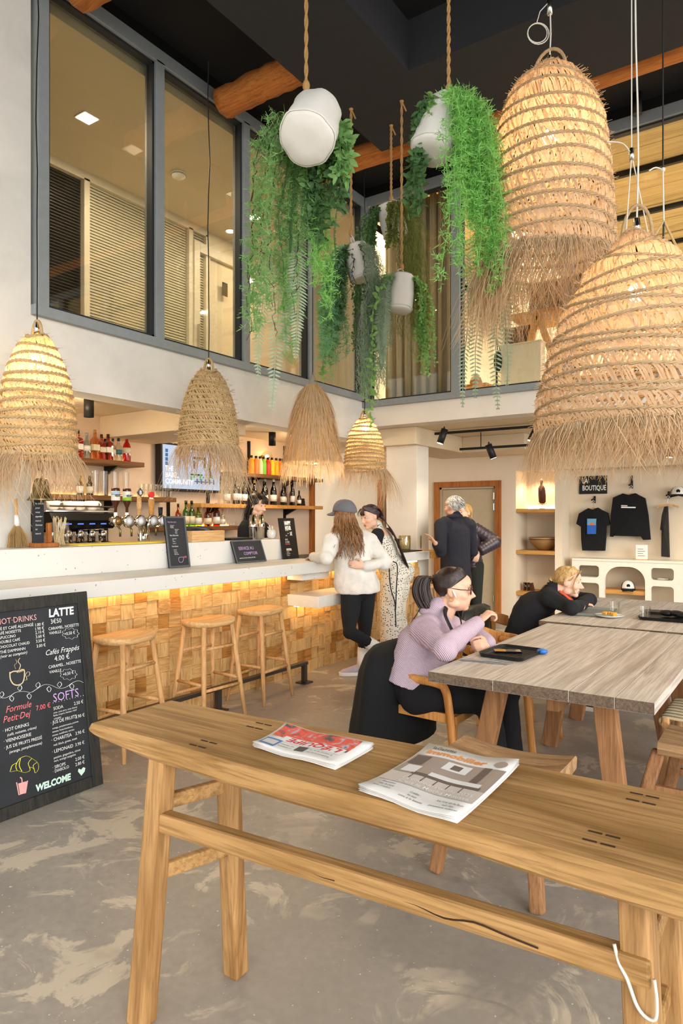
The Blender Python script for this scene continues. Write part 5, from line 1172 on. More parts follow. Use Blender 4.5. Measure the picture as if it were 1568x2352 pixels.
class Sheet:
    """four corners bl, br, tr, tl seen by the reader; bilinear with a soft curl"""
    def __init__(s, bl, br, tr, tl, curl=.01): s.c = [Vector(p) for p in (bl, br, tr, tl)]; s.curl = curl
    def pt(s, u, v, w=0):
        bl, br, tr, tl = s.c; p = bl.lerp(br, u).lerp(tl.lerp(tr, u), v); return p + UP * (w + s.curl * (abs(2 * v - 1) ** 3) * (.3 + .7 * abs(2 * u - 1) ** 2) + .004 * math.sin(u * 5) ** 2)
    def grid(s, mb, u0, u1, v0, v1, w, n=8):
        vs = [s.pt(u0 + (u1 - u0) * i / n, v0 + (v1 - v0) * j / n, w) for j in range(n + 1) for i in range(n + 1)]
        mb.add(vs, [(j * (n + 1) + i, j * (n + 1) + i + 1, (j + 1) * (n + 1) + i + 1, (j + 1) * (n + 1) + i) for j in range(n) for i in range(n)])
    def text(s, mb, st, u, v, u1, h, w=.0016, bold=0, shear=0):
        """lettering from u to u1 (share of the page width), h high (share of the page height)"""
        tmp = MB().text(st, 1, Matrix.Identity(4), 'LEFT', shear, bold); xs_ = [p[0] for p in tmp.v]; x0, x1 = min(xs_), max(xs_)
        mb.add([s.pt(u + (p[0] - x0) / (x1 - x0) * (u1 - u), v + p[1] / .7 * h, w) for p in tmp.v], tmp.f)
def newspaper(name, label, sh, layers):
    t = thing(name, label, 'newspaper', (sh.c[0] + sh.c[2]) / 2)
    for i in range(layers):
        mb = MB(); d = .0032 * (layers - i); o_ = .004 * i; sh2 = Sheet(*[p + Vector((rr.uniform(-.003, .003), rr.uniform(-.003, .003), 0)) for p in sh.c], curl=sh.curl * (1 - .2 * (layers - 1 - i)))
        top = i == layers - 1; (sh if top else sh2).grid(mb, 0, 1, 0, 1, 0 if top else -.0022 * (layers - 1 - i)); o = mb.build('sheet', 'paper' if top or i == 0 else 'paper2', t, smooth=True); m_ = o.modifiers.new('th', 'SOLIDIFY'); m_.thickness = .0012; m_.offset = -1
    return t
zt_ = .862
s2 = Sheet(onZ(822, 1812, zt_), onZ(1048, 1893, zt_), onZ(1192, 1757, zt_), onZ(985, 1716, zt_), .012)
t = newspaper('property_newspaper', 'newspaper showing a taupe living room under an orange masthead', s2, 4)
mb = MB(); s2.grid(mb, .02, .98, .24, .8, .001, 12); mb.build('cover_photo', 'n_taupe', t)
mb = MB(); s2.grid(mb, .02, .98, .24, .42, .0014, 10); mb.build('cover_photo', 'n_taupe2', t)
mb = MB(); s2.grid(mb, .4, .66, .62, .76, .0016, 4); s2.grid(mb, .08, .24, .45, .58, .0016, 4); s2.grid(mb, .38, .9, .46, .52, .0018, 5); mb.build('cover_photo_detail', 'paper', t)
mb = MB(); s2.grid(mb, .22, .92, .42, .47, .0016, 6); s2.grid(mb, .76, .84, .46, .8, .0015, 4); [s2.grid(mb, .25 + .13 * i, .262 + .13 * i, .34, .43, .0017, 2) for i in range(5)]; s2.grid(mb, .48, .58, .65, .73, .0019, 3); s2.grid(mb, .04, .2, .6, .78, .0016, 3); mb.build('cover_photo_detail', 'n_dark', t)
mb = MB(); s2.text(mb, 'laGazette', .1, .925, .36, .045, bold=.01)
for st, u, v, u1 in (('Décoration', .1, .19, .24), ('l’été de paris', .09, .145, .26), ('pour 3 visions', .08, .1, .26), ('Crédits :', .43, .15, .54), ('les taux', .44, .105, .53), ('sont à la baisse', .38, .06, .62), ('Le vrai et le faux', .7, .16, .95), ('sur les', .78, .115, .88), ('panneaux solaires', .68, .07, .95)): s2.text(mb, st, u, v, u1, .026)
mb.build('lettering', 'n_ink', t)
mb = MB(); s2.text(mb, 'immobilier', .08, .835, .74, .075, bold=.03); mb.build('masthead', 'n_orange', t)
mb = MB(); s2.text(mb, 'La couleur star de 2025', .22, .31, .93, .04, .003, .004); s2.text(mb, 'C’est le Mocha Mousse', .22, .25, .93, .04, .003, .004); mb.build('headline', 'cwhite', t)
mb = MB(); vs = [s2.pt(.88 + .065 * math.cos(a), .88 + .05 * math.sin(a), .0016) for a in [2 * PI * k / 20 for k in range(20)]]; mb.add(vs, [tuple(range(20))]); mb.build('round_stamp', 'n_taupe', t)
s1 = Sheet(onZ(857, 1712, zt_), onZ(655, 1668, zt_), onZ(580, 1712, zt_), onZ(770, 1762, zt_), .008)
t = newspaper('sports_newspaper', 'folded sports newspaper with red masthead, read from the far side', s1, 5)
mb = MB(); s1.grid(mb, .1, .97, .03, .5, .001, 10); mb.build('cover_photo', 'n_race', t)
mb = MB(); s1.grid(mb, .12, .82, .42, .64, .0014, 6); mb.build('masthead_panel', 'paper', t)
mb = MB(); s1.text(mb, 'L’ÉQUIPE', .15, .45, .76, .15, .002, .02, .2); mb.build('masthead', 'n_red', t)
mb = MB(); s1.grid(mb, .78, .97, .62, .92, .0015, 4); mb.build('side_picture', 'n_blue', t)
mb = MB(); s1.grid(mb, .8, .95, .68, .86, .002, 3); mb.build('side_picture', 'paper2', t)
mb = MB(); s1.text(mb, 'la course de sa vie', .16, .7, .42, .05, .002); s1.text(mb, 'le grand prix du jour', .16, .8, .42, .05, .002); s1.text(mb, 'les résultats', .6, .72, .76, .04, .002); s1.text(mb, 'et classements', .6, .8, .76, .04, .002); s1.grid(mb, .45, .56, .66, .84, .0016, 3); mb.build('lettering', 'n_ink', t)
# ================================================================== LONG TABLES
def plank_table(label, x0, seams, x1, y0, y1, z, th, ends=True, trestles=()):
    t = thing('dining_table', label, 'table', ((x0 + x1) / 2, (y0 + y1) / 2, 0)); ed = [x0] + list(seams) + [x1]
    for i in range(len(ed) - 1):
        mb = MB(); mb.box(ed[i] + .001, ed[i + 1] - .001, y0 + rr.uniform(0, .006), y1, z - th, z + rr.uniform(-.0015, .0015)); mb.mi = [0, 0, 1, 0, 1, 0]; mb.build('plank', ['tabletop', 'tableend'], t, bevel=.0014, seg=1)
    for (lx0, lx1, rx0, rx1, y) in trestles:
        for a, b_ in ((lx0, lx1), (rx0, rx1)): MB().bar((a, y, z - th - .001), (b_, y, 0), .06, .1, (1, 0, 0)).build('leg', 'tableleg', t, bevel=.005)
        MB().box(lx0 - .12, rx0 + .12, y - .04, y + .04, z - th - .07, z - th).build('cross_beam', 'tableleg', t, bevel=.004)
    ys_ = [tr_[4] for tr_ in trestles]
    if len(ys_) > 1: MB().box((x0 + x1) / 2 - .03, (x0 + x1) / 2 + .03, min(ys_), max(ys_), z - th - .14, z - th - .07).build('long_beam', 'tableleg', t, bevel=.004)
    return t
plank_table('weathered plank table nearest the camera with a black tray on it', -1.53, (-1.195, -.85, -.66), -.505, 3.0, 4.87, .75, .05, True, ((-1.28, -1.44, -.78, -.7, 3.32), (-1.28, -1.4, -.78, -.66, 4.5)))
plank_table('farther plank table where the blond woman leans', -1.6, (-1.3, -1.0, -.75), -.52, 4.885, 6.65, .757, .05, True, ((-1.3, -1.42, -.78, -.68, 5.2), (-1.3, -1.42, -.78, -.68, 6.3)))
# ---- low slab stools
def slab_stool(label, x0, x1, y0, y1, z, th, feet, dip=.025):
    t = thing('slab_stool', label, 'stool', ((x0 + x1) / 2, (y0 + y1) / 2, 0)); rings = []
    for i in range(13):
        x = x0 + (x1 - x0) * i / 12; u = 2 * i / 12 - 1; zt2 = z - dip * (1 - u * u); zb = z - th - dip * .5 * (1 - u * u); j = lambda: rr.uniform(-.004, .004)
        rings.append([Vector((x + j(), y0 + .02, zb)), Vector((x, y0 + j(), zb + .03)), Vector((x, y0 + .006 + j(), zt2 - .012)), Vector((x, y0 + .02, zt2)), Vector((x, (y0 + y1) / 2, zt2 + j() * .5)), Vector((x, y1 - .02, zt2)), Vector((x, y1 + j(), zt2 - .015)), Vector((x, y1 - .01, zb + .02)), Vector((x, (y0 + y1) / 2, zb))])
    MB().loft(rings).build('seat', 'slabseat', t)
    cx_, cy_ = (x0 + x1) / 2, (y0 + y1) / 2; L = []
    for fx, fy in feet:
        top = Vector((cx_ + (fx - cx_) * .72, cy_ + (fy - cy_) * .55, z - th + .004)); MB().bar(top, (fx, fy, 0), .06, .055, (0, 1, 0), .052, .05).build('leg', 'tableleg', t, bevel=.01); L.append((top, Vector((fx, fy, 0))))
    for i, j_, q in ((0, 1, .42), (2, 3, .42)): MB().bar(L[i][0].lerp(L[i][1], q), L[j_][0].lerp(L[j_][1], q), .028, .034).build('stretcher', 'tableleg', t, bevel=.005)
    return t
slab_stool('rough saddle-shaped slab stool at the end of the long table', -1.3, -.8, 2.57, 2.95, .5, .075, ((-1.3, 2.62), (-.84, 2.56), (-.8, 2.93), (-1.27, 2.95)))
slab_stool('thick slab stool at the right edge beside the table', -.57, -.02, 3.44, 3.8, .46, .06, ((-.68, 3.42), (.08, 3.42), (.05, 3.82), (-.6, 3.82)), .01)
# ---- chairs
def armchair(label, loc, rz, coat=None):
    t = thing('dining_armchair', label, 'chair', (0, 0, 0), 0, 'oak armchairs at the long tables', world=False)
    MB().loft([[Vector((.24 * math.copysign(abs(math.cos(a)) ** .5, math.cos(a)) * s_, .23 * math.copysign(abs(math.sin(a)) ** .5, math.sin(a)) * s_, z - .01 * (1 - s_))) for a in [2 * PI * k / 24 for k in range(24)]] for s_, z in ((.92, .425), (1, .432), (1, .452), (.96, .458), (.5, .45))]).build('seat', 'chairwood', t)
    for sy in (-1, 1):
        # front leg rising into the arm in one bent piece
        P_ = [Vector((.27, sy * .27, 0)), Vector((.245, sy * .272, .25)), Vector((.222, sy * .274, .47)), Vector((.2, sy * .275, .575)), Vector((.15, sy * .275, .605)), Vector((.0, sy * .275, .615)), Vector((-.15, sy * .25, .64))]
        MB().tube(cat_rom(P_, 4), .021, 8, flat=1.15).build('arm_leg', 'chairwood', t, smooth=True)
        MB().bar((-.25, sy * .2, .68), (-.29, sy * .22, 0), .034, .038, (1, 0, 0)).build('rear_leg', 'chairwood', t, bevel=.006)
        MB().bar((.24, sy * .26, .42), (-.24, sy * .22, .42), .022, .05).build('side_rail', 'chairwood', t, bevel=.004)
    P_ = [Vector((-.15, -.255, .64)), Vector((-.25, -.2, .67)), Vector((-.295, -.1, .69)), Vector((-.305, 0, .695)), Vector((-.295, .1, .69)), Vector((-.25, .2, .67)), Vector((-.15, .255, .64))]
    rings = []
    for p in cat_rom(P_, 4): rings.append([p + Vector((.014, 0, -.045)), p + Vector((.014, 0, .045)), p + Vector((-.014, 0, .045)), p + Vector((-.014, 0, -.045))])
    MB().loft(rings).build('back_rail', 'chairwood', t, bevel=.006)
    MB().bar((.24, -.25, .41), (.24, .25, .41), .022, .045).build('front_rail', 'chairwood', t, bevel=.004)
    t.location = loc; t.rotation_euler.z = rz; return t
ch = armchair('oak armchair under the woman in the lilac sweater', (-1.80, 3.62, 0), .0)
dup(ch, (-1.93, 5.25, 0), -.05, 'oak armchair under the blond woman, dark jacket over its back')
dup(ch, (-1.66, 4.42, 0), .0, 'empty oak armchair between the two seated women')
dup(ch, (-.28, 4.72, 0), PI, 'oak armchair across the table, behind the woven chair')
dup(ch, (-.3, 5.75, 0), PI, 'farthest oak armchair on the right side of the tables')
M['cordseat'] = stripes('woven_cord_seat', '#c9b48c', '#e6d8b8', 26, 'y', .8, .8, .006)
t = thing('woven_chair', 'round-legged chair with pale woven cord seat, right edge', 'chair', (-.32, 4.08, 0))
for x, y in ((-.6, 3.86), (-.6, 4.3), (-.1, 3.9), (-.1, 4.26)):
    top = .47 if x < -.3 else .78; MB().tube([(x - .03 * (x < -.3), y - .02, 0), (x, y, .25), (x + .0, y, top)], [.016, .022, .02], 12).build('leg', 'stoolwood', t, smooth=True)
mb = MB()
for k in range(30): yy = 3.86 + .44 * k / 29; mb.tube(cat_rom([(-.62, yy, .425), (-.625, yy, .455), (-.58, yy, .468), (-.35, yy, .455), (-.1, yy, .462), (-.09, yy, .44)], 3), .0075, 5)
mb.build('cord_seat', 'cordseat', t, smooth=True, kind='stuff')
MB().tube([(-.6, 3.84, .435), (-.6, 4.32, .435)], .017, 10).build('seat_rail', 'stoolwood', t); MB().tube([(-.1, 3.86, .44), (-.1, 4.3, .44)], .015, 10).build('seat_rail', 'stoolwood', t)
for y in (3.87, 4.29): MB().bar((-.6, y, .27), (-.1, y, .27), .02, .045).build('stretcher', 'chairwood', t, bevel=.004)
MB().bar((-.1, 3.88, .74), (-.1, 4.28, .74), .025, .09).build('back_rest', 'chairwood', t, bevel=.006)
MB().bar((-.35, 3.87, .27), (-.35, 4.29, .27), .03, .02).build('stretcher', 'chairwood', t, bevel=.004)
M['navy'] = plain('navy_cloth', '#1a2233', .85, 0, .15, 10, .3)
o = MB().loft([[Vector((-.07 + .05 * math.cos(a) * s_, 4.08 + .2 * math.sin(a) * s_ + .01 * math.sin(3 * a + z * 9), z)) for a in [2 * PI * k / 24 for k in range(24)]] for s_, z in ((1.15, .48), (1.1, .56), (1.05, .68), (1.02, .79), (.9, .83), (.3, .85))]).build('draped_coat', 'navy', smooth=True); tag(o, 'dark navy coat over the woven chair back at the right edge', 'coat')  # dark blue cloth of unknown kind, given a made-up coat shape
# ================================================================== ON THE TABLES
def rtray(label, c, sx, sy, rz, mat='black', h=.022, name='serving_tray'):
    t = thing(name, label, 'tray', c, 0); Mx = TR(c, 0, 0, rz)
    def rr_(sx_, sy_, r_, z): 
        o_ = []
        for qx, qy, a0 in ((1, 1, 0), (-1, 1, PI / 2), (-1, -1, PI), (1, -1, 1.5 * PI)):
            for k in range(5): a = a0 + PI / 2 * k / 4; o_.append(Mx @ Vector((qx * (sx_ / 2 - r_) + r_ * math.cos(a), qy * (sy_ / 2 - r_) + r_ * math.sin(a), z)))
        return o_
    MB().loft([rr_(sx * .92, sy * .92, .03, 0), rr_(sx * .95, sy * .95, .035, .004), rr_(sx, sy, .04, h), rr_(sx * .985, sy * .985, .04, h), rr_(sx * .93, sy * .93, .035, .007), rr_(sx * .3, sy * .3, .02, .006)]).build('tray_shell', mat, t, smooth=False)
    return t, Mx
M['trayblack'] = plain('black_plastic_tray', '#191919', .35); M['traygrey'] = plain('grey_tray', '#8c8d88', .4)
t, Mx = rtray('black ribbed tray holding a phone beside the lilac sleeve', Vector((-1.335, 3.62, .752)), .26, .33, -.06, 'trayblack')
for k in range(12): MB().box(-.1, .1, -.12 + .021 * k, -.112 + .021 * k, .006, .009, Mx).build('rib', 'trayblack', t)
M['phone'] = plain('phone_glass', '#0f0f12', .08); M['gold'] = plain('gold_reflection', '#c08a3a', .3)  # gold serves the jewellery and the reflection painted on the phone
t = thing('smartphone', 'dark smartphone lying on the nearest black tray', 'phone', Vector((-1.36, 3.62, .765))); Mp = TR((-1.36, 3.63, .7615), 0, 0, -1.1)
MB().box(-.036, .036, -.075, .075, 0, .009, Mp).build('case', 'phone', t, bevel=.006); MB().box(-.032, .032, -.07, -.01, .009, .0095, Mp).build('screen_glow', 'gold', t)  # gold patch is a reflection painted on the phone glass
t = thing('napkin_cutlery', 'fork and knife on a grey napkin at the table edge', 'cutlery', Vector((-1.4, 3.37, .752))); Mn = TR((-1.39, 3.37, .7515), 0, 0, .25)
MB().prism([(-.13, -.02), (.12, -.045), (.15, .02), (-.1, .03)], 0, .002, Mn).build('napkin', 'traygrey', t)
for s_ in (-.008, .012): MB().bar(Mn @ Vector((-.12, s_, .005)), Mn @ Vector((.1, s_ - .01, .005)), .012, .003).build('knife' if s_ > 0 else 'fork', 'steel', t, bevel=.001)
M['bluep'] = plain('blue_plastic', '#2f6fbe', .35)
o = MB().sphere((0, 0, 0), (.03, .022, .016), 16, 10, TR(onZ(1245, 1496, .767), 0, 0, .4)).build('earphone_case', 'bluep', smooth=True); tag(o, 'small blue case beside the nearest tray', 'case')
rtray('grey tray in front of the blond woman', Vector((-1.36, 5.5, .76)), .3, .42, .1, 'traygrey')
t, Mx = rtray('black tray with dark cloth at the right edge of the far table', Vector((-.83, 5.5, .76)), .38, .34, 0, 'trayblack')
rtray('thin dark slate board between the water glasses', Vector((-.95, 5.83, .76)), .22, .18, .1, 'trayblack', .01, 'slate_board')
o = MB(); 
for k in range(7): o.sphere(Vector((-.78, 5.52, .79)) + Vector((rr.uniform(-.09, .09), rr.uniform(-.07, .07), rr.uniform(0, .02))), (.05, .04, .022), 10, 7)
tag(o.build('dark_cloth', 'black', smooth=True), 'crumpled black cloth heaped on the far black tray', 'cloth')
pc = onZ(1399, 1417, .76); t = thing('dessert_plate', 'white plate with golden cake pieces', 'plate', pc)
MB().lathe([(0, .004), (.06, .004), (.1, .016), (.105, .018), (.1, .013), (.06, 0), (0, 0)], 28, pc).build('plate', 'white', t, smooth=True)
M['cake'] = plain('golden_cake', '#e2a83c', .7, 0, .15, 30, .3)
for dx, dy, s_ in ((-.03, .0, 1), (.0, .01, .9), (.03, -.005, 1)): MB().box(-.018 * s_, .018 * s_, -.02, .02, 0, .032, TR(pc + Vector((dx, dy, .006)), .1, .1, rr.uniform(-.5, .5))).build('cake_piece', 'cake', t, bevel=.006)
for px, py, lab in ((1411, 1411, 'water glass behind the plate of cake'), (1481, 1423, 'water glass left of the far black tray')): tumbler(onZ(px, py, .759), .095, .038, lab, 'water glasses on the far table')
# ================================================================== BACK WALL: NICHE AND BOUTIQUE
rr = random.Random(29); NY = 9.7
t = thing('niche_shelves', 'oak shelves set into the lit wall niche', 'shelf', (-3.22, 9.95, 0))
for z in (1.635, 1.03, .43, .06): MB().box(-3.508, -2.942, NY + .005, 10.19, z - .055, z).build('shelf_board', 'oakshelf', t, bevel=.004)
p = onY(1232, 1083, 9.95); tag(MB().lathe([(.03, 2.175), (.03, 2.189), (0, 2.189)], 14, (p.x, 9.95, 0)).build('niche_light', 'black'), 'tiny recessed lamp at the top of the lit niche', 'lamp')
spot_light('niche_lamp', (-3.22, 9.93, 2.15), (0, .05, -1), 14, (1, .8, .52), 140)
MB().box(-3.49, -2.96, 10.17, 10.19, 1.64, 1.65).build('light_strip', 'ledwhite', t)
p = Vector((-3.2, 9.95, 1.637)); t = thing('carved_figure', 'dark carved wooden figure on a wire stand in the lit niche', 'sculpture', p)
M['ebony'] = plain('ebony', '#4a2113', .5, 0, .2)
MB().loft([[Vector((p.x + r_ * math.cos(a) + dx, p.y + r_ * .5 * math.sin(a), p.z + z)) for a in [2 * PI * k / 14 for k in range(14)]] for r_, z, dx in ((.03, .075, .0), (.052, .1, .0), (.056, .2, -.004), (.05, .3, -.01), (.03, .335, -.012), (.014, .35, -.014), (.016, .37, -.014), (.024, .4, -.014), (.018, .43, -.014), (.004, .44, -.014))]).build('figure', 'ebony', t, smooth=True)
MB().tube([p, p + UP * .08], .004, 6).build('rod', 'brass', t); MB().tube([p + Vector((.06 * math.cos(a), 0, .085 + .02 * math.sin(a))) for a in [PI + PI * k / 10 for k in range(11)]], .004, 5).build('cradle', 'brass', t); MB().lathe([(.045, 0), (.045, .008), (0, .008)], 16, p).build('foot', 'brass', t)
p = Vector((-3.17, 9.95, 1.03)); M['clay'] = plain('brown_bowl', '#a07a48', .6, 0, .15)
t = thing('large_bowl', 'wide brown wooden bowl on the middle niche shelf', 'bowl', p)
MB().lathe([(.07, 0), (.12, .03), (.19, .1), (.215, .155), (.222, .19), (.21, .19), (.19, .14), (.1, .04), (0, .03)], 32, p).build('bowl', 'clay', t, smooth=True); MB().lathe([(.216, .155), (.222, .16), (.216, .166)], 32, p).build('rim_line', 'ebony', t, smooth=True)
for i, (px, lab) in enumerate(((1205, 'left brown glass on the lower niche shelf'), (1213, 'middle brown glass on the lower niche shelf'))):
    q = onY(px, 1355, 9.86); q.z = .43; o = MB().lathe([(.022, 0), (.026, .12), (.024, .12), (.02, .01), (0, .01)], 14, q).build('tea_glass', 'b_whisky', smooth=True); tag(o, lab, 'glass', 'glasses in the niche')
q = onY(1223, 1355, 9.86); q.z = .43; tag(MB().box(-.03, .03, -.02, .02, 0, .12, TR(q, 0, -.25)).build('patterned_box', 'ebony', bevel=.004), 'leaning dark patterned tin on the lower niche shelf', 'tin')
q = Vector((-3.15, 9.95, .06)); tag(MB().lathe([(.1, 0), (.17, .08), (.2, .2), (.19, .2), (.1, .02), (0, .02)], 24, q).build('basket', 'clay', smooth=True), 'brown basket at the bottom of the niche', 'basket')
# --- white unit with arched openings
UY0, UY1 = 9.74, 10.098
ux = lambda px: onY(px, 1290, UY0).x
uz = lambda py, px=1440: onY(px, py, UY0).z
t = thing('display_unit', 'low white display unit with rounded openings under the shirts', 'display unit', (-2, 9.9, 0))
X0, X1 = ux(1313), ux(1566) + .35; ZT_ = uz(1286)
cols = [X0, ux(1328), ux(1375), ux(1388), ux(1481), ux(1494), ux(1547), ux(1566), X1]
zA = uz(1302); zmid0, zmid1 = uz(1343), uz(1330); zar = uz(1302)
mb = MB(); y_ = (UY0, UY0 + .05)
for a, b_ in ((0, 1), (2, 3), (4, 5), (6, 8)): mb.box(cols[a], cols[b_], *y_, 0, ZT_ - .03)
for a, b_ in ((1, 2), (3, 4), (5, 6)): mb.box(cols[a], cols[b_], *y_, zA, ZT_ - .03)
for a, b_ in ((1, 2), (5, 6)): mb.box(cols[a], cols[b_], *y_, zmid0, zmid1); mb.box(cols[a], cols[b_], *y_, 0, .08)
mb.box(cols[3], cols[4], *y_, 0, .08)
def fil(x, z, r_, qx, qz):
    pts = [(x, z)] + [(x + qx * (r_ - r_ * math.cos(a)), z + qz * (r_ - r_ * math.sin(a))) for a in [PI / 2 * k / 8 for k in range(9)]]
    pts = [(x, z)] + [(x + qx * r_ * (1 - math.cos(a)), z + qz * r_ * (1 - math.sin(a))) for a in [PI / 2 * k / 8 for k in range(9)]]
    if qx * qz > 0: pts = pts[::-1]
    mb.prism(pts, -y_[1], -y_[0], Matrix(((1, 0, 0, 0), (0, 0, -1, 0), (0, 1, 0, 0), (0, 0, 0, 1))))
for a, b_, r_ in ((1, 2, .045), (5, 6, .045)):
    for zt2, zb2 in ((zA, zmid1), (zmid0, .08)):
        fil(cols[a], zt2, r_, 1, -1); fil(cols[b_], zt2, r_, -1, -1); fil(cols[a], zb2, r_, 1, 1); fil(cols[b_], zb2, r_, -1, 1)
fil(cols[3], zar, .2, 1, -1); fil(cols[4], zar, .2, -1, -1)
mb.build('front_panel', 'offwhite', t); MB().box(X0, X1, UY0 - .01, UY1, ZT_ - .03, ZT_).build('top_board', 'offwhite', t, bevel=.004)
mb = MB(); mb.box(X0, X0 + .03, UY0 + .05, UY1, 0, ZT_ - .03); mb.box(cols[2], cols[2] + .03, UY0 + .05, UY1, 0, ZT_ - .03); mb.box(cols[4], cols[4] + .03, UY0 + .05, UY1, 0, ZT_ - .03); mb.box(X0, X1, UY1 - .02, UY1, 0, ZT_ - .03); mb.build('inner_walls', 'warmwall', t)
for a, b_ in ((1, 2), (5, 6)): MB().box(cols[a] - .02, cols[b_] + .02, UY0 + .05, UY1, zmid0, zmid1).build('inner_shelf', 'offwhite', t)
zs = uz(1357); MB().box(cols[3] - .03, cols[4] + .02, UY0 + .02, UY1, zs - .055, zs).build('oak_board', 'oakshelf', t, bevel=.004)
# --- sign
BY = 10.09
t = thing('boutique_sign', 'black wall sign with white capitals LA BOUTIQUE', 'sign', onY(1362, 1135, BY))
a, b_ = onY(1330, 1135, BY), onY(1394, 1092, BY); MB().box(a.x, b_.x, BY - .012, BY, a.z, b_.z).build('panel', 'black', t)
mb = MB(); sc_ = b_.x - a.x
for st, v in (('LA', .6), ('BOUTIQUE', .2)): mb.text(st, .1, Matrix(((1, 0, 0, a.x + .045), (0, 0, -1, BY - .0135), (0, 1, 0, a.z + v * (b_.z - a.z)), (0, 0, 0, 1))), 'LEFT', 0, .002, .66)
mb.build('lettering', 'cwhite', t)
# --- garments on hooks
M['tee'] = plain('black_cotton', '#121316', .95, 0, .2, 12, .2); M['tee2'] = plain('charcoal_cotton', '#2c2a28', .95, 0, .2, 12, .2)
GYY = 10.0
def XZ(pts, zf=0): return pts
def garment(name, label, px_pts, cat, mat, hook_px, hook_py, hz_px):
    P_ = [onY(x, y, GYY) for x, y in px_pts]; c = sum((Vector((q.x, q.y, q.z)) for q in P_), Vector()) / len(P_); zb = min(q.z for q in P_)
    t = thing(name, label, cat, (c.x, GYY, zb))
    n = len(P_); front = [Vector((q.x, GYY - .03 - .012 * math.sin(i), q.z)) for i, q in enumerate(P_)]; back = [Vector((q.x, GYY + .03, q.z)) for q in P_]; fc = Vector((c.x, GYY - .06, c.z)); bc_ = Vector((c.x, GYY + .045, c.z))
    mb = MB(); mb.add(front + back + [fc, bc_], [(i, (i + 1) % n, 2 * n) for i in range(n)] + [(n + (i + 1) % n, n + i, 2 * n + 1) for i in range(n)] + [(i, n + i, n + (i + 1) % n, (i + 1) % n) for i in range(n)])
    mb.build('cloth', mat, t)
    h = onY(hook_px, hook_py, GYY); hz = onY(hz_px[0], hz_px[1], GYY)
    MB().loft([[Vector((h.x + s_ * .13, GYY + dy, h.z - .1 - .035 * abs(s_) ** 1.5 + dz)) for dy, dz in ((-.012, -.012), (.012, -.012), (.012, .014), (-.012, .014))] for s_ in (-1, -.6, -.3, 0, .3, .6, 1)]).build('hanger', 'seatwood', t, smooth=False)
    MB().tube(cat_rom([(h.x, GYY, h.z - .09), (h.x, GYY, h.z - .03), (h.x + .02, GYY, h.z), (h.x, GYY, h.z + .02), (h.x - .02, GYY, h.z)], 4), .003, 5).build('hanger_hook', 'steel', t)
    MB().box(h.x - .012, h.x + .012, BY - .02, BY, h.z - .02, h.z + (.16 if cat == 'sweatshirt' else .08)).build('wall_hook', 'blackmetal', t); MB().bar((h.x, BY - .01, h.z + .05), (h.x - .01, GYY - .05, h.z + .02), .016, .016).build('hook_arm', 'blackmetal', t)
    return t
k6 = lambda L: [(1160 + x * .2602, 1060 + y * .2602) for x, y in L]
t = garment('t_shirt', 'black t-shirt printed with a blue and orange sunset', k6([(735, 412), (775, 425), (818, 408), (905, 455), (925, 555), (890, 570), (888, 680), (880, 788), (685, 785), (675, 690), (670, 575), (628, 550), (652, 460)]), 't-shirt', 'tee', 1362, 1152, (0, 0))
for y0, y1, c_ in ((505, 562, 'n_sky'), (562, 640, 'n_sea')):
    M.setdefault('n_sky', plain('print_sky', '#6aa6cc', .8)); M.setdefault('n_sea', plain('print_sea', '#2f66c4', .8)); M.setdefault('n_sun', plain('print_sun', '#e8742a', .8))
    q = [onY(x, y, GYY - .068) for x, y in k6([(722, y1), (800, y1), (804, y0), (722, y0)])]; MB().quad(*q).build('print', c_, t)
q = [onY(x, y, GYY - .0685) for x, y in k6([(740, 562), (745, 548), (760, 540), (775, 542), (786, 552), (788, 562)])]; MB().add(q, [tuple(range(6))]).build('print', 'n_sun', t)
t = garment('sweatshirt', 'black long-sleeved sweatshirt on the higher hook', k6([(1040, 282), (1092, 295), (1150, 280), (1235, 325), (1262, 470), (1282, 690), (1220, 692), (1200, 560), (1195, 662), (968, 655), (962, 560), (948, 665), (925, 662), (935, 470), (955, 320)]), 'sweatshirt', 'tee', 1448, 1118, (0, 0))
for x0, x1, y0, y1 in ((1022, 1078, 385, 393), (1022, 1150, 398, 410)):
    q = [onY(x, y, GYY - .066) for x, y in k6([(x0, y1), (x1, y1 + 2), (x1, y0 + 2), (x0, y0)])]; MB().quad(*q).build('print', 'cwhite', t)
garment('t_shirt', 'charcoal t-shirt hanging edge-on beside the caps', k6([(1405, 400), (1435, 395), (1442, 560), (1450, 845), (1378, 838), (1380, 610), (1368, 600), (1385, 470)]), 't-shirt', 'tee2', 1533, 1142, (0, 0))
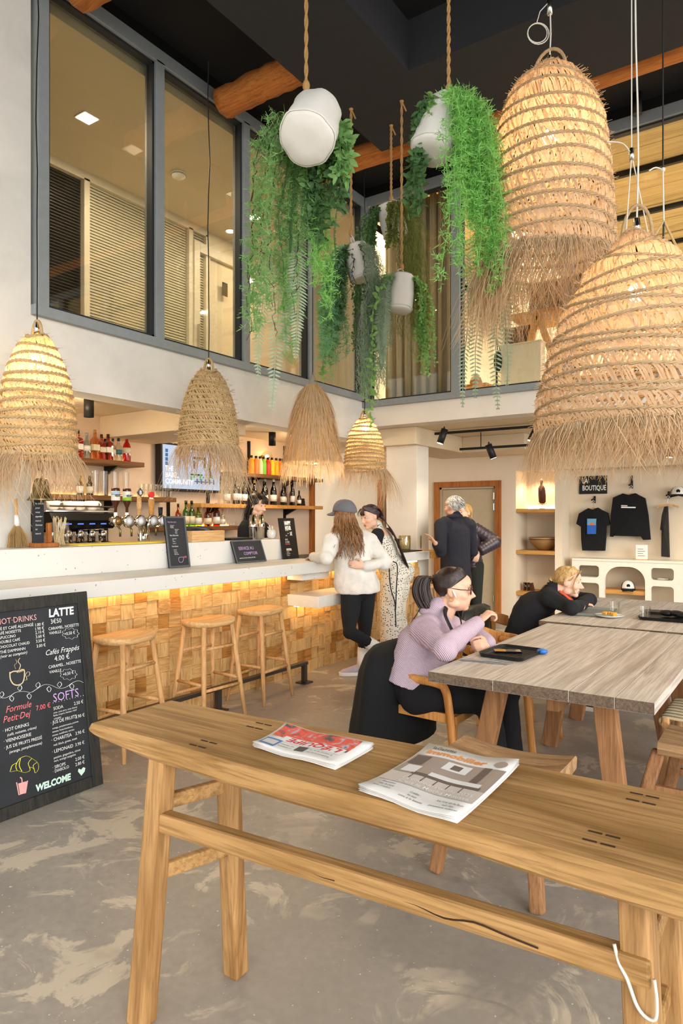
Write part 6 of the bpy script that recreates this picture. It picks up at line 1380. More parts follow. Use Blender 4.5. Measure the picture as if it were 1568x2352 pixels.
def trucker(label, c, rz, s_=1.0):
    t = thing('trucker_cap', label, 'cap', c); Mx = TR(c, 0, 0, rz)
    def dome(a0, a1, n=10, r=1): 
        rows = []
        for j in range(6):
            v = PI / 2 * j / 5; rows.append([Mx @ Vector((.085 * s_ * r * math.cos(v) ** .8 * math.cos(a0 + (a1 - a0) * i / n), .1 * s_ * r * math.cos(v) ** .8 * math.sin(a0 + (a1 - a0) * i / n), (.02 + .1 * math.sin(v)) * s_)) for i in range(n + 1)])
        return rows
    for nm, a0, a1, m_ in (('front_panel', -PI * .85, -PI * .15, 'white'), ('mesh_back', -PI * .15, PI * 1.15, 'tee')):
        rows = dome(a0, a1); n = len(rows[0]); MB().add([p_ for r_ in rows for p_ in r_], [(j * n + i, j * n + i + 1, (j + 1) * n + i + 1, (j + 1) * n + i) for j in range(5) for i in range(n - 1)]).build(nm, m_, t, smooth=True)
    rows = []
    for j, (k, z) in enumerate(((1.0, .02), (1.45, .012), (1.7, .0))): rows.append([Mx @ Vector((.085 * s_ * math.cos(a) * (1 + .02 * j), .1 * s_ * math.sin(a) * k, z * s_ - .01 * abs(math.cos(a)) * j)) for a in [-PI * .9 + PI * .8 * i / 10 for i in range(11)]])
    o = MB().add([p_ for r_ in rows for p_ in r_], [(j * 11 + i, j * 11 + i + 1, (j + 1) * 11 + i + 1, (j + 1) * 11 + i) for j in range(2) for i in range(10)]).build('brim', 'tee', t, smooth=True); m_ = o.modifiers.new('th', 'SOLIDIFY'); m_.thickness = .005
    MB().lathe([(0, .004), (.022 * s_, .003), (.022 * s_, 0)], 16, (0, 0, 0), Mx @ Matrix(((1, 0, 0, 0), (0, 0, -1, -.093 * s_), (0, 1, 0, .06 * s_), (0, 0, 0, 1)))).build('round_patch', 'tee', t)
q = onY(1441, 1357, 9.86); trucker('white-fronted black cap on the oak board of the display unit', Vector((q.x, 9.88, zs + .002)), .25, 1.05)
q = onY(1557, 1140, 9.98); trucker('white-fronted black cap hung high at the right edge', Vector((q.x, 9.97, q.z)), .15, 1.1)
p = onY(1473, 1287, 9.9); t = thing('price_stand', 'white price card in an upright stand on the display unit', 'card stand', (p.x, 9.9, ZT_)); MB().box(p.x - .075, p.x + .075, 9.9, 9.91, ZT_ + .001, ZT_ + .2).build('card', 'white', t, bevel=.002)
mb = MB(); [mb.box(p.x - .05, p.x + .04 - .02 * (i % 2), 9.8985, 9.8995, ZT_ + .05 + .03 * i, ZT_ + .056 + .03 * i) for i in range(4)]; mb.build('print_lines', 'n_ink', t, kind='stuff'); MB().box(p.x - .08, p.x + .08, 9.87, 9.95, ZT_, ZT_ + .008).build('foot', 'seatwood', t)
p = onY(1520, 1333, 9.85); o = MB(); [o.tube([Vector((p.x + .07 * math.cos(a + k), 9.9 + .04 * math.sin(a + k), zmid1 + .008 + .004 * k)) for a in [2 * PI * i / 12 for i in range(12)]], .006, 5, closed=True) for k in range(3)]; tag(o.build('coiled_string', 'cord', smooth=True), 'coil of white string in the upper right opening', 'string')
# --- track lights under the mezzanine
TZ = 2.6
def track(label, pts, spots):
    t = thing('track_light', label, 'track light', (pts[0] + pts[-1]) / 2)
    for a, b_ in zip(pts, pts[1:]): MB().bar(a, b_, .035, .03).build('rail', 'black', t)
    for px, py, tilt in spots:
        d = ray(px, py); k = min(range(len(pts) - 1), key=lambda i: 0); 
        q = at(px, py, (onZ(px, py - 30, TZ) - Vector((0, 0, EYE))).dot(FWD)); q.z = TZ
        MB().tube([q, q - UP * .06], .01, 8).build('stem', 'black', t); d2 = (Vector((0, 0, -1)) + RGT * tilt).normalized()
        h = MB().tube([q - UP * .05 - d2 * .02, q - UP * .05 + d2 * .16], .042, 14).build('spot_head', 'black', t, smooth=True)
        MB().tube([q - UP * .05 + d2 * .155, q - UP * .05 + d2 * .1605], .036, 14).build('lens', 'downlight', h)
        spot_light('track_lamp', q - UP * .05 + d2 * .18, Vector((.1, .35, -1)), 26, WARM2, 100)
    return t
A_, B2 = onZ(923, 1002, TZ), onZ(1260, 977, TZ); track('front black track rail with spots under the mezzanine', [A_, B2, Vector((.6, B2.y, TZ))], [(1020, 1010, -.35), (1232, 1005, -.5)])
C_ = onZ(1040, 1034, TZ); track('short black track rail joining the two long ones', [A_ + Vector((0, .03, 0)), C_], [])
TZ = 2.43; D_ = onZ(1056, 1032, TZ); rt_ = track('rear black track rail with spots before the boutique wall', [D_, Vector((.6, D_.y, TZ))], [(1122, 1045, .4), (1305, 1036, .7), (1540, 1040, -.1)])
for x in (D_.x + .3, D_.x + 1.6, D_.x + 2.9): MB().tube([(x, D_.y, TZ), (x, D_.y, 2.64)], .006, 6).build('hanger_rod', 'black', rt_)
# ================================================================== ROOM BEHIND THE BACK GLAZING
MF = 2.93; DY = 8.0
t = thing('work_desk', 'wooden trestle desk seen through the back glazing', 'desk', (onY(1230, 800, DY).x, DY, MF))
a, b_ = onY(1172, 728, DY), onY(1300, 712, DY); zt2 = a.z
MB().box(a.x, b_.x + .5, DY - .1, DY + .6, zt2 - .04, zt2).build('desk_top', 'oakshelf', t, bevel=.004)
p0, p1 = onY(1232, 742, DY), onY(1185, 885, DY); MB().bar((p0.x, DY, zt2 - .04), (p1.x, DY, MF), .07, .07, (1, 0, 0)).build('leg', 'oakshelf', t, bevel=.005); MB().bar((p0.x + .02, DY, zt2 - .04), (p0.x + .35, DY, MF), .07, .07, (1, 0, 0)).build('leg', 'oakshelf', t, bevel=.005)
a, b_ = onY(1148, 885, DY - .3), onY(1240, 782, DY - .3); t = thing('storage_panel', 'white storage box in front of the trestle desk upstairs', 'box', ((a.x + b_.x) / 2, DY - .2, MF)); MB().box(a.x, b_.x, DY - .28, DY - .12, MF, b_.z).build('panel', 'white', t, bevel=.004); MB().box(a.x - .01, b_.x + .01, DY - .29, DY - .11, b_.z, b_.z + .015).build('lid', 'offwhite', t)
a, b_ = onY(1226, 712, 8.6), onY(1292, 650, 8.6); t = thing('monitor', 'dark monitor standing on the upstairs desk', 'monitor', ((a.x + b_.x) / 2, 8.6, zt2)); MB().box(a.x, b_.x + .2, 8.42, 8.45, zt2 + .08, b_.z).build('screen', 'blackmetal', t, bevel=.004); MB().box(b_.x - .03, b_.x + .03, 8.45, 8.48, zt2, zt2 + .2).build('stand', 'black', t)
a = onY(1160, 770, 7.95); t = thing('office_chair', 'dark wicker chair upstairs left of the trestle desk', 'chair', (a.x, 8.0, MF)); MB().box(a.x - .12, a.x + .22, 8.22, 8.26, MF + .5, MF + .95).build('back', 'ebony', t, bevel=.02); MB().box(a.x - .12, a.x + .22, 7.9, 8.22, MF + .44, MF + .5).build('seat', 'ebony', t, bevel=.02)
for x, y in ((-.1, 7.92), (.2, 7.92), (-.1, 8.22), (.2, 8.22)): MB().tube([(a.x + x, y, MF), (a.x + x, y, MF + .45)], .015, 8).build('leg', 'black', t)
a = onY(1143, 830, 7.7); t = thing('hand_bag', 'black bag hanging beside the white storage box', 'bag', (a.x, 7.7, MF)); MB().sphere((a.x, 7.7, a.z), (.05, .05, .13), 14, 10).build('pouch', 'black', t, smooth=True); MB().tube([(a.x, 7.7, a.z + .1), (a.x - .02, 7.7, a.z + .3), (a.x + .03, 7.7, a.z + .12)], .008, 6).build('strap', 'black', t)
a = onY(1085, 875, 7.75); t = thing('side_table', 'low wooden side table upstairs behind the mullion', 'table', (a.x, 7.9, MF)); MB().box(a.x - .16, a.x + .2, 7.7, 8.2, MF + .16, MF + .19).build('top', 'oakshelf', t, bevel=.004)
for x in (-.14, .17): MB().box(a.x + x - .02, a.x + x + .02, 7.75, 7.79, MF, MF + .16).build('leg', 'oakshelf', t)
o = MB().lathe([(.05, 0), (.08, .04), (.06, .1), (.02, .13), (.025, .15)], 18, (a.x, 7.85, MF + .19)).build('clay_vase', 'clay', smooth=True); tag(o, 'round clay vase on the low upstairs side table', 'vase')
for i, y in enumerate((8.35, 9.55, 10.8)):
    t = thing('track_light', '%s black track rail on the upstairs timber ceiling' % ('nearest', 'second', 'farthest')[i], 'track light', (-1, y, 5.45)); MB().box(-3.6, 3, y - .025, y + .025, 5.44, 5.5).build('rail', 'black', t)
    if i == 0:
        for x in (-.95,): MB().tube([(x, y, 5.44), (x - .06, y - .02, 5.22)], .05, 12).build('spot_head', 'black', t, smooth=True)
p = onZ(1463, 215, ZC); t = thing('spotlight', 'lit black ceiling spot high at the right', 'spotlight', p); MB().lathe([(.04, ZC - .2), (.045, ZC - .2), (.045, ZC)], 16, (p.x, p.y, 0)).build('housing', 'black', t, smooth=True); MB().lathe([(0, ZC - .196), (.038, ZC - .196)], 16, (p.x, p.y, 0)).build('lens', 'downlight', t)
# ================================================================== PEOPLE
rp = random.Random(41)
def fuse(mb, voxel, sm=4, disp=0, dscale=.12):
    """voxel-union of overlapping closed volumes -> one continuous smooth surface"""
    me = mb.mesh('raw'); o = bpy.data.objects.new('raw', me); COL.objects.link(o)
    m = o.modifiers.new('r', 'REMESH'); m.mode = 'VOXEL'; m.voxel_size = voxel; m.use_smooth_shade = True
    s = o.modifiers.new('s', 'SMOOTH'); s.factor = .5; s.iterations = sm
    if disp:
        tx = bpy.data.textures.new('folds', 'CLOUDS'); tx.noise_scale = dscale; tx.noise_depth = 2
        d = o.modifiers.new('d', 'DISPLACE'); d.texture = tx; d.strength = disp; d.mid_level = .5; d.texture_coords = 'GLOBAL'
    dg = bpy.context.evaluated_depsgraph_get(); ev = o.evaluated_get(dg); out = bpy.data.meshes.new_from_object(ev)
    bpy.data.objects.remove(o); bpy.data.meshes.remove(me); out.materials.clear(); return out
def fused(name, mb, mat, par, voxel, sm=4, disp=0, dscale=.12):
    me = fuse(mb, voxel, sm, disp, dscale); me.materials.append(M[mat]); me.polygons.foreach_set('use_smooth', [True] * len(me.polygons)); return link(name, me, par)
def limb(mb, pts, rs, n=12):
    pts = [Vector(p) for p in pts]; mb.tube(pts, rs, n)
    for p, r_ in zip(pts, rs): mb.sphere(p, r_, 12, 8)
def ell(mb, c, rx, ry, rz, x, y):
    mb.sphere((0, 0, 0), (rx, ry, rz), 14, 10, basis(c, x, y))
def torso(mb, pv, nk, sp, ss, W, D, bow=0, ts=(-.12, 0, .2, .42, .68, .86, .97, 1.06), wmul=1):
    pv, nk, sp, ss = Vector(pv), Vector(nk), Vector(sp).normalized(), Vector(ss).normalized(); rings = []; ax = (nk - pv)
    for t_, w_, d_ in zip(ts, W, D):
        u = min(1, max(0, t_)); s_ = (sp * (1 - u) + ss * u).normalized(); f_ = s_.cross(ax).normalized() * -1; c = pv + ax * t_ - f_ * (bow * math.sin(PI * u))
        rings.append([c + s_ * (w_ * wmul * math.copysign(abs(math.cos(a)) ** .85, math.cos(a))) + f_ * (d_ * wmul * math.copysign(abs(math.sin(a)) ** .9, math.sin(a))) for a in [2 * PI * k / 20 for k in range(20)]])
    mb.loft(rings)
TW = (.15, .175, .15, .135, .16, .165, .1, .05); TD = (.1, .125, .115, .1, .115, .1, .07, .05)
def hand_vol(mb, w, d, n, curl=.5, thumb=1, sc=1.0, spread=.06):
    w, d, n = Vector(w), Vector(d).normalized(), Vector(n); n = (n - d * n.dot(d)).normalized(); s = d.cross(n) * thumb
    ell(mb, w + d * .045 * sc, .036 * sc, .05 * sc, .016 * sc, s, d); mb.sphere(w, .026 * sc, 10, 8)
    for i, (o_, L) in enumerate(((-.03, .85), (-.01, 1), (.01, 1.05), (.03, .95))):
        p = w + d * .085 * sc + s * o_ * sc; dd = (d + s * o_ * spread * 30).normalized(); P_ = [w + d * .05 * sc + s * o_ * .9 * sc, p]; ang = 0
        for seg in (.036, .026, .022):
            ang += curl; e = dd * math.cos(ang) - n * math.sin(ang); P_.append(P_[-1] + e * seg * L * sc)
        mb.tube(P_, [.0095 * sc, .0095 * sc, .009 * sc, .008 * sc, .0068 * sc], 8); mb.sphere(P_[-1], .007 * sc, 8, 6)
    P_ = [w + d * .015 * sc + s * .025 * sc, w + d * .045 * sc + s * .052 * sc - n * .008 * sc, w + d * .075 * sc + s * .056 * sc - n * .02 * sc * (1 + curl), w + d * .095 * sc + s * .045 * sc - n * .03 * sc * (1 + curl)]
    mb.tube(P_, [.013 * sc, .0115 * sc, .0105 * sc, .008 * sc], 8); mb.sphere(P_[-1], .008 * sc, 8, 6)
def head_frame(c, face, up=UP, s=1.0):
    y = Vector(face).normalized(); x = y.cross(Vector(up)).normalized(); z = x.cross(y).normalized()
    return basis(c, x, y, z) @ Matrix.Diagonal((s, s, s, 1))
def head_vol(mb, HM, fat=0, nose=1.0):
    S = lambda c, r, nu=18, nv=12: mb.sphere(c, r, nu, nv, HM)
    S((0, -.012, .034), (.077, .097, .088)); S((0, .012, -.01), (.068 + fat, .078, .085)); S((0, .03, -.055), (.053 + fat, .058 + fat, .06 + fat * .6)); S((0, .068, -.098), (.026, .024, .02))
    S((0, .05, .04), (.062, .048, .05)); S((0, .068, .033), (.05, .026, .012))            # brow
    for q in (-1, 1): S((q * .036, .058, -.028), (.028 + fat * .5, .03, .03)); S((q * .077, -.008, -.008), (.009, .021, .031), 12, 10); S((q * .045, .01, -.075), (.02 + fat, .04, .026))
    mb.tube([HM @ Vector((0, .084, .018)), HM @ Vector((0, .102, -.012)), HM @ Vector((0, .112 + .006 * nose, -.03)), HM @ Vector((0, .098, -.04))], [.009, .0105, .0135, .011], 10)
    for q in (-1, 1): S((q * .011, .098, -.035), (.0085, .011, .008), 10, 8)
    S((0, .084, -.066), (.024, .013, .0065), 12, 8); S((0, .082, -.077), (.021, .013, .007), 12, 8)
def face_parts(par, HM, lip='lips', brow='brow', iris='iris', gaze=0):
    for q in (-1, 1):
        MB().sphere((q * .031, .0755, .008), (.0145, .0105, .0062), 14, 10, HM).build('eye', 'eyewhite', par, smooth=True)
        MB().sphere((q * .0315 + gaze, .081, .0078), (.0082, .0062, .0068), 12, 8, HM).build('iris', iris, par, smooth=True)
        MB().tube([HM @ Vector((q * (.014 + .011 * k), 0.0825 - .0045 * k * k * .35, .0155 + .0012 * math.sin(k * 1.2))) for k in range(4)], [.0018] * 4, 5).build('lash_line', 'lash', par)
        MB().tube([HM @ Vector((q * (.012 + .012 * k), .0935 - .0028 * k * k, .0305 + .0035 * math.sin(k * .9))) for k in range(4)], [.0034, .0036, .003, .0015], 6).build('eyebrow', brow, par, smooth=True)
    o = MB(); o.sphere((0, .0905, -.0655), (.0225, .0085, .0048), 14, 8, HM); o.sphere((0, .0885, -.0755), (.02, .009, .0058), 14, 8, HM); o.build('lips', lip, par, smooth=True)
def scalp(mb, HM, k=1.0, hairline=.072, side=.025, nape=-.055, off=(0, -.016, .034), r=(.083, .103, .094)):
    nu, nv = 90, 60; c = Vector(off); fs = []
    P_ = lambda i, j: Vector((c.x + r[0] * k * math.sin(PI * j / nv) * math.cos(2 * PI * i / nu), c.y + r[1] * k * math.sin(PI * j / nv) * math.sin(2 * PI * i / nu), c.z + r[2] * k * math.cos(PI * j / nv)))
    for j in range(nv):
        for i in range(nu):
            q = [P_(i, j), P_(i, j + 1), P_(i + 1, j + 1), P_(i + 1, j)]; m_ = sum(q, Vector()) / 4
            line = hairline - max(0, (abs(m_.x) - .045)) * 1.6
            if m_.z > line or (m_.y < side and m_.z > nape + .0 * m_.y): 
                fs.append((i + j * nu, i + (j + 1) * nu, (i + 1) % nu + (j + 1) * nu, (i + 1) % nu + j * nu))
    mb.add([HM @ P_(i, j) for j in range(nv + 1) for i in range(nu)], fs)
def on_scalp(x, y, z, k=1.03):
    c = Vector((0, -.016, .034)); d = Vector((x, y, z)) - c; q = math.sqrt((d.x / .083) ** 2 + (d.y / .103) ** 2 + (d.z / .094) ** 2); return c + d * (k / q)
def swept(mb, HM, n, knot, r0, r1, front=.075, k=1.008):
    """fine locks combed from the hairline over the skull to a knot"""
    for i in range(n):
        q = rp.uniform(-1, 1); a = q * 1.75; hx = math.sin(a) * .075; hy = .075 * math.cos(a) ; hz = front + .02 - .075 * abs(q) ** 1.6
        s0 = on_scalp(hx, hy, hz, k - .015); kn = Vector(knot) + Vector((q * .018, 0, rp.uniform(-.012, .012)))
        m1 = on_scalp(hx * 1.1, hy - .06, hz + .03 * (1 - abs(q)), k + .005); m2 = on_scalp(hx * .8 + kn.x * .2, -.08, .3 * hz + .7 * kn.z, k + .005)
        lock(mb, [HM @ s0, HM @ m1, HM @ m2, HM @ kn], r0, r1)
def lock(mb, pts, r0, r1, n=6, seg=5, flat=.6):
    P_ = cat_rom(pts, seg); N = len(P_); mb.tube(P_, [r0 + (r1 - r0) * (i / (N - 1)) for i in range(N)], n, flat=flat)
for n_, c_, r_ in (('eyewhite', '#e8e2da', .3), ('iris', '#3a2a1e', .2), ('lash', '#1c1512', .7), ('brow', '#4a362a', .8), ('brow_l', '#8a6a48', .8), ('lips', '#b8726a', .45), ('lips2', '#a8645c', .5)): M[n_] = plain(n_, c_, r_)
def skin(name, a, b_):
    n = NT(name); v = n.coords(rand=False); n.set(n.mix(n.noise(v, 9, 4), a, b_), .5, 0, .4); n.b.inputs['Subsurface Weight'].default_value = .12; n.b.inputs['Subsurface Radius'].default_value = (.02, .008, .004); n.bump(n.noise(v, 160, 2), .04, .002); M[name] = n.m
skin('skin_a', '#d9a98c', '#e3b79c'); skin('skin_b', '#dcae92', '#e8c0a6'); skin('skin_c', '#c8967a', '#d4a68a')
def hairmat(name, a, b_):
    n = NT(name); v = n.coords((1, 1, .25), rand=False); f = n.noise(v, 60, 3); n.set(n.mix(n.ramp(f, [(.35, 0.0), (.65, 1.0)]), a, b_), .38, 0, .5); n.bump(f, .5, .004); M[name] = n.m
hairmat('hair_dark', '#1a100c', '#38241a'); hairmat('hair_brown', '#7a5232', '#a87a4e'); hairmat('hair_blond', '#a37c42', '#d2ad72'); hairmat('hair_grey', '#8c8a86', '#d2cec8'); hairmat('hair_black', '#120d0b', '#2c1f19'); hairmat('hair_plum', '#21141a', '#43282c')
M['lilac'] = stripes('lilac_rib_knit', '#b79cab', '#dcc7d2', 46, 'diagonal' if False else 'x', .9, .9, .008)
def rib():
    n = NT('lilac_rib_knit'); v = n.coords(rand=False); wv = n.node('ShaderNodeTexWave', wave_type='BANDS', bands_direction='DIAGONAL'); wv.inputs['Scale'].default_value = 44; wv.inputs['Distortion'].default_value = 1.0; wv.inputs['Detail'].default_value = 0
    n.link(v, wv.inputs['Vector']); n.set(n.mix(wv.outputs['Fac'], '#b49bab', '#cfbac7'), .95, 0, .15); n.bump(wv.outputs['Fac'], .6, .006); M['lilac'] = n.m
rib()
def dots():
    n = NT('polka_dot_cloth'); v = n.coords(rand=False); vo = n.node('ShaderNodeTexVoronoi'); vo.inputs['Scale'].default_value = 52; vo.inputs['Randomness'].default_value = .75; n.link(v, vo.inputs['Vector'])
    n.set(n.mix(n.ramp(vo.outputs['Distance'], [(.27, 1.0), (.33, 0.0)]), '#e4ddcd', '#2a2622'), .85, 0, .2); M['dots'] = n.m
dots()
for n_, c_ in (('hoodie', '#e9e4da'), ('legging', '#17181c'), ('sock', '#e8e2da'), ('navycoat', '#23232c'), ('puffer', '#2c2430'), ('trouser', '#0e0e10'), ('blackknit', '#1b1b1f'), ('coat', '#0b0b0d'), ('olive', '#23251f'), ('coral_shirt', '#d95a3c'), ('capgrey', '#74737a'), ('leather', '#24241f')): M[n_] = plain(n_, c_, .9 if n_ not in ('puffer', 'leather') else .45, 0, .12, 14, .15)
M['puffer'] = plain('puffer_nylon', '#3a3038', .35, 0, .2, 14, .1)
M['shoe'] = plain('lilac_sneaker', '#b9aeba', .7, 0, .1, 20); M['sole'] = plain('white_sole', '#e6e0d4', .6); M['frames'] = plain('tortoise_frame', '#4a1a14', .2); M['lens'] = glass('spectacle_lens', '#f4f0ee', .12)
def shoe(par, heel, d, up=UP, L=.27, mat='shoe'):
    heel, d = Vector(heel), Vector(d).normalized(); up = (Vector(up) - d * Vector(up).dot(d)).normalized(); s = d.cross(up)
    def ring(t_, w_, z0, z1): c = heel + d * (L * t_); return [c + s * (w_ * math.cos(a)) + up * (z0 + (z1 - z0) * (.5 + .5 * math.sin(a))) for a in [2 * PI * k / 14 for k in range(14)]]
    o = MB().loft([ring(-.03, .022, .03, .09), ring(.02, .042, .022, .118), ring(.2, .046, .022, .122), ring(.36, .047, .022, .112), ring(.55, .05, .02, .09), ring(.75, .05, .02, .072), ring(.92, .04, .02, .06), ring(1.0, .018, .024, .045)]).build('shoe', mat, par, smooth=True)
    mb = MB(); prof = ((-.08, .022), (.0, .045), (.3, .047), (.6, .053), (.8, .052), (.95, .04), (1.05, .014))
    rings = [[heel + d * (L * t_) + s * (w_ * q) + up * z for q, z in ((-1, 0), (1, 0), (1, .036 + .01 * (t_ < .2)), (-1, .036 + .01 * (t_ < .2)))] for t_, w_ in prof]; mb.loft(rings).build('sole', 'sole', o, bevel=.006)
def person(label, base): return thing('person', label, 'person', (base[0], base[1], base[2]))
# ------------------------------------------------------------------ woman in the lilac sweater
HC = at(1041, 1353, 4.0); face = (RGT * 1.0 - FWD * .24 - UP * .06); t = person('seated woman in a lilac ribbed sweater with glasses and ponytail', (HC.x - .1, HC.y, 0))
HM = head_frame(HC, face, UP, 1.03)
nk = at(1006, 1428, 4.02); pv = at(962, 1568, 3.94); shN = at(972, 1447, 3.86); shF = at(1046, 1450, 4.2); elN = at(1022, 1502, 3.62); elN.z = .80; wrN = at(1096, 1432, 3.72); elF = at(1085, 1490, 4.1); elF.z = .80; wrF = at(1124, 1478, 3.93)
knN = Vector((-1.42, 3.5, .50)); knF = Vector((-1.42, 3.78, .50)); hpN = pv + Vector((.04, -.1, -.04)); hpF = pv + Vector((.04, .1, -.04)); anN = Vector((-1.36, 3.52, .09)); anF = Vector((-1.4, 3.82, .09))
side = (shN - shF).normalized(); hside = Vector((0, -1, 0))
b = MB(); head_vol(b, HM, .012, 1.0); limb(b, [nk - UP * .03, HC + Vector(face) * -.015 - UP * .05], [.064, .056])
torso(b, pv, nk, hside, side, TW, TD, .03, wmul=.92)
limb(b, [shN, elN, wrN], [.05, .042, .027]); limb(b, [shF, elF, wrF], [.05, .042, .027]); limb(b, [hpN, knN, anN], [.08, .058, .04]); limb(b, [hpF, knF, anF], [.08, .058, .04])
for a in (anN, anF): limb(b, [a, a + Vector((.15, 0, -.05))], [.04, .03])
dN = (at(1122, 1408, 3.72) - wrN).normalized(); hand_vol(b, wrN + dN * .01, dN, (UP * .75 - RGT * .45 - FWD * .2), 1.0, -1, .92)
dF = (at(1084, 1484, 3.84) - wrF).normalized(); hand_vol(b, wrF, dF, (UP * .35 - FWD * .8), .85, 1, .92)
fused('body', b, 'skin_a', t, .0048, 6); face_parts(t, HM, 'lips', 'brow', 'iris')
c_ = MB(); torso(c_, pv + UP * .06, nk - UP * .012, hside, side, (.2, .2, .185, .18, .195, .19, .125, .088), (.15, .155, .15, .145, .155, .135, .1, .085), .03, (-.16, 0, .2, .42, .68, .86, .97, 1.07))
c_.tube([nk + UP * .015 - Vector(face) * .01 + (RGT * math.cos(a) * .085 + FWD * math.sin(a) * .085) - UP * .05 * math.cos(a) for a in [2 * PI * k / 18 for k in range(18)]], .024, 8, closed=True)
limb(c_, [shN + (nk - shN) * .25, shN, elN + Vector((0, 0, .01)), wrN], [.085, .082, .074, .043], 16); limb(c_, [shF + (nk - shF) * .25, shF, elF, wrF + (elF - wrF) * .08], [.085, .08, .068, .045], 16)
ell(c_, at(1035, 1470, 3.98), .1, .1, .08, RGT, FWD); limb(c_, [nk - UP * .04 - RGT * .01, nk.lerp(HC, .42) - RGT * .03], [.095, .07])
fused('sweater', c_, 'lilac', t, .009, 5, .012, .1)
c_ = MB(); limb(c_, [hpN, knN, anN + UP * .02], [.115, .082, .062], 16); limb(c_, [hpF, knF, anF + UP * .02], [.115, .082, .062], 16); ell(c_, pv - UP * .02, .19, .15, .12, hside, Vector((1, 0, 0)))
fused('trousers', c_, 'trouser', t, .012, 4, .01, .12)
for a in (anN, anF): shoe(t, a + Vector((-.05, 0, -.09)), (1, .05, 0), UP, .25, 'leather')
h = MB(); scalp(h, HM, .995, .1, -.03, -.06); swept(h, HM, 560, (0, -.122, .045), .0036, .003, .068)
for k in range(0):   # swept-back hair
    q = rp.uniform(-1, 1); z0 = .115 - .11 * abs(q) ** 1.5; y0 = .062 - .055 * abs(q); x0 = q * .075
    lock(h, [HM @ Vector((x0, y0, z0)), HM @ Vector((x0 * 1.08, y0 - .06, z0 + .018)), HM @ Vector((x0 * .85, -.095, .055 + .02 * rp.random())), HM @ Vector((x0 * .25, -.122, .045))], .004, .0035)
h.build('hair', 'hair_dark', t, smooth=True)
h = MB(); 
for k in range(300):   # ponytail, full and rounded, ending on the shoulder
    a = rp.uniform(0, 2 * PI); r_ = rp.uniform(.2, 1); ox, oy = math.cos(a) * r_, math.sin(a) * r_
    lock(h, [HM @ Vector((.012 * ox, -.115 + .01 * oy, .045)), HM @ Vector((.045 * ox, -.165 + .04 * oy, .058)), HM @ Vector((.06 * ox, -.185 + .05 * oy, -.0)), HM @ Vector((.062 * ox, -.172 + .055 * oy, -.065)), HM @ Vector((.05 * ox, -.135 + .045 * oy, -.115 - .03 * rp.random()))], .004, .0055)
for k in range(50): o_ = rp.uniform(-.03, .03); lock(h, [HM @ Vector((o_, -.16, -.05)), HM @ Vector((o_ * 1.4, -.185, -.13)), HM @ Vector((o_ * 1.6, -.225 + .2 * o_, -.21)), HM @ Vector((o_ * 1.4, -.275, -.3 - .03 * rp.random()))], .0045, .002)
h.build('ponytail', 'hair_dark', t, smooth=True)
MB().tube([HM @ Vector((.02 * math.cos(a), -.122, .047 + .024 * math.sin(a))) for a in [2 * PI * k / 14 for k in range(14)]], .005, 6, closed=True).build('hair_tie', 'hair_brown', t)
gl_ = MB().tube([HM @ Vector((q * .034 + .026 * math.cos(a), .1, .002 + .021 * math.sin(a))) for q in (1,) for a in [2 * PI * k / 20 for k in range(20)]], .0034, 6, closed=True)
gl_.tube([HM @ Vector((-.034 + .026 * math.cos(a), .1, .002 + .021 * math.sin(a))) for a in [2 * PI * k / 20 for k in range(20)]], .0034, 6, closed=True)
gl_.tube([HM @ Vector((-.009, .102, .007)), HM @ Vector((0, .106, .012)), HM @ Vector((.009, .102, .007))], .0028, 6)
for q in (-1, 1): gl_.tube([HM @ Vector((q * .06, .098, .008)), HM @ Vector((q * .078, .05, .008)), HM @ Vector((q * .082, -.01, .012))], [.0045, .004, .003], 6, flat=.6)
g = gl_.build('glasses', 'frames', t, smooth=True)
for q in (-1, 1): MB().add([HM @ Vector((q * .034 + .025 * math.cos(a), .1, .002 + .02 * math.sin(a))) for a in [2 * PI * k / 16 for k in range(16)]], [tuple(range(16))]).build('lens', 'lens', g)
MB().tube([HM @ Vector((.089, .004, .0)), HM @ Vector((.092, .012, -.014)), HM @ Vector((.09, .022, -.036))], [.006, .005, .0045], 8).build('earbud', 'white', t, smooth=True)
MB().tube([HM @ Vector((.083, -.002 + .011 * math.cos(a), -.05 + .011 * math.sin(a))) for a in [2 * PI * k / 12 for k in range(12)]], .0025, 5, closed=True).build('earring', 'gold', t)
# black straps (lanyard) down the chest and bracelet
MB().tube(cat_rom([HM @ Vector((.055, -.03, -.1)), at(1022, 1412, 3.87), at(1034, 1440, 3.84), at(1046, 1462, 3.82)], 5), [.014] * 16, 6, flat=.3, up=FWD).build('lanyard', 'black', t)
MB().tube(cat_rom([HM @ Vector((-.05, .02, -.12)), at(1058, 1425, 4.0), at(1060, 1452, 3.92)], 5), .005, 6).build('lanyard', 'black', t)
dd = (wrN - elN).normalized(); s_, u_ = frame_of(dd); MB().tube([wrN + dd * .012 + (s_ * math.cos(a) + u_ * math.sin(a)) * .032 for a in [2 * PI * k / 16 for k in range(16)]], .0025, 5, closed=True).build('bracelet', 'gold', t)
# coat over her chair
o = MB(); rings = []
for z, hy, hx, cx_ in ((.2, .41, .2, -2.06), (.3, .40, .2, -2.05), (.45, .385, .19, -2.04), (.6, .37, .18, -2.03), (.69, .34, .15, -2.03), (.74, .28, .09, -2.05), (.76, .15, .03, -2.06)):
    rings.append([Vector((cx_ + hx * math.cos(a) * (1 + .12 * math.sin(5 * a + z * 4)), 3.62 + hy * math.sin(a) * (1 + .03 * math.sin(7 * a)), z + .02 * math.sin(3 * a) * (z < .25))) for a in [2 * PI * k / 40 for k in range(40)]])
tag(o.loft(rings).build('draped_coat', 'coat', smooth=True), 'long black coat draped over the lilac-sweater woman’s chair back', 'coat')
